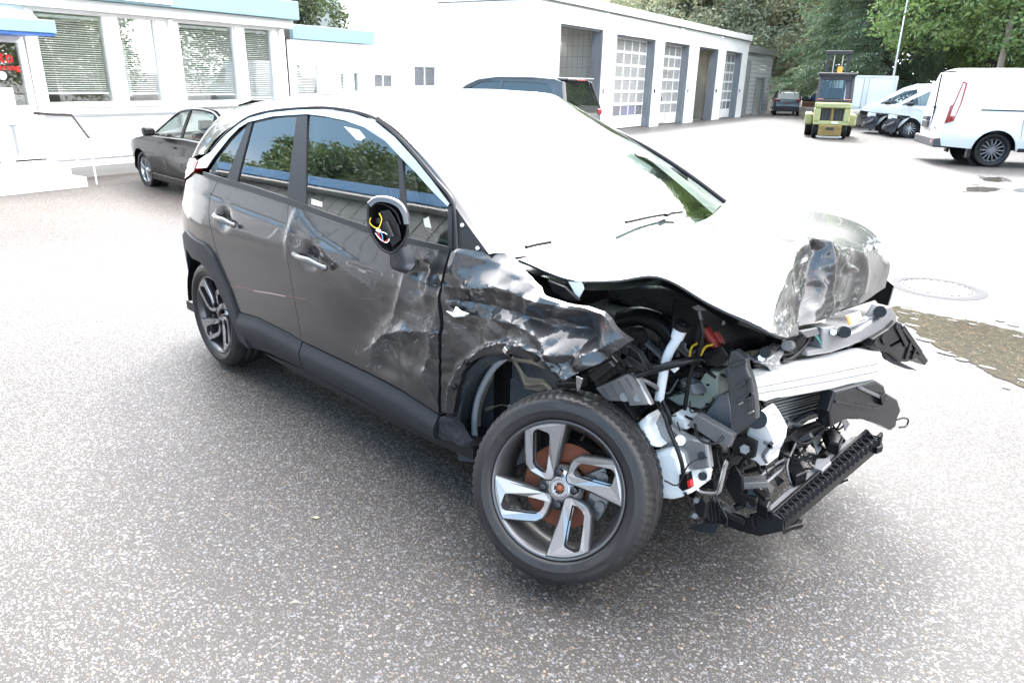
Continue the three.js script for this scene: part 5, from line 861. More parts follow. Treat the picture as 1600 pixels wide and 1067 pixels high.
{
  const xs = [0, 0.12, 0.24, 0.36, 0.48, 0.6, 0.72, 0.84, 0.94, 1], ts = [1, 0.95, 0.88, 0.75, 0.55, 0.28, 0, -0.28, -0.55, -0.75, -0.88, -0.95, -1];
  const net = xs.map((f) => ts.map((t) => { const xf = 0.13 + 0.12 * (1 - t * t), xr = -1.9 + 0.12 * Math.abs(t); return roofAt(lerp(xf, xr, f), t); }));
  part('roof', patch(net, 60, 60), roofPaint, car);
  const rear = [[-1.82, 1.49], [-1.89, 1.36], [-1.96, 1.18], [-2.0, 1.0]].map(([x, y], i) => [-1, -0.5, 0, 0.5, 1].map((t) => [x - 0.06 * (1 - t * t) + (i === 0 ? 0.04 * t * t : 0), y - (i === 0 ? 0.3 * Math.pow(Math.abs(t), 4) : i === 1 ? 0.18 * Math.pow(Math.abs(t), 4) : 0), t * [0.57, 0.56, 0.56, 0.61][i]]));
  part('rear_window', patch(rear, 10, 12), mats.dark_glass, car);
  part('roof_rail', tube([[-0.05, 0.9], [-0.3, 0.9], [-0.8, 0.9], [-1.2, 0.9], [-1.4, 0.9]].map(([x, t], i) => { const p = roofAt(x, -t); return V(p[0], p[1] + (i % 4 ? 0.028 : 0), p[2]); }), 0.011, 8), roofPaint, car);
  const top = ts.map((t) => { const p = roofAt(0.13 + 0.12 * (1 - t * t), t * 0.97); return V(p[0] - 0.004, p[1] + 0.001, p[2]); });
  const bot5 = [PZ(806, 402, 0.7), V(1.13, 1.075, 0.36), V(1.19, 1.085, 0), V(1.13, 1.085, -0.36), PZ(1132, 317, -0.71)];
  const bcv = new THREE.CatmullRomCurve3(bot5), bot = ts.map((t) => bcv.getPoint((1 - t) / 2));
  const rowsW = [0, 1, 2, 3, 4].map((k) => top.map((p, j) => { const q = p.clone().lerp(bot[j], k / 4); q.y += 0.035 * Math.sin(Math.PI * k / 4); q.x += 0.012 * Math.sin(Math.PI * k / 4); return q; }));
  part('windscreen', patch(rowsW, 24, 48), tint, car);
  const A = [[586, 185], [620, 208], [653, 245], [680, 280], [706, 316], [733, 355], [764, 397]].map(([u, v]) => S(u, v, 0.002)), Bn = rowsW.map((r) => r[0]);
  const inner = (f) => { const s = clamp(f * 4, 0, 3.999), i = Math.floor(s); return Bn[i].clone().lerp(Bn[i + 1], s - i); };
  part('windscreen_pillar', patch(A.map((p, i) => { const q = inner(i / 6), m = p.clone().lerp(q, 0.5).add(V(0.006, 0.014, 0.012)); return [p, m, q]; }), 30, 10), paint, car);
  part('windscreen_pillar', patch(A.map((p, i) => { const q = inner(i / 6), m = p.clone().lerp(q, 0.5).add(V(0.006, 0.014, 0.012)); return [q, m, p].map((k) => V(k.x, k.y, -k.z)); }), 30, 10), paint, car);
  part('cowl_panel', patch([bot.map((p) => p.clone().add(V(-0.02, -0.012, 0))), bot.map((p) => p.clone().add(V(0.1, -0.05, 0)))], 4, 20), junk, car);
  part('windscreen_seal', tube(rowsW.map((r) => r[12].clone().add(V(0.004, 0.006, 0))), 0.012, 6, 30), gloss, car);
  const wn = rowsW[4][6].clone().sub(rowsW[2][6]).cross(rowsW[3][8].clone().sub(rowsW[3][4])).normalize(), wk = rowsW[3][6].dot(wn) + (wn.y > 0 ? 0.02 : -0.02);
  part('wiper', [tube([[860, 378], [838, 382], [822, 386]].map(([u, v]) => hit(u, v, wn, wk)), 0.006, 6)], junk, car);
  part('wiper', [tube([[1066, 331], [1044, 334], [1010, 340], [978, 347]].map(([u, v]) => hit(u, v, wn, wk)), 0.006, 6), bar(hit(1050, 331, wn, wk), hit(1040, 336, wn, wk), 0.02, 0.012)], junk, car);
}
const hoodNet = [
  [PZ(810, 405, 0.71), V(1.1, 1.083, 0.32), V(1.17, 1.095, 0), V(1.12, 1.1, -0.36), PZ(1134, 317, -0.7)],
  [PZ(890, 436, 0.7), V(1.3, 1.105, 0.32), V(1.33, 1.12, 0), V(1.3, 1.125, -0.36), PZ(1188, 315, -0.67)],
  [PZ(960, 438, 0.7), V(1.45, 1.125, 0.32), V(1.47, 1.14, 0), V(1.45, 1.145, -0.36), PZ(1247, 325, -0.66)],
  [PZ(1031, 432, 0.71), V(1.6, 1.145, 0.27), V(1.6, 1.15, 0), V(1.59, 1.15, -0.36), PZ(1300, 335, -0.66)],
  [PZ(1110, 474, 0.71), V(1.71, 1.15, 0.22), V(1.71, 1.14, -0.04), V(1.71, 1.14, -0.36), PZ(1345, 350, -0.65)],
  [PZ(1175, 505, 0.7), PZ(1257, 380, 0.17), PZ(1318, 388, -0.04), PZ(1356, 384, -0.35), PZ(1374, 374, -0.62)],
  [PZ(1208, 520, 0.69), PZ(1246, 448, 0.25), PZ(1315, 440, -0.04), PZ(1362, 425, -0.37), PZ(1391, 412, -0.63)],
  [PZ(1230, 525, 0.66), PZ(1241, 522, 0.34), PZ(1300, 492, 0.02), PZ(1346, 474, -0.27), PZ(1384, 449, -0.59)]];
const seg2 = (u, v, a, b) => { const du = b[0] - a[0], dv = b[1] - a[1], t = clamp(((u - a[0]) * du + (v - a[1]) * dv) / (du * du + dv * dv), 0, 1); return Math.hypot(u - a[0] - t * du, v - a[1] - t * dv); };
const hoodDisp = (u, v, p, n) => {
  const scar = smooth(0.3, 0.08, Math.abs(v - 0.3)) * smooth(0.6, 0.78, u), nose = smooth(0.55, 0.75, u);
  let d = 0.012 * Math.exp(-seg2(u, v, [0.55, 0.12], [1, 0.2]) / 0.025) * nose;
  d -= 0.03 * scar * (f1(0.4 + v * 0.9 + 0.05 * fbm(u * 7, v * 7, 2, 2), 0.4 + u * 0.6, 2.2) / 0.06 - 0.9) * 0.3;
  d += 0.024 * Math.exp(-seg2(u, v, [0.7, 0.235], [1, 0.245]) / 0.022) * nose - 0.045 * Math.exp(-Math.pow(seg2(u, v, [0.76, 0.335], [1, 0.33]) / 0.055, 2)) + 0.02 * Math.exp(-seg2(u, v, [0.7, 0.27], [0.74, 0.36]) / 0.03);
  d += Math.max(scar, 0.35 * nose * smooth(0.85, 0.5, v)) * (0.02 * (0.22 - Math.abs(PN.noise(u * 11 + 0.4 * PN.noise(u * 20, v * 20, 1), v * 13, 4.4))) + 0.006 * (0.2 - Math.abs(PN.noise(u * 26, v * 24, 7.7))));
  d += 0.014 * Math.exp(-seg2(u, v, [0.68, 0.4], [0.98, 0.47]) / 0.03) - 0.016 * Math.exp(-Math.pow(seg2(u, v, [0.8, 0.6], [0.97, 0.62]) / 0.06, 2)) + 0.01 * Math.exp(-seg2(u, v, [0.78, 0.68], [0.95, 0.72]) / 0.04);
  d += 0.006 * fbm(u * 5, v * 4, 7, 3) * nose + 0.004 * Math.exp(-seg2(u, v, [0.05, 0.12], [0.5, 0.15]) / 0.04);
  p.addScaledVector(n.y < 0 ? n.negate() : n, d);
};
const hoodScar = canvasTex(1024, 1024, (c, W) => { reseed(8); c.fillStyle = 'rgb(40,40,42)'; c.fillRect(0, 0, W, W);
  const q = (u, v) => [u * W, (1 - v) * W], blot = (u0, v0, ru, rv, col, n) => { for (let k = 0; k < n; k++) { const a = rr(0, 6.28), r = Math.sqrt(rnd()), [x, y] = q(u0 + Math.cos(a) * r * ru, v0 + Math.sin(a) * r * rv); c.strokeStyle = col(); c.lineWidth = rr(0.8, 4); c.beginPath(); c.moveTo(x, y); c.lineTo(x + rr(-14, 14), y + rr(-7, 7)); c.stroke(); } };
  blot(0.9, 0.3, 0.09, 0.035, () => `rgba(222,222,226,${rr(0.3, 0.9)})`, 210); blot(0.82, 0.26, 0.1, 0.05, () => `rgba(205,205,215,${rr(0.1, 0.5)})`, 160); blot(0.87, 0.36, 0.08, 0.02, () => `rgba(170,60,70,${rr(0.1, 0.5)})`, 60); blot(0.87, 0.33, 0.12, 0.1, () => `rgba(215,215,220,${rr(0.05, 0.3)})`, 150); blot(0.97, 0.26, 0.02, 0.05, () => `rgba(225,225,228,${rr(0.2, 0.8)})`, 60); });
const hoodGeo = patch(hoodNet, 120, 130, hoodDisp);
part('bonnet', hoodGeo, mat('grey_metallic_bonnet', 1, 1, 1, 0.4, 0.18, { clearcoat: 1, clearcoatRoughness: 0.05, map: hoodScar }), car, { label: 'buckled bonnet with scraped nose' });
part('bonnet_inner', patch(hoodNet.slice(0, 6).map((r, i) => r.map((p, j) => p.clone().add(V(i > 4 ? -0.06 : 0, -0.035 - (i > 3 && j > 0 ? 0.05 : 0), 0)))), 30, 30, (u, v, p) => { p.y -= 0.012 * Math.max(0, Math.sin(u * 18) * Math.sin(v * 16)); p.z *= 0.97; }), junk, car);
part('bonnet_edge', tube(hoodNet.map((r) => r[0].clone().add(V(0, -0.006, -0.004))), 0.005, 6, 60), paint, car);
// flaps of torn metal at the bonnet hinge and wing
part('hinge_bracket', plate([[855, 438], [882, 448], [905, 470], [884, 470], [862, 455]].map((p) => PZ(...p, 0.72)), 0.015), junk, car);
part('torn_flap', plate([[888, 440], [908, 438], [912, 452], [903, 468]].map((p) => PZ(...p, 0.7)), 0.006, 0.001), whiteP, car);
part('hood_latch', [plate([[1080, 480], [1092, 476], [1112, 482], [1106, 486], [1088, 486]].map((p) => PZ(...p, 0.58)), 0.02), rod(PZ(1093, 486, 0.57), PZ(1096, 500, 0.57), 0.006)], greyMetal, car);
part('hood_stay', rod(PZ(1130, 507, 0.55), PZ(1138, 486, 0.55), 0.005), greyMetal, car);
// --- far side, floor, bulkhead, inner shell behind the gaps
{
  const far = [[1.75, 0.35], [1.8, 0.85], [1.55, 0.98], [1.0, 1.06], [0.72, 1.2], [0.4, 1.38], [0.1, 1.48], [-0.3, 1.505], [-0.8, 1.48], [-1.1, 1.41], [-1.35, 1.3], [-1.55, 1.2], [-1.95, 1.12], [-2.0, 0.6], [-1.9, 0.3], [-1.7, 0.3], [-1.62, 0.6], [-1.302, 0.74], [-0.98, 0.6], [-0.92, 0.28], [0.9, 0.24], [0.98, 0.6], [1.302, 0.74], [1.62, 0.6], [1.66, 0.35]];
  const win = [[-1.25, 1.13], [-0.95, 1.42], [-0.45, 1.47], [-0.43, 1.12]], win2 = [[-0.33, 1.12], [-0.35, 1.475], [0, 1.465], [0.3, 1.38], [0.66, 1.2], [0.68, 1.09]];
  part('body_side', sheet(rev(far), (x, y) => V(x, y, -carW(x, y)), 0.03, { holes: [win, win2], flip: true, inward: V(0, 0, 1) }), paint, car);
  for (const w of [win, win2]) part('side_window', sheet(rev(w), (x, y) => V(x, y, -carW(x, y) + 0.01), 0.05, { flange: 0, flip: true }), tint, car);
  const inner = [[-1.9, 0.4], [-0.95, 0.24], [0.66, 0.22], [0.7, 1.0], [0.68, 1.06], [-0.36, 1.09], [-1.1, 1.1], [-1.85, 1.05]];
  part('door_inner', sheet(inner, (x, y) => V(x, y, carW(x, y) - 0.075), 0.05, { flange: 0 }), junk, car);
  part('door_frame_inner', [tube([[0.69, 1.16], [0.45, 1.33], [0.2, 1.42], [-0.1, 1.46], [-0.5, 1.465], [-0.95, 1.41], [-1.3, 1.2]].map(([x, y]) => V(x, y, carW(x, y) - 0.04)), 0.028, 6, 60), bar(V(-0.38, 1.08, carW(-0.38, 1.08) - 0.05), V(-0.4, 1.47, carW(-0.4, 1.47) - 0.05), 0.09, 0.05)], junk, car);
  part('floor_pan', box(-1.95, 0.85, 0.2, 0.26, -0.74, 0.74), junk, car); part('bulkhead', box(0.78, 0.86, 0.26, 1.03, -0.72, 0.62), junk, car); part('engine_tray', box(0.862, 1.62, 0.24, 0.27, -0.7, 0.42), junk, car);
  part('dashboard', [box(0.42, 0.775, 0.85, 1.06, -0.68, 0.68, 0.06), box(0.6, 1.0, 1.0, 1.045, -0.62, 0.6, 0.02)], junk, car);
  const seatM = mat('seat_fabric', 0.03, 0.03, 0.032, 0.85);
  for (const [x, z] of [[-0.15, -0.36], [-0.15, 0.36]]) part('seat', [box(x - 0.25, x + 0.28, 0.42, 0.6, z - 0.25, z + 0.25, 0.07), bar(V(x - 0.2, 0.52, z), V(x - 0.42, 1.14, z), 0.46, 0.14, 0.06), bar(V(x - 0.43, 1.16, z), V(x - 0.47, 1.34, z), 0.26, 0.1, 0.045)], seatM, car);
  part('rear_seat', [box(-1.2, -0.75, 0.42, 0.58, -0.62, 0.62, 0.06), bar(V(-1.15, 0.5, 0), V(-1.32, 1.1, 0), 1.26, 0.14, 0.05), ...[-0.4, 0, 0.4].map((z) => bar(V(-1.33, 1.12, z), V(-1.37, 1.28, z), 0.24, 0.09, 0.04))], seatM, car);
  part('steering_wheel', (() => { const g = new THREE.TorusGeometry(0.185, 0.016, 10, 40); g.rotateY(Math.PI / 2); g.rotateZ(0.4); g.translate(0.3, 1.0, -0.36); return g; })(), junk, car);
  part('door_label', sheet(S2([[486, 311], [502, 316], [502, 323], [486, 319]]), onSide(-0.002, false), 0.01, { flange: 0.001 }), whiteP, car);
  part('door_mirror', box(0.45, 0.62, 1.08, 1.24, -1.05, -0.86, 0.05), gloss, car);
  part('hanging_curtain_airbag', patch([[V(0.62, 1.2, -0.6), V(0.62, 0.95, -0.62)], [V(0.3, 1.38, -0.6), V(0.3, 1.0, -0.63)], [V(0.0, 1.45, -0.6), V(0, 1.02, -0.62)]], 10, 10, (u, v, p) => { p.z += 0.03 * Math.sin(u * 14) * (1 - v); }), mat('airbag_cloth', 0.5, 0.55, 0.53, 0.9), car);
}
// --- front wheel house
{
  const Zi = 0.6;
  part('wheel_house_panel', plate([[716, 720], [706, 640], [722, 580], [760, 545], [815, 540], [880, 575], [905, 625], [880, 700], [800, 730]].map((p) => PZ(...p, Zi)), 0.02, 0.004), liner, car);
  const arc = [[704, 690], [706, 650], [716, 610], [732, 580], [752, 560], [780, 551]];
  part('wheel_arch_liner', patch(arc.map(([u, v]) => [S(u, v, -0.02), S(u + 14, v + 6, -0.1), PZ(u + 22, v + 10, 0.72)]), 30, 8, (u, v, p) => { p.z += 0.01 * fbm(u * 12, v * 5, 3, 3); }), liner, car);
  part('liner_edge', tube([[745, 706], [741, 670], [745, 630], [757, 598], [774, 572], [792, 557]].map(([u, v]) => PZ(u, v, 0.735)), 0.013, 8, 50), mat('liner_edge_grey', 0.3, 0.31, 0.33, 0.5), car);
  part('liner_edge', tube([[722, 700], [716, 655], [724, 612], [742, 580], [766, 558]].map(([u, v]) => PZ(u, v, 0.79)), 0.011, 8, 50), liner, car);
  for (const L of [[[752, 700], [748, 665], [752, 630], [764, 600], [780, 572], [800, 560]], [[800, 558], [816, 585], [822, 600], [850, 600], [862, 612]], [[760, 640], [790, 632], [806, 642]], [[802, 562], [830, 566], [852, 574]]]) part('sealer_bead', tube(L.map(([u, v]) => PZ(u, v, Zi + 0.012)), 0.009, 6, 40), mastic, car);
  part('sealer_patch', plate([[808, 572], [822, 590], [846, 592], [860, 606], [842, 612], [820, 608], [812, 590]].map((p) => PZ(...p, Zi + 0.01)), 0.012, 0.004), mastic, car);
  part('strut_tower', plate([[770, 600], [800, 590], [850, 625], [840, 690], [770, 690]].map((p) => PZ(...p, Zi + 0.008)), 0.02, 0.008), liner, car);
  part('suspension_strut', rod(PZ(838, 640, 0.66), PZ(858, 760, 0.66), 0.035), junk, car);
  for (const [u, v] of [[790, 547], [838, 560], [869, 581], [728, 566], [709, 605]]) part('wing_clip', [(() => { const p = S(u, v, 0.006 + 0.01), g = new RoundedBoxGeometry(0.02, 0.022, 0.012, 2, 0.004); g.rotateZ(-0.5); g.translate(p.x, p.y, p.z); return g; })()], u === 790 || u === 869 ? chrome : junk, car);
}
// --- wheels
function rimParts(g) {
  const R = 0.229, al = mats.machined;
  const rimGeo = lathe([[R * 0.975, -0.2], [R * 0.96, -0.17], [R * 0.88, -0.14], [R * 0.87, -0.03], [R * 0.935, -0.012], [R * 0.95, -0.003], [R * 0.985, 0.003], [R * 1.0, 0.0], [R * 1.004, -0.006], [R * 0.985, -0.02]], 96);
  part('rim_barrel', rimGeo, mats.barrel, g);
  for (let k = 0; k < 4; k++) {
    const a = k * Math.PI / 2, P = (list) => list.map(([x, y]) => new THREE.Vector2(x * R, y * R));
    // one open loop: a straight arm to the rim and a hooked one behind it
    const arc = []; for (let q = 0; q <= 10; q++) { const t = lerp(0.69, -0.02, q / 10); arc.push([Math.cos(t) * 0.968, Math.sin(t) * 0.968]); }
    const sh = new THREE.Shape(P([[0.2, 0.085], [0.12, 0.09], [0.075, 0.14], [0.068, 0.22], [0.105, 0.39], [0.15, 0.48], [0.25, 0.555], [0.45, 0.585], ...arc, [0.5, 0.045]]));
    sh.holes.push(new THREE.Path(P([[0.152, 0.215], [0.155, 0.3], [0.2, 0.4], [0.27, 0.463], [0.42, 0.48], [0.72, 0.5], [0.79, 0.48], [0.83, 0.41], [0.8, 0.24], [0.76, 0.2], [0.45, 0.19], [0.2, 0.2]])));
    const sg = new THREE.ExtrudeGeometry(sh, { depth: 0.022, bevelEnabled: true, bevelThickness: 0.006, bevelSize: 0.006, bevelOffset: -0.006, bevelSegments: 2, curveSegments: 10 });
    const p = sg.attributes.position; for (let i = 0; i < p.count; i++) { const r = Math.hypot(p.getX(i), p.getY(i)) / R; p.setZ(i, p.getZ(i) - 0.028 - 0.028 * smooth(1, 0.35, r) + 0.002); } sg.computeVertexNormals(); sg.rotateZ(a);
    part('spoke', sg, [mats.machined, mats.spoke_side], g);
  }
  part('hub', [lathe([[0.018, -0.03], [0.036, -0.028], [0.04, -0.034], [0.075, -0.044], [0.078, -0.09], [0, -0.09]], 40)], mats.machined, g);
  part('hub_bore', [lathe([[0, -0.042], [0.026, -0.042], [0.028, -0.03], [0.031, -0.0275]], 28)], mats.bolt_black, g); part('hub_nut', [lathe([[0, -0.026], [0.007, -0.026], [0.008, -0.032], [0.014, -0.033], [0.015, -0.042]], 20)], mats.rust, g); for (let k = 0; k < 5; k++) part('centre_clip', bar(V(Math.cos(k * 1.257) * 0.014, Math.sin(k * 1.257) * 0.014, -0.034), V(Math.cos(k * 1.257) * 0.027, Math.sin(k * 1.257) * 0.027, -0.03), 0.003, 0.004), mats.machined, g);
  for (let k = 0; k < 4; k++) { const b = cyl(0.0125, 0.012, 0.026, 6); b.rotateX(Math.PI / 2); const a = k * Math.PI / 2 + 0.12; b.translate(Math.cos(a) * 0.054, Math.sin(a) * 0.054, -0.028); const c = new THREE.SphereGeometry(0.0125, 14, 8); c.scale(1, 1, 0.5); c.translate(Math.cos(a) * 0.054, Math.sin(a) * 0.054, -0.015); part('wheel_bolt', [b, c], mats.bolt_black, g); }
  part('valve', rod(V(0.06 * 1, 0.19, -0.03), V(0.055, 0.178, -0.006), 0.005), junk, g);
  part('brake_disc', lathe([[0.04, -0.1], [0.075, -0.1], [0.08, -0.085], [0.142, -0.085], [0.142, -0.108], [0.04, -0.108]], 56), mats.rust, g);
  part('brake_caliper', [(() => { const s = new THREE.Shape(); s.absarc(0, 0, 0.155, -0.55, 0.62, false); s.absarc(0, 0, 0.095, 0.62, -0.55, true); const q = new THREE.ExtrudeGeometry(s, { depth: 0.05, bevelEnabled: true, bevelSize: 0.006, bevelThickness: 0.006, bevelSegments: 2, curveSegments: 10 }); q.translate(0, 0, -0.125); return q; })(), rod(V(0.13, 0.06, -0.075), V(0.13, 0.06, -0.06), 0.02), rod(V(0.135, -0.035, -0.075), V(0.135, -0.035, -0.06), 0.018)], mats.caliper, g);
  const T = 0.322;
  const prof = [[R * 0.99, -0.012], [R * 1.02, 0.002], [R * 1.06, 0.009], [R * 1.13, 0.0135], [R * 1.135, 0.0155], [R * 1.15, 0.0155], [R * 1.155, 0.0135], [0.283, 0.011], [0.296, 0.003], [0.305, -0.007], [0.312, -0.019], [0.3155, -0.032], [0.317, -0.05], [0.309, -0.052], [0.309, -0.06], [T, -0.062], [T + 0.001, -0.088], [0.31, -0.09], [0.31, -0.1], [T + 0.0015, -0.102], [T + 0.001, -0.128], [0.31, -0.13], [0.31, -0.14], [T, -0.142], [0.316, -0.165], [0.31, -0.18], [0.3, -0.193], [0.27, -0.21], [R, -0.19]];
  const N = 216, tg = lathe(prof, N), tp = tg.attributes.position;   // sipes across the shoulders
  for (let i = 0; i < tp.count; i++) { const x = tp.getX(i), y = tp.getY(i), z = tp.getZ(i), r = Math.hypot(x, y); if (r > 0.303 && z < -0.006 && z > -0.19) { const k = Math.round((Math.atan2(y, x) + Math.PI) / (2 * Math.PI) * N) + Math.round((z + 0.09) * 30); const cut = k % 3 === 0 ? 0.0045 : 0; tp.setX(i, x * (r - cut) / r); tp.setY(i, y * (r - cut) / r); } }
  tg.computeVertexNormals(); part('tyre', tg, mats.tyre, g);
}
mat('spoke_side', 0.03, 0.03, 0.033, 0.4, 0.3); mat('machined', 0.24, 0.24, 0.25, 0.3, 0.7, { clearcoat: 0.5, clearcoatRoughness: 0.08, roughnessMap: grime }); mat('barrel', 0.07, 0.07, 0.075, 0.3, 0.6, { clearcoat: 0.5 });
mat('rust', 1, 1, 1, 0.75, 0.1, { map: canvasTex(256, 256, (c) => { reseed(3); c.fillStyle = 'rgb(120,66,44)'; c.fillRect(0, 0, 256, 256); for (let k = 0; k < 2600; k++) { c.fillStyle = `rgba(${rr(70, 165) | 0},${rr(40, 85) | 0},${rr(25, 50) | 0},0.35)`; c.fillRect(rnd() * 256, rnd() * 256, rr(1, 9), rr(1, 4)); } }) });
mat('bolt_black', 0.02, 0.02, 0.024, 0.25, 0.6); mat('caliper', 0.09, 0.09, 0.092, 0.5, 0.3, { roughnessMap: grime });
mat('tyre', 1, 1, 1, 0.68, 0, { specularIntensity: 0.5, roughnessMap: grime, map: canvasTex(1024, 256, (c) => { reseed(14); c.fillStyle = 'rgb(37,36,37)'; c.fillRect(0, 0, 1024, 256); for (let k = 0; k < 420; k++) { c.fillStyle = `rgba(${rnd() < 0.5 ? '30,30,30' : '92,90,88'},${rr(0.04, 0.16)})`; c.beginPath(); c.ellipse(rnd() * 1024, rnd() * 256, rr(6, 60), rr(1, 9), 0, 0, 7); c.fill(); } for (let k = 0; k < 500; k++) { c.fillStyle = `rgba(150,148,142,${rr(0.05, 0.3)})`; c.fillRect(rnd() * 1024, rnd() * 256, rr(1, 8), 1); } }) });
{
  const w = new THREE.Group(); w.name = 'wheel'; rimParts(w); car.add(w); w.userData.label = 'front wheel turned out with rusty brake disc';
  const phi = 20 * Math.PI / 180, cam_ = 18 * Math.PI / 180, ax = V(Math.sin(phi) * Math.cos(cam_), Math.sin(cam_), Math.cos(phi) * Math.cos(cam_));
  const e1 = V(0, 1, 0).cross(ax).normalize(), e2 = ax.clone().cross(e1);
  w.quaternion.setFromRotationMatrix(new THREE.Matrix4().makeBasis(e1, e2, ax)); w.position.copy(PZ(869, 766, 0.935)); w.scale.setScalar(1.01);
  const r = w.clone(); r.name = 'wheel'; r.userData.label = 'rear wheel with dark alloy rim'; r.position.copy(PZ(334, 492, 0.835)); r.rotation.set(0, -0.03, 0.35); r.scale.setScalar(1); car.add(r);
  const l = w.clone(); l.name = 'wheel'; delete l.userData.label; l.position.set(-1.302, 0.325, -0.83); l.rotation.set(0, Math.PI, 0); l.scale.setScalar(1); car.add(l);
  const l2 = l.clone(); l2.name = 'wheel'; l2.position.set(1.302, 0.325, -0.83); car.add(l2);
}
// --- door handles
for (const [n, a, b, c] of [['front', [459, 397], [482, 407], [507, 419]], ['rear', [334, 336], [349, 344], [364, 352]]]) {
  const A = S(...a, 0.012), B = S(...b, 0.042), C = S(...c, 0.022), g = tube([A, A.clone().lerp(B, 0.45).add(V(0, 0, 0.008)), B, B.clone().lerp(C, 0.6).add(V(0, 0, 0.004)), C], 0.0125, 12, 40);
  part('door_handle', g, mat('handle_' + n, 0.07, 0.07, 0.075, 0.3, 0.3, { clearcoat: 1 }), car);
  part('handle_end', (() => { const s = new THREE.SphereGeometry(0.0145, 14, 10); s.translate(...C.toArray()); return s; })(), mats['handle_' + n], car);
  const q = S(b[0] + (n === 'front' ? 3 : 3), b[1] - 8, 0); part('handle_recess_shade', (() => { const g2 = new THREE.SphereGeometry(1, 24, 12); g2.scale(0.036, 0.022, 0.004); g2.rotateZ(-0.1); g2.translate(q.x, q.y, q.z + dent(q.x, q.y) + 0.003); return g2; })(), gloss, car);  // black ellipse drawn in for the shade of the handle hollow
}
// --- broken door mirror: open shell, motor, loose wires, foot
{
  const mc = PZ(605, 352, 0.985), back = ray(605, 352).normalize().add(V(0.25, 0.1, 0)).normalize(), n = back.clone().negate();
  const ringPx = [[574, 330], [576, 318], [588, 310], [608, 311], [624, 319], [634, 336], [637, 357], [633, 374], [621, 390], [611, 396], [598, 391], [584, 374], [575, 351]];
  const ring = ringPx.map((p) => hit(...p, n, mc.dot(n))), net = []; for (let k = 0; k <= 6; k++) { const s = k / 6 * Math.PI / 2; net.push([...ring, ring[0]].map((p) => mc.clone().lerp(p, Math.max(0.02, Math.cos(s))).addScaledVector(back, 0.1 * Math.sin(s)))); }
  const m = part('door_mirror', patch(net, 24, 60), gloss, car, { label: 'door mirror without glass, wires hanging out' });
  part('shell_rim', tube(ring.map((p) => p.clone().lerp(mc, 0.02)), 0.0045, 8, 90, true), gloss, m);
  part('mirror_cap', patch([[576, 319], [588, 310.5], [608, 311.5], [624, 319.5], [633, 333], [637, 350]].map((p) => { const a = hit(...p, n, mc.dot(n)), o = a.clone().sub(mc).normalize(); return [a.clone().addScaledVector(n, 0.008).addScaledVector(o, -0.012), a.clone().addScaledVector(n, 0.004).addScaledVector(o, 0.006), a.clone().addScaledVector(o, 0.009).addScaledVector(back, 0.02), mc.clone().lerp(a, 0.96).addScaledVector(back, 0.05)]; }), 24, 12), mat('mirror_cap_grey', 0.05, 0.05, 0.055, 0.4, 0.3, { clearcoat: 1 }), m);
  const at = (u, v, d) => hit(u, v, n, mc.dot(n) - d);
  part('motor', [rod(at(601, 349, 0.03), at(612, 372, 0.02), 0.026, 0.02), rod(at(590, 342, 0.035), at(592, 350, 0.03), 0.014), plate([at(592, 330, 0.02), at(608, 327, 0.02), at(622, 350, 0.02), at(628, 375, 0.025), at(612, 388, 0.025), at(604, 368, 0.02)], 0.02)], junk, m);
  part('bezel_lip', tube([[576, 326], [590, 318], [606, 322], [618, 332], [626, 350]].map((p) => at(...p, 0.006)), 0.004, 6), junk, m);
  for (const [c, L] of [[[0.75, 0.5, 0.02], [[592, 333], [596, 342], [593, 353], [589, 360]]], [[0.7, 0.45, 0.02], [[579, 340], [577, 347], [584, 355], [590, 357]]], [[0.5, 0.03, 0.03], [[590, 362], [594, 372], [600, 378], [606, 374]]], [[0.7, 0.7, 0.68], [[586, 364], [594, 374], [604, 379], [608, 372], [603, 365], [594, 362]]], [[0.1, 0.25, 0.5], [[590, 358], [596, 366], [598, 376]]]]) part('wire', tube(L.map((p) => at(...p, 0.004)), 0.0022, 5, 24), mat('wire_' + L[0][0], ...c, 0.5), m);
  part('connector', bar(at(588, 358, 0.004), at(594, 362, 0.002), 0.012, 0.01, 0.002), whiteP, m);
  part('mirror_foot', patch([[[608, 394], [640, 382]], [[609, 408], [646, 400]], [[612, 420], [648, 412]], [[634, 428], [648, 414]]].map(([a, b]) => [PZ(...a, 0.955), PZ((a[0] + b[0]) / 2, (a[1] + b[1]) / 2 + 1, 0.97), PZ(...b, 0.93)]), 12, 10), trim, m);
  part('mirror_neck', rod(PZ(625, 388, 0.94), PZ(640, 415, 0.88), 0.032, 0.03), trim, m);
}
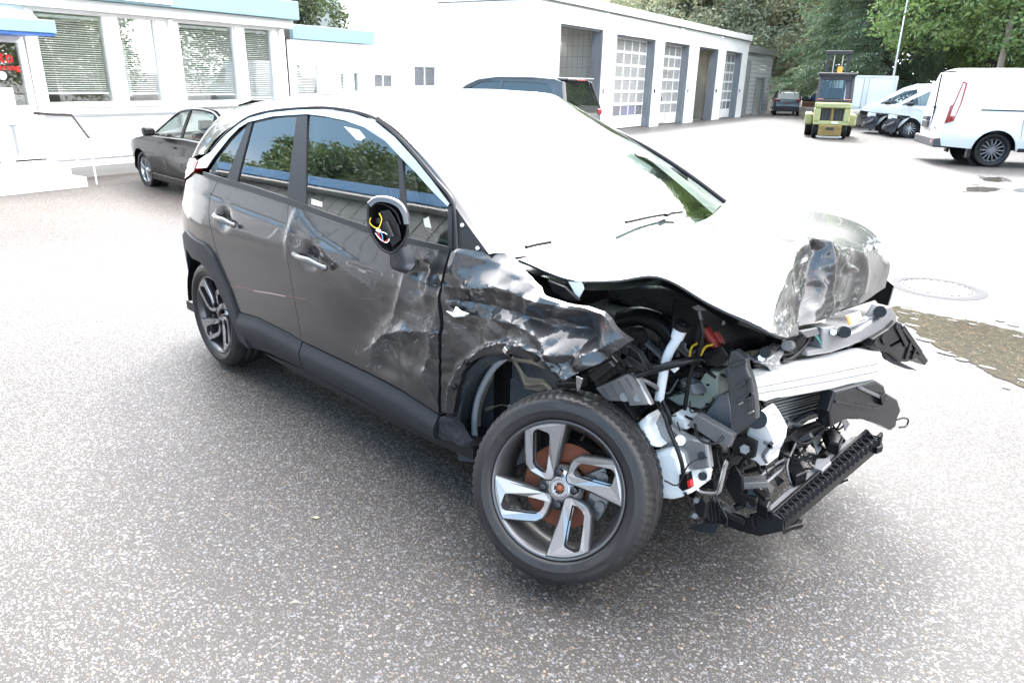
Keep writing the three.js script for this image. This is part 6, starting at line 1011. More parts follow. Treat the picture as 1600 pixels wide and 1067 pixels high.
// --- torn open nose
const FN = V(1, 0, 0.13).normalize(), FR = (u, v, off = 0) => hit(u, v, FN, (1.85 + off) / Math.hypot(1, 0.13));
const CN = V(0, 1, 0.088).normalize(), CP = (u, v, off = 0) => hit(u, v, CN, (0.347 + off) / Math.hypot(1, 0.088));
const onZ = (list, z) => list.map(([u, v]) => PZ(u, v, z)), onF = (list, o) => list.map(([u, v]) => FR(u, v, o));
{
  // engine room
  part('engine_block', [box(0.95, 1.5, 0.35, 0.8, -0.4, 0.3, 0.03), box(1.0, 1.45, 0.8, 0.92, -0.3, 0.2, 0.03)], mat('cast_alu', 0.06, 0.06, 0.06, 0.5, 0.4, { roughnessMap: grime, bumpMap: grime, bumpScale: 0.01 }), car);
  for (let k = 0; k < 7; k++) part('engine_boss', rod(PZ(995 + k * 7, 535 + (k % 3) * 12, 0.33), PZ(995 + k * 7, 552 + (k % 3) * 12, 0.33), 0.011 + 0.004 * (k % 2)), mats.cast_alu, car);
  part('cam_cover', plate(onZ([[982, 512], [1020, 508], [1044, 520], [1042, 545], [1000, 552], [985, 535]], 0.32), 0.1, 0.01), mats.cast_alu, car);
  part('intake_hose', tube(onZ([[970, 498], [1000, 494], [1030, 505], [1052, 530], [1060, 556]], 0.42), 0.035, 12, 40), junk, car);
  part('loom', tube(onZ([[985, 514], [1005, 517], [1012, 535], [1016, 560]], 0.45), 0.007, 6), junk, car); part('loom', tube(onZ([[1095, 500], [1098, 520], [1094, 545], [1080, 580], [1070, 640]], 0.58), 0.007, 6), junk, car);
  part('loom', tube(onZ([[1040, 590], [1070, 583], [1100, 578], [1120, 590]], 0.5), 0.006, 6), junk, car); part('pulley', (() => { const g = lathe([[0.02, 0.01], [0.05, 0.02], [0.055, 0], [0.05, -0.02], [0, -0.02]], 24); g.rotateY(0.5); g.translate(...PZ(1000, 588, 0.45).toArray()); return g; })(), junk, car);
  const redM = mat('hose_red', 0.22, 0.02, 0.012, 0.35); part('red_hose', tube(onZ([[1102, 514], [1112, 528], [1122, 542], [1136, 548]], 0.5), 0.016, 10), redM, car); part('red_hose', tube(onZ([[1118, 520], [1126, 534], [1130, 552]], 0.48), 0.012, 10), redM, car);
  const yel = mat('wire_yellow', 0.6, 0.38, 0.02, 0.5); part('yellow_wire', tube(onZ([[1078, 557], [1081, 543], [1090, 536]], 0.54), 0.004, 6), yel, car); part('yellow_wire', tube(onZ([[1095, 555], [1103, 542], [1115, 538]], 0.54), 0.004, 6), yel, car);
  part('throttle_body', (() => { const g = lathe([[0.02, 0.0], [0.034, 0.0], [0.036, -0.05], [0.02, -0.05], [0.02, 0]], 24); g.rotateY(0.8); g.translate(...PZ(1082, 540, 0.5).toArray()); return g; })(), greyMetal, car);
  part('actuator', [plate(onZ([[1096, 552], [1128, 540], [1140, 556], [1122, 574], [1104, 572]], 0.53), 0.05, 0.006)], junk, car);
  part('dark_filler_plate', plate(onF([[1098, 478], [1150, 500], [1228, 530], [1226, 552], [1150, 552], [1112, 566], [1090, 540]], -0.16), 0.12, 0.01), junk, car);  // black plate added to keep the gap under the bonnet dark
  // washer filler pipe
  const cap = PZ(1066, 507, 0.62), f = [PZ(1062, 518, 0.62), PZ(1056, 533, 0.62), PZ(1048, 546, 0.62), PZ(1041, 564, 0.62), PZ(1036, 590, 0.62), PZ(1030, 625, 0.62)];
  const fp = part('filler_pipe', [tube(f, 0.0155, 14, 60), rod(PZ(1064, 512, 0.62), PZ(1058, 528, 0.62), 0.0225, 0.02, 20)], mat('milky_plastic', 0.6, 0.63, 0.66, 0.35), car, { label: 'white filler pipe with black cap' });
  part('filler_cap', [rod(PZ(1063.6, 513, 0.62), PZ(1067, 505, 0.62), 0.026, 0.026, 24), bar(PZ(1062, 506, 0.625), PZ(1071, 508, 0.625), 0.008, 0.01, 0.002)], junk, fp);
  part('filler_clip', plate(onZ([[1046, 565], [1056, 568], [1059, 578], [1053, 583], [1046, 577]], 0.635), 0.014, 0.004), whiteP, fp);
  // cross strut and lamp carrier
  part('cross_strut', tube([PZ(993, 586, 0.72), PZ(1014, 580, 0.69), PZ(1050, 570, 0.66), PZ(1075, 564, 0.62), PZ(1093, 561, 0.58)], 0.0125, 12, 40), junk, car);
  part('brake_line', tube([PZ(994, 590, 0.7), PZ(1010, 596, 0.68), PZ(1026, 606, 0.64), PZ(1032, 618, 0.6)], 0.008, 8), greyMetal, car);
  const lc = part('lamp_carrier', plate(onZ([[917, 580], [955, 556], [964, 566], [962, 574], [930, 600], [921, 596]], 0.78), 0.07, 0.006), junk, car, { label: 'broken black headlamp carrier' });
  part('carrier_lid', plate(onZ([[919, 588], [951, 565], [959, 573], [929, 597]], 0.8), 0.02, 0.004), mats.gloss_rib || gloss, lc);
  for (let k = 0; k < 6; k++) part('carrier_rib', bar(PZ(938 + k * 8, 602 - k * 6, 0.785), PZ(933 + k * 8, 592 - k * 6, 0.785), 0.004, 0.03), junk, lc);
  part('carrier_bracket', [plate(onZ([[958, 545], [978, 538], [997, 551], [1013, 579], [978, 585], [966, 566]], 0.74), 0.03, 0.004)], junk, car);
  part('bracket_boss', rod(PZ(987, 566, 0.745), PZ(989, 566, 0.72), 0.016, 0.016, 18), gloss, car); part('bracket_rib', [bar(PZ(962, 550, 0.745), PZ(1008, 577, 0.745), 0.006, 0.02), bar(PZ(978, 541, 0.745), PZ(972, 580, 0.745), 0.006, 0.02)], gloss, car);
  const hd = part('lamp_bracket', plate(onZ([[930, 607], [980, 582], [995, 588], [1017, 633], [983, 635], [981, 628], [947, 627]], 0.72), 0.025, 0.006), primer, car);
  part('bracket_dimple', [rod(PZ(976, 620, 0.722), PZ(978, 620, 0.7), 0.016), rod(PZ(996, 622, 0.722), PZ(998, 622, 0.7), 0.013), rod(PZ(938, 621, 0.722), PZ(940, 621, 0.7), 0.005)], greyMetal, hd);
  for (let k = 0; k < 5; k++) part('bracket_groove', bar(PZ(944 + k * 11, 606 - k * 5, 0.723), PZ(952 + k * 12, 622 - k * 4.5, 0.723), 0.003, 0.004), greyMetal, hd);
  part('liner_remnant', plate(onZ([[957, 628], [975, 628], [992, 655], [986, 662], [968, 645]], 0.7), 0.03, 0.004), junk, car);
  part('arch_stub', plate(onZ([[866, 598], [900, 596], [906, 588], [904, 608], [870, 607]], 0.8), 0.05, 0.006), junk, car);
  part('torn_clip', plate(onZ([[900, 588], [910, 592], [906, 605], [902, 612], [900, 600]], 0.81), 0.006, 0.001), primer, car);
  part('chassis_leg', plate(onZ([[1042, 622], [1082, 612], [1103, 580], [1122, 581], [1123, 618], [1098, 640], [1060, 634]], 0.5), 0.09, 0.008), mat('primer_green', 0.26, 0.29, 0.25, 0.45, 0.1, { roughnessMap: grime }), car);
  part('leg_slot', [plate(onZ([[1092, 612], [1100, 613], [1099, 618], [1091, 617]], 0.504), 0.004, 0), plate(onZ([[1104, 600], [1108, 600], [1108, 603], [1104, 603]], 0.504), 0.004, 0)], junk, car);
  part('spring_coil', tube(Array.from({ length: 40 }, (_, k) => { const c = PZ(1080 + k * 0.2, 596 + k * 0.35, 0.52), a = k * 0.9; return c.add(V(Math.cos(a) * 0.03, 0, Math.sin(a) * 0.03)); }), 0.006, 6, 160), greyMetal, car);
  // side plate beside the radiator
  const sp = part('side_deflector', plate(onZ([[1141, 549], [1150, 547], [1165, 561], [1167, 575], [1176, 598], [1180, 622], [1182, 655], [1151, 680], [1145, 672], [1140, 631], [1134, 576]], 0.6), 0.03, 0.006), mat('deflector_grey', 0.045, 0.046, 0.048, 0.5, 0, { specularIntensity: 0.6, roughnessMap: grime, bumpMap: grime, bumpScale: 0.004 }), car);
  for (const [a, b, c, d] of [[1152, 605, 1166, 596], [1153, 628, 1177, 614], [1172, 590, 1174, 640], [1140, 572, 1166, 564]]) part('deflector_rib', bar(PZ(a, b, 0.603), PZ(c, d, 0.603), 0.006, 0.012, 0.002), mats.deflector_grey, sp);
  for (const [a, b] of [[1155, 632], [1166, 622], [1171, 646]]) part('deflector_slot', bar(PZ(a, b, 0.604), PZ(a + 7, b - 4, 0.604), 0.004, 0.005), primer, sp);
  // radiator pack
  const rad = part('radiator', plate(onF([[1176, 556], [1232, 545], [1326, 532], [1304, 644], [1206, 676]], -0.08), 0.05, 0.002), junk, car);
  const fins = []; for (let k = 0; k < 24; k++) { const t = k / 23, a = [lerp(1178, 1205, t), lerp(562, 671, t)], b = [lerp(1323, 1302, t), lerp(536, 640, t)], w = 2.2 * Math.sin(k * 1.3); fins.push(bar(FR(a[0], a[1], -0.075), FR((a[0] + b[0]) / 2, (a[1] + b[1]) / 2 + w * 0.5, -0.072), 0.014, 0.0035), bar(FR((a[0] + b[0]) / 2, (a[1] + b[1]) / 2 + w * 0.5, -0.072), FR(b[0], b[1], -0.075), 0.014, 0.0035)); }
  part('radiator_fin', fins, mat('fin_alu', 0.3, 0.3, 0.29, 0.5, 0.2), rad, STUFF);
  part('radiator_tank', bar(FR(1326, 534, -0.06), FR(1303, 646, -0.06), 0.03, 0.04, 0.006), mats.fin_alu, rad); part('radiator_pipe', rod(FR(1206, 672, -0.05), FR(1298, 640, -0.05), 0.01), greyMetal, rad);
  part('lower_rail', tube([FR(1210, 688, -0.02), FR(1250, 676, -0.02), FR(1290, 660, -0.02), FR(1300, 655, -0.02)], 0.02, 8), junk, car);
  part('broken_strut', [bar(FR(1182, 632, 0.03), FR(1212, 660, 0.0), 0.018, 0.01, 0.002)], greyMetal, car); part('broken_strut', [bar(FR(1180, 640, 0.03), FR(1205, 672, 0.0), 0.014, 0.01, 0.002)], greyMetal, car);
  // bumper beam of drawn aluminium
  const alu = mat('beam_alu', 0.74, 0.74, 0.75, 0.36, 0.35, { roughnessMap: grime });
  const bm = part('bumper_beam', plate(onF([[1180, 592], [1240, 579], [1300, 566], [1345, 555], [1360, 551], [1379, 551], [1381, 561], [1374, 580], [1367, 595], [1330, 601], [1300, 609], [1240, 620], [1215, 623], [1197, 628], [1186, 626], [1180, 612]], 0.06), 0.07, 0.008), alu, car, { label: 'bare aluminium bumper beam' });
  for (const f2 of [0.38, 0.66]) part('beam_groove_line', [bar(FR(1184, lerp(592, 626, f2), 0.06), FR(1300, lerp(566, 609, f2), 0.061), 0.006, 0.005, 0.002), bar(FR(1300, lerp(566, 609, f2), 0.061), FR(1373, lerp(551, 595, f2), 0.06), 0.005, 0.0045, 0.001)], primer, bm);  // thin darker bars laid on for the shade lines of the grooves
  // upper cross member with sticker, buffer and bolt
  const silver = mat('silver_carrier', 0.2, 0.2, 0.205, 0.42, 0.15, { roughnessMap: grime });
  const um = part('upper_carrier', plate(onF([[1264, 557], [1262, 549], [1285, 545], [1286, 513], [1306, 510], [1311, 522], [1318, 526], [1345, 516], [1375, 499], [1386, 481], [1393, 479], [1402, 492], [1402, 502], [1390, 512], [1345, 535], [1300, 551]], 0.02), 0.06, 0.006), silver, car);
  part('upper_plate', plate([FR(1287, 510, 0.0), FR(1306, 510, 0.0), FR(1314, 523, 0.0), FR(1345, 515, 0.0), FR(1374, 498, 0.0), FR(1388, 480, 0.0), FR(1368, 470, -0.16), FR(1330, 485, -0.16), FR(1292, 498, -0.16)], 0.01, 0.002), silver, um);
  const stk = part('sticker', plate([[1323, 493], [1344, 487], [1349, 499], [1329, 508]].map((p) => FR(...p, 0.022)), 0.003, 0), whiteP, um); part('sticker_edge', plate([[1322.5, 494], [1327, 492.5], [1332, 506.5], [1328, 508.5]].map((p) => FR(...p, 0.026)), 0.002, 0), mat('sticker_orange', 0.75, 0.3, 0.1, 0.5), stk);
  part('buffer', rod(FR(1321, 519, 0.06), FR(1318, 519, 0.0), 0.02, 0.022, 20), junk, um); part('bolt', rod(FR(1303, 519, 0.035), FR(1302, 519, 0.01), 0.011, 0.012, 6), chrome, um);
  part('bolt_cup', rod(FR(1376, 487, 0.03), FR(1374, 487, 0.0), 0.022, 0.02, 18), junk, um); part('support_leg', plate(onF([[1322, 556], [1336, 548], [1352, 536], [1356, 560], [1338, 562]], -0.02), 0.04), junk, um);
  // lock and cables under the bonnet nose
  part('bonnet_lock', [plate(onF([[1224, 533], [1234, 527], [1252, 524], [1280, 513], [1284, 530], [1262, 536], [1255, 548], [1240, 552], [1226, 548]], -0.01), 0.07, 0.006)], junk, car);
  part('lock_roller', rod(FR(1230, 540, 0.02), FR(1236, 540, -0.01), 0.017, 0.017, 16), greyMetal, car); part('lock_plate', plate(onF([[1252, 518], [1278, 512], [1282, 522], [1262, 528]], 0.02), 0.012, 0.003), greyMetal, car);
  part('bowden_cable', tube(onF([[1268, 520], [1262, 535], [1248, 552], [1232, 562], [1222, 562]], 0.01), 0.007, 6), junk, car); part('bowden_cable', tube(onF([[1274, 522], [1282, 535], [1286, 545]], 0.012), 0.005, 6), mat('teal_plastic', 0.03, 0.16, 0.15, 0.4), car);
  part('crushed_slam_panel', patch([[FR(1152, 549, -0.02), FR(1180, 548, -0.06), FR(1222, 530, -0.04)], [FR(1168, 560, 0), FR(1195, 555, 0.0), FR(1224, 545, 0.0)], [FR(1184, 566, 0.02), FR(1202, 566, 0.03), FR(1221, 566, 0.02)], [FR(1200, 572, 0.03), FR(1206, 580, 0.03), FR(1219, 578, 0.03)]], 24, 18, (u, v, p, n) => p.addScaledVector(n, 0.02 * fbm(u * 4, v * 4, 2, 3))), primer, car);
  part('slam_tab', plate(onF([[1204, 574], [1218, 576], [1212, 590], [1206, 588]], 0.035), 0.008, 0.002), primer, car); part('slam_bolt', rod(FR(1190, 559, 0.03), FR(1189, 559, 0.0), 0.011, 0.012, 6), chrome, car); part('slam_buffer', rod(FR(1196, 551, 0.04), FR(1194, 551, 0), 0.017, 0.019, 16), junk, car);
  // far lamp bracket
  const fb = part('lamp_bracket', plate(onF([[1402, 502], [1410, 505], [1421, 523], [1440, 545], [1452, 563], [1447, 571], [1435, 560], [1419, 566], [1408, 566], [1392, 553], [1379, 549], [1363, 539], [1365, 530], [1390, 514]], 0.04), 0.09, 0.006, [onF([[1389, 539], [1410, 526], [1414, 532], [1392, 545]], 0.04), onF([[1424, 545], [1432, 552], [1428, 556], [1420, 550]], 0.04)]), junk, car);
  for (const [a, b, c, d] of [[1368, 533, 1374, 545], [1380, 526, 1384, 536], [1402, 508, 1418, 540], [1412, 512, 1440, 552], [1424, 536, 1416, 562], [1432, 546, 1426, 562]]) part('bracket_rib', bar(FR(a, b, 0.045), FR(c, d, 0.045), 0.005, 0.02, 0.001), gloss, fb);
  part('bracket_flap', plate(onF([[1379, 549], [1395, 556], [1410, 567], [1435, 579], [1419, 577], [1400, 570], [1385, 562]], 0.02), 0.01, 0.002), trim, fb);
  // black air duct panel at the far lower corner
  const dp = part('lower_duct_panel', plate(onF([[1306, 612], [1345, 602], [1372, 596], [1383, 603], [1386, 614], [1404, 625], [1409, 641], [1403, 655], [1401, 667], [1393, 673], [1379, 666], [1350, 656], [1322, 656], [1298, 668], [1296, 643]], 0.08), 0.05, 0.008), mat('duct_black', 0.012, 0.013, 0.016, 0.42, 0, { specularIntensity: 0.6, roughnessMap: grime }), car);
  part('duct_rib', bar(FR(1306, 628, 0.084), FR(1372, 639, 0.084), 0.006, 0.01, 0.002), mats.duct_black, dp); part('duct_rail', [bar(FR(1344, 606, 0.09), FR(1384, 624, 0.09), 0.014, 0.012, 0.002)], greyMetal, dp); part('duct_clip', plate(onF([[1376, 618], [1388, 616], [1386, 632], [1380, 634]], 0.1), 0.03, 0.004), junk, dp);
  part('hanging_loop', tube(onF([[1402, 656], [1412, 653], [1420, 657], [1417, 665], [1406, 668]], 0.06), 0.004, 6, 30), junk, car);
  // lattice undershield carrier across the bottom
  const rail = (a, b, w, h, m, par, off = 0) => part('carrier_rail', bar(CP(...a, off), CP(...b, off), w, h, 0.003), m, par);
  const cr = part('lower_carrier', bar(CP(1225, 815, -0.03), CP(1377, 688, -0.03), 0.012, 0.075, 0.003), junk, car, { label: 'black lattice carrier hanging below the radiator' });
  rail([1205, 806], [1354, 676], 0.012, 0.03, junk, cr); part('carrier_floor', plate([CP(1205, 806, -0.03), CP(1225, 815, -0.03), CP(1377, 688, -0.03), CP(1354, 676, -0.03)], 0.006, 0.001), junk, cr);
  for (let k = 0; k < 22; k++) { const t0 = k / 22, t1 = (k + 1) / 22, i = (t) => [lerp(1205, 1354, t), lerp(806, 676, t)], o = (t) => [lerp(1225, 1377, t), lerp(815, 688, t)]; part('lattice_web', bar(CP(...(k % 2 ? o : i)(t0), -0.004), CP(...(k % 2 ? i : o)(t1), -0.004), 0.004, 0.03), gloss, cr); part('lattice_web', bar(CP(...(k % 2 ? i : o)(t0), -0.004), CP(...(k % 2 ? o : i)(t1), -0.004), 0.004, 0.03), gloss, cr); }
  part('carrier_shelf', plate([[1199, 794], [1236, 760], [1272, 730], [1310, 700], [1330, 682], [1346, 680], [1350, 686], [1300, 730], [1256, 762], [1212, 801]].map((p) => CP(...p, 0.0)), 0.012, 0.003), mat('wet_grey_plastic', 0.2, 0.2, 0.205, 0.24, 0, { roughnessMap: grime }), cr);
  part('shelf_step', plate([[1276, 716], [1296, 715], [1300, 722], [1286, 735], [1272, 730]].map((p) => CP(...p, 0.02)), 0.03, 0.004), mats.wet_grey_plastic, cr);
  for (let k = 0; k < 10; k++) { const t = k / 9, u = lerp(1190, 1322, t), v = lerp(784, 672, t); part('carrier_rib', plate([CP(u, v, 0.0), CP(u - 10, v - 26 + 6 * (k % 3), 0.02), CP(u - 4, v - 30 + 6 * (k % 3), 0.03), CP(u + 6, v - 8, 0.0)], 0.006, 0.001), k % 3 ? junk : mats.wet_grey_plastic, cr); }
  part('inner_duct', plate([[1230, 716], [1246, 712], [1258, 732], [1262, 736], [1245, 744], [1236, 735]].map((p) => CP(...p, 0.05)), 0.05, 0.006), junk, cr); part('inner_duct', plate([[1288, 672], [1304, 668], [1318, 682], [1312, 694], [1296, 690]].map((p) => CP(...p, 0.05)), 0.05, 0.006), junk, cr);
  part('inner_duct', plate([[1180, 768], [1196, 762], [1206, 780], [1200, 794], [1186, 786]].map((p) => CP(...p, 0.04)), 0.05, 0.006), junk, cr);
  part('duct_lip', tube([[1178, 765], [1182, 752], [1198, 736], [1218, 722], [1228, 718], [1226, 728], [1208, 745], [1186, 764]].map((p) => CP(...p, 0.03)), 0.006, 6, 50), mats.wet_grey_plastic, cr);
  part('radiator_shroud', plate([[1208, 690], [1290, 662], [1300, 672], [1282, 690], [1240, 706], [1216, 712]].map((p) => FR(...p, -0.04)), 0.04, 0.006), junk, car);
  part('front_lip', plate([[1224, 817], [1240, 806], [1258, 812], [1256, 818], [1240, 822], [1224, 829]].map((p) => CP(...p, -0.07)), 0.02, 0.004), junk, cr); part('carrier_end', plate([[1366, 690], [1378, 684], [1381, 696], [1372, 700], [1364, 697]].map((p) => CP(...p, -0.02)), 0.03, 0.004), junk, cr);
  // near lower corner: broken bumper skin and brackets
  part('bumper_skin_piece', plate(onZ([[1100, 787], [1124, 800], [1160, 812], [1176, 806], [1178, 826], [1160, 832], [1124, 818], [1088, 803], [1086, 792]], 0.45), 0.03, 0.004), junk, car); part('skin_fold', bar(PZ(1104, 790, 0.455), PZ(1164, 816, 0.455), 0.012, 0.02, 0.003), gloss, car);
  part('torn_skin', plate(onZ([[1172, 803], [1200, 797], [1224, 812], [1224, 830], [1188, 838], [1162, 832], [1160, 815]], 0.43), 0.008, 0.002), mats.duct_black, car);
  for (let k = 0; k < 5; k++) part('foam_absorber', plate(onZ([[1098 + k * 6, 784 + k * 2], [1104 + k * 6, 782 + k * 2], [1108 + k * 6, 814 + k], [1101 + k * 6, 815 + k]], 0.5 - 0.012 * k), 0.03, 0.003), junk, car);
  part('tow_bracket', plate(onZ([[1084, 790], [1098, 778], [1104, 786], [1100, 812], [1088, 806]], 0.53), 0.03, 0.004), gloss, car); for (const [u, v] of [[1088, 782], [1086, 806]]) part('bolt', rod(PZ(u, v, 0.545), PZ(u + 1, v, 0.52), 0.01, 0.011, 6), greyMetal, car);
  part('under_flap', plate(onZ([[1074, 826], [1100, 816], [1124, 820], [1118, 834], [1096, 832]], 0.48), 0.01, 0.002), trim, car);
  part('black_fin', plate(onZ([[1142, 730], [1150, 728], [1159, 744], [1160, 772], [1181, 779], [1181, 792], [1170, 796], [1149, 786], [1132, 758]], 0.47), 0.02, 0.003), junk, car);
  part('steel_pipe', tube(onZ([[1087, 760], [1093, 768], [1104, 771], [1122, 769], [1128, 752], [1133, 730], [1138, 718]], 0.54), 0.0085, 10, 60), chrome, car);
  // washer tank, horn plates, crash box
  const tk = part('washer_tank', plate(onZ([[1008, 714], [1020, 706], [1048, 702], [1062, 713], [1068, 738], [1079, 760], [1077, 773], [1062, 780], [1048, 783], [1025, 780], [1017, 760]], 0.66), 0.16, 0.02), mat('tank_white', 0.78, 0.78, 0.77, 0.35), car, { label: 'white washer tank behind the wheel' });
  part('tank_neck', rod(PZ(1066, 736, 0.62), PZ(1108, 743, 0.58), 0.022, 0.02, 18), mats.tank_white, tk); part('tank_foot', plate(onZ([[1066, 722], [1100, 728], [1108, 738], [1106, 748], [1072, 742]], 0.6), 0.03, 0.006), mats.tank_white, tk);
  part('upper_tank', plate(onZ([[992, 664], [1008, 650], [1018, 654], [1012, 668], [1020, 690], [1030, 700], [1005, 700], [994, 684]], 0.68), 0.1, 0.015), mats.tank_white, car); part('upper_tank', plate(onZ([[1040, 654], [1056, 645], [1074, 656], [1072, 672], [1048, 672]], 0.58), 0.08, 0.01), mats.tank_white, car);
  part('support_plate', plate(onZ([[1010, 672], [1018, 655], [1036, 646], [1046, 662], [1060, 676], [1078, 684], [1104, 690], [1110, 732], [1082, 736], [1052, 706], [1026, 698]], 0.63), 0.03, 0.008), primer, car);
  for (const [u, v, r] of [[1063, 688, 0.017], [1098, 744, 0.014], [1096, 712, 0.012]]) part('plate_bolt', [rod(PZ(u, v, 0.645), PZ(u + 1, v, 0.62), r, r, 16)], u === 1063 ? whiteP : junk, car);
  part('drop_link', rod(PZ(1105, 688, 0.6), PZ(1094, 716, 0.6), 0.011, 0.009), greyMetal, car); part('strut_shadow_plate', plate(onZ([[1108, 700], [1120, 704], [1128, 745], [1116, 748]], 0.52), 0.03, 0.003), junk, car);
  part('dark_bracket', plate(onZ([[1073, 665], [1090, 648], [1118, 664], [1147, 680], [1138, 700], [1128, 697], [1115, 690], [1088, 672]], 0.62), 0.03, 0.004, [onZ([[1099, 673], [1104, 673], [1104, 677], [1099, 677]], 0.62), onZ([[1116, 681], [1121, 681], [1121, 685], [1116, 685]], 0.62)]), greyMetal, car);
  part('inner_wing_stub', plate(onZ([[1096, 655], [1122, 618], [1136, 614], [1144, 650], [1146, 676], [1120, 668]], 0.56), 0.06, 0.006), liner, car);
  const cb = part('crash_box', plate(onZ([[1166, 677], [1172, 662], [1188, 643], [1199, 658], [1211, 681], [1209, 697], [1200, 716], [1197, 728], [1187, 729], [1180, 722], [1171, 718], [1168, 700]], 0.5), 0.1, 0.01), alu, car);
  for (const [a, b, c, d] of [[1194, 690, 1208, 700], [1208, 690, 1192, 712], [1192, 712, 1199, 724]]) part('box_web', bar(PZ(a, b, 0.506), PZ(c, d, 0.506), 0.005, 0.012), greyMetal, cb);
  part('round_plug', rod(PZ(1184, 655, 0.53), PZ(1182, 656, 0.49), 0.03, 0.03, 20), junk, car);
  part('mount_plate', plate(onZ([[1143, 686], [1158, 680], [1182, 692], [1178, 716], [1168, 718], [1145, 709]], 0.54), 0.02, 0.003), junk, car); part('mount_bolt', rod(PZ(1164, 702, 0.552), PZ(1165, 702, 0.53), 0.016, 0.017, 6), greyMetal, car);
  part('loose_connector', plate(onZ([[1061, 742], [1074, 740], [1078, 764], [1066, 768], [1060, 762]], 0.68), 0.03, 0.004), junk, car); part('red_clip', plate(onZ([[1073, 752], [1079, 750], [1081, 760], [1075, 763]], 0.686), 0.014, 0.003), mats.red_paint, car);
  part('loose_loom', tube([PZ(1024, 628, 0.66), PZ(1038, 648, 0.68), PZ(1046, 672, 0.68), PZ(1058, 700, 0.69), PZ(1066, 725, 0.69), PZ(1068, 742, 0.685)], 0.007, 8, 50), junk, car); part('loose_loom', tube([PZ(1036, 626, 0.66), PZ(1045, 645, 0.67), PZ(1048, 662, 0.66), PZ(1040, 640, 0.66)], 0.006, 8, 40), junk, car); part('loose_loom', tube([PZ(1070, 768, 0.66), PZ(1076, 782, 0.62), PZ(1082, 795, 0.58)], 0.006, 8), junk, car);
  reseed(44); for (let k = 0; k < 120; k++) { const a = k < 60 ? PZ(rr(985, 1130), rr(560, 700), rr(0.35, 0.5)) : k < 90 ? FR(rr(1190, 1320), rr(655, 720), rr(-0.12, -0.03)) : PZ(rr(1080, 1200), rr(690, 790), rr(0.36, 0.46)), b = a.clone().add(V(rr(-0.09, 0.09), rr(-0.06, 0.06), rr(-0.08, 0.08))); part(k % 2 ? 'engine_pipe' : 'engine_bracket', k % 2 ? tube([a, a.clone().lerp(b, 0.5).add(V(0, 0.02, 0)), b], rr(0.005, 0.014), 7) : bar(a, b, rr(0.015, 0.05), rr(0.01, 0.03), 0.003), k % 6 ? junk : greyMetal, car); }
  for (let k = 0; k < 70; k++) { const a = k < 40 ? PZ(rr(990, 1150), rr(560, 760), rr(0.45, 0.62)) : FR(rr(1185, 1320), rr(640, 740), rr(-0.06, 0.02)), L = rr(0.08, 0.22), d = V(rr(-1, 1), rr(-0.8, 0.5), rr(-1, 1)).normalize().multiplyScalar(L); part('loose_wire', tube([a, a.clone().addScaledVector(d, 0.4).add(V(rr(-0.03, 0.03), rr(-0.05, 0.03), rr(-0.03, 0.03))), a.clone().addScaledVector(d, 0.75).add(V(0, rr(-0.05, 0), rr(-0.02, 0.02))), a.clone().add(d)], rr(0.0022, 0.005), 6, 18), k % 9 === 4 ? greyMetal : junk, car); }
}
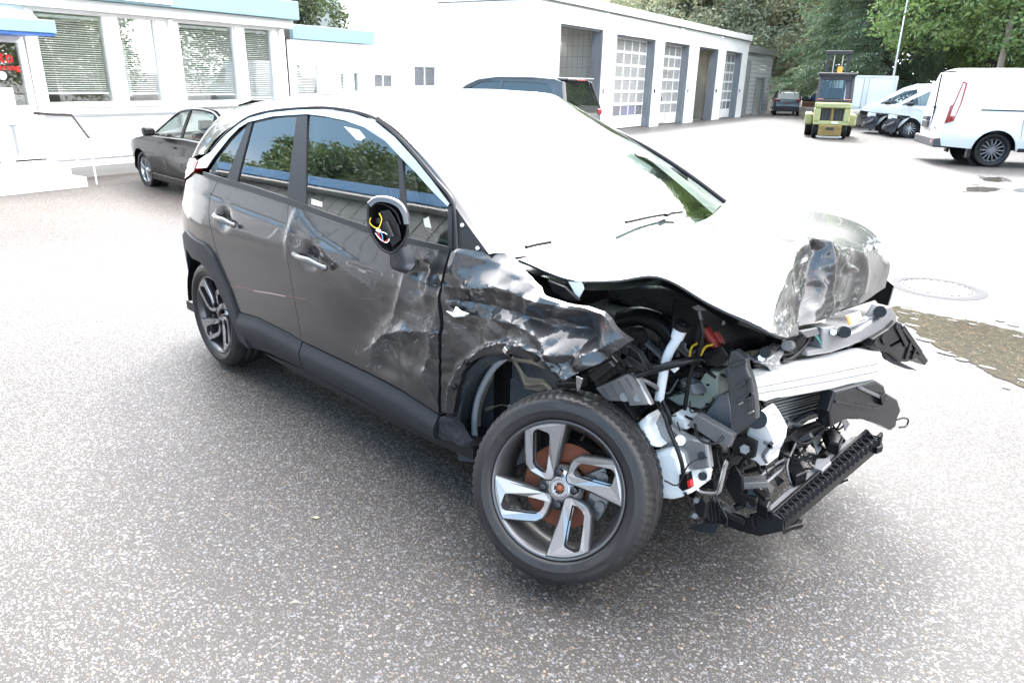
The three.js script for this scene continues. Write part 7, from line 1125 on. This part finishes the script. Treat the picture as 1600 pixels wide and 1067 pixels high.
// --- small things on the ground
{
  const leaf = (u, v, c, s) => { const p = GR(u, v), o = thing('fallen_leaf', u < 600 ? 'small pale yellow leaf lying on the asphalt left of the front wheel' : 'tiny leaf fragment lying on the asphalt near the picture edge', 'leaf', [p.x, 0.004, p.z], 0.7); const g = new THREE.SphereGeometry(s, 12, 6); g.scale(1, 0.12, 0.55); g.translate(0, s * 0.1, 0); part('blade', g, mat('leaf_pale', ...c, 0.6), o); part('stalk', rod(V(-s, 0.002, 0), V(-s * 1.6, 0.004, 0.003), 0.0012, 0.0008, 5), mats.leaf_pale, o); };
  leaf(494, 810, [0.5, 0.48, 0.2], 0.011);
  const m = GR(1465, 450), o = thing('manhole_cover', 'round manhole cover set in the wet yard right of the wreck', 'manhole cover', [m.x, 0, m.z]);
  const iron = mat('cast_iron', 0.03, 0.03, 0.032, 0.85, 0, { bumpMap: grime, bumpScale: 0.004 });
  part('frame', lathe([[0.3, 0.004], [0.32, 0.007], [0.37, 0.007], [0.39, 0.002]], 48).rotateX(-Math.PI / 2), iron, o);
  part('lid', lathe([[0, 0.005], [0.28, 0.005], [0.293, 0.002]], 48).rotateX(-Math.PI / 2), mats.concrete, o);
  for (let k = 0; k < 28; k++) { const a = k / 28 * 6.283; part('stud', box(-0.012, 0.012, 0.004, 0.011, 0.262, 0.278, 0.002).rotateY(a), iron, o); }
  // puddles: thin glossy sheets with an opaque brown map and pale specks
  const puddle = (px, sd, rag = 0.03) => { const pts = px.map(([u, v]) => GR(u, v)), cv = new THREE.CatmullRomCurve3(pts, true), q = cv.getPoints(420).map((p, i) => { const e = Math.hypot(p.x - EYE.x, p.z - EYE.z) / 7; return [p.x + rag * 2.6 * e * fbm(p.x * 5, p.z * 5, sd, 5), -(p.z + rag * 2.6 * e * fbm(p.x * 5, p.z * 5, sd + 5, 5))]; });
    const sh = new THREE.Shape(q.map((p) => new THREE.Vector2(...p))), g = new THREE.ShapeGeometry(sh); g.rotateX(-Math.PI / 2); g.translate(0, 0.004, 0); const bits = [g]; reseed(sd * 31); for (let k = 0; k < 40 * rag / 0.06; k++) { const e = q[(rnd() * q.length) | 0], b = new THREE.CircleGeometry(rr(0.008, 0.05), 9); b.rotateX(-Math.PI / 2); b.scale(rr(0.8, 1.8), 1, rr(0.4, 1)); b.translate(e[0] + rr(-0.16, 0.16), 0.006 + 0.0001 * (k % 9), -e[1] + rr(-0.16, 0.16)); bits.push(b); } return structure('puddle', mergeGeometries(bits.map((b) => b.index ? b.toNonIndexed() : b)), mats.puddle_sheet); };
  mat('puddle_sheet', 1, 1, 1, 0.12, 0, { bumpMap: fine, bumpScale: 0.0015, map: canvasTex(1024, 1024, (c) => { reseed(61); c.fillStyle = 'rgb(56,52,47)'; c.fillRect(0, 0, 1024, 1024);
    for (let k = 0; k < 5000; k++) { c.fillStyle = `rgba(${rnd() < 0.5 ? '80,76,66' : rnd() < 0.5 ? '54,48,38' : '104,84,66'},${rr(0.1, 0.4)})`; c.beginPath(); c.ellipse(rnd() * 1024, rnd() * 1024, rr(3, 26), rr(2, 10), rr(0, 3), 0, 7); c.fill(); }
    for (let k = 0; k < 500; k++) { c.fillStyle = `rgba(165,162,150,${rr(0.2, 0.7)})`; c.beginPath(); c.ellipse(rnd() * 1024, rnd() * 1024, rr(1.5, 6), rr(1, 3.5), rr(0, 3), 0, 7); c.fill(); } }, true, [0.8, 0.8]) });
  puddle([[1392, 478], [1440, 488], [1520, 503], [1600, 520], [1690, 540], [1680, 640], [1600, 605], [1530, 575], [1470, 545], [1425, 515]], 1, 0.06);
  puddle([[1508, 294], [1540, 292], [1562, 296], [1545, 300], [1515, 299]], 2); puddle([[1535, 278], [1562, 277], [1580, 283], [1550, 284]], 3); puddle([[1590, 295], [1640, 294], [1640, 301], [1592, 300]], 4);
}
renderer.render(scene, camera);
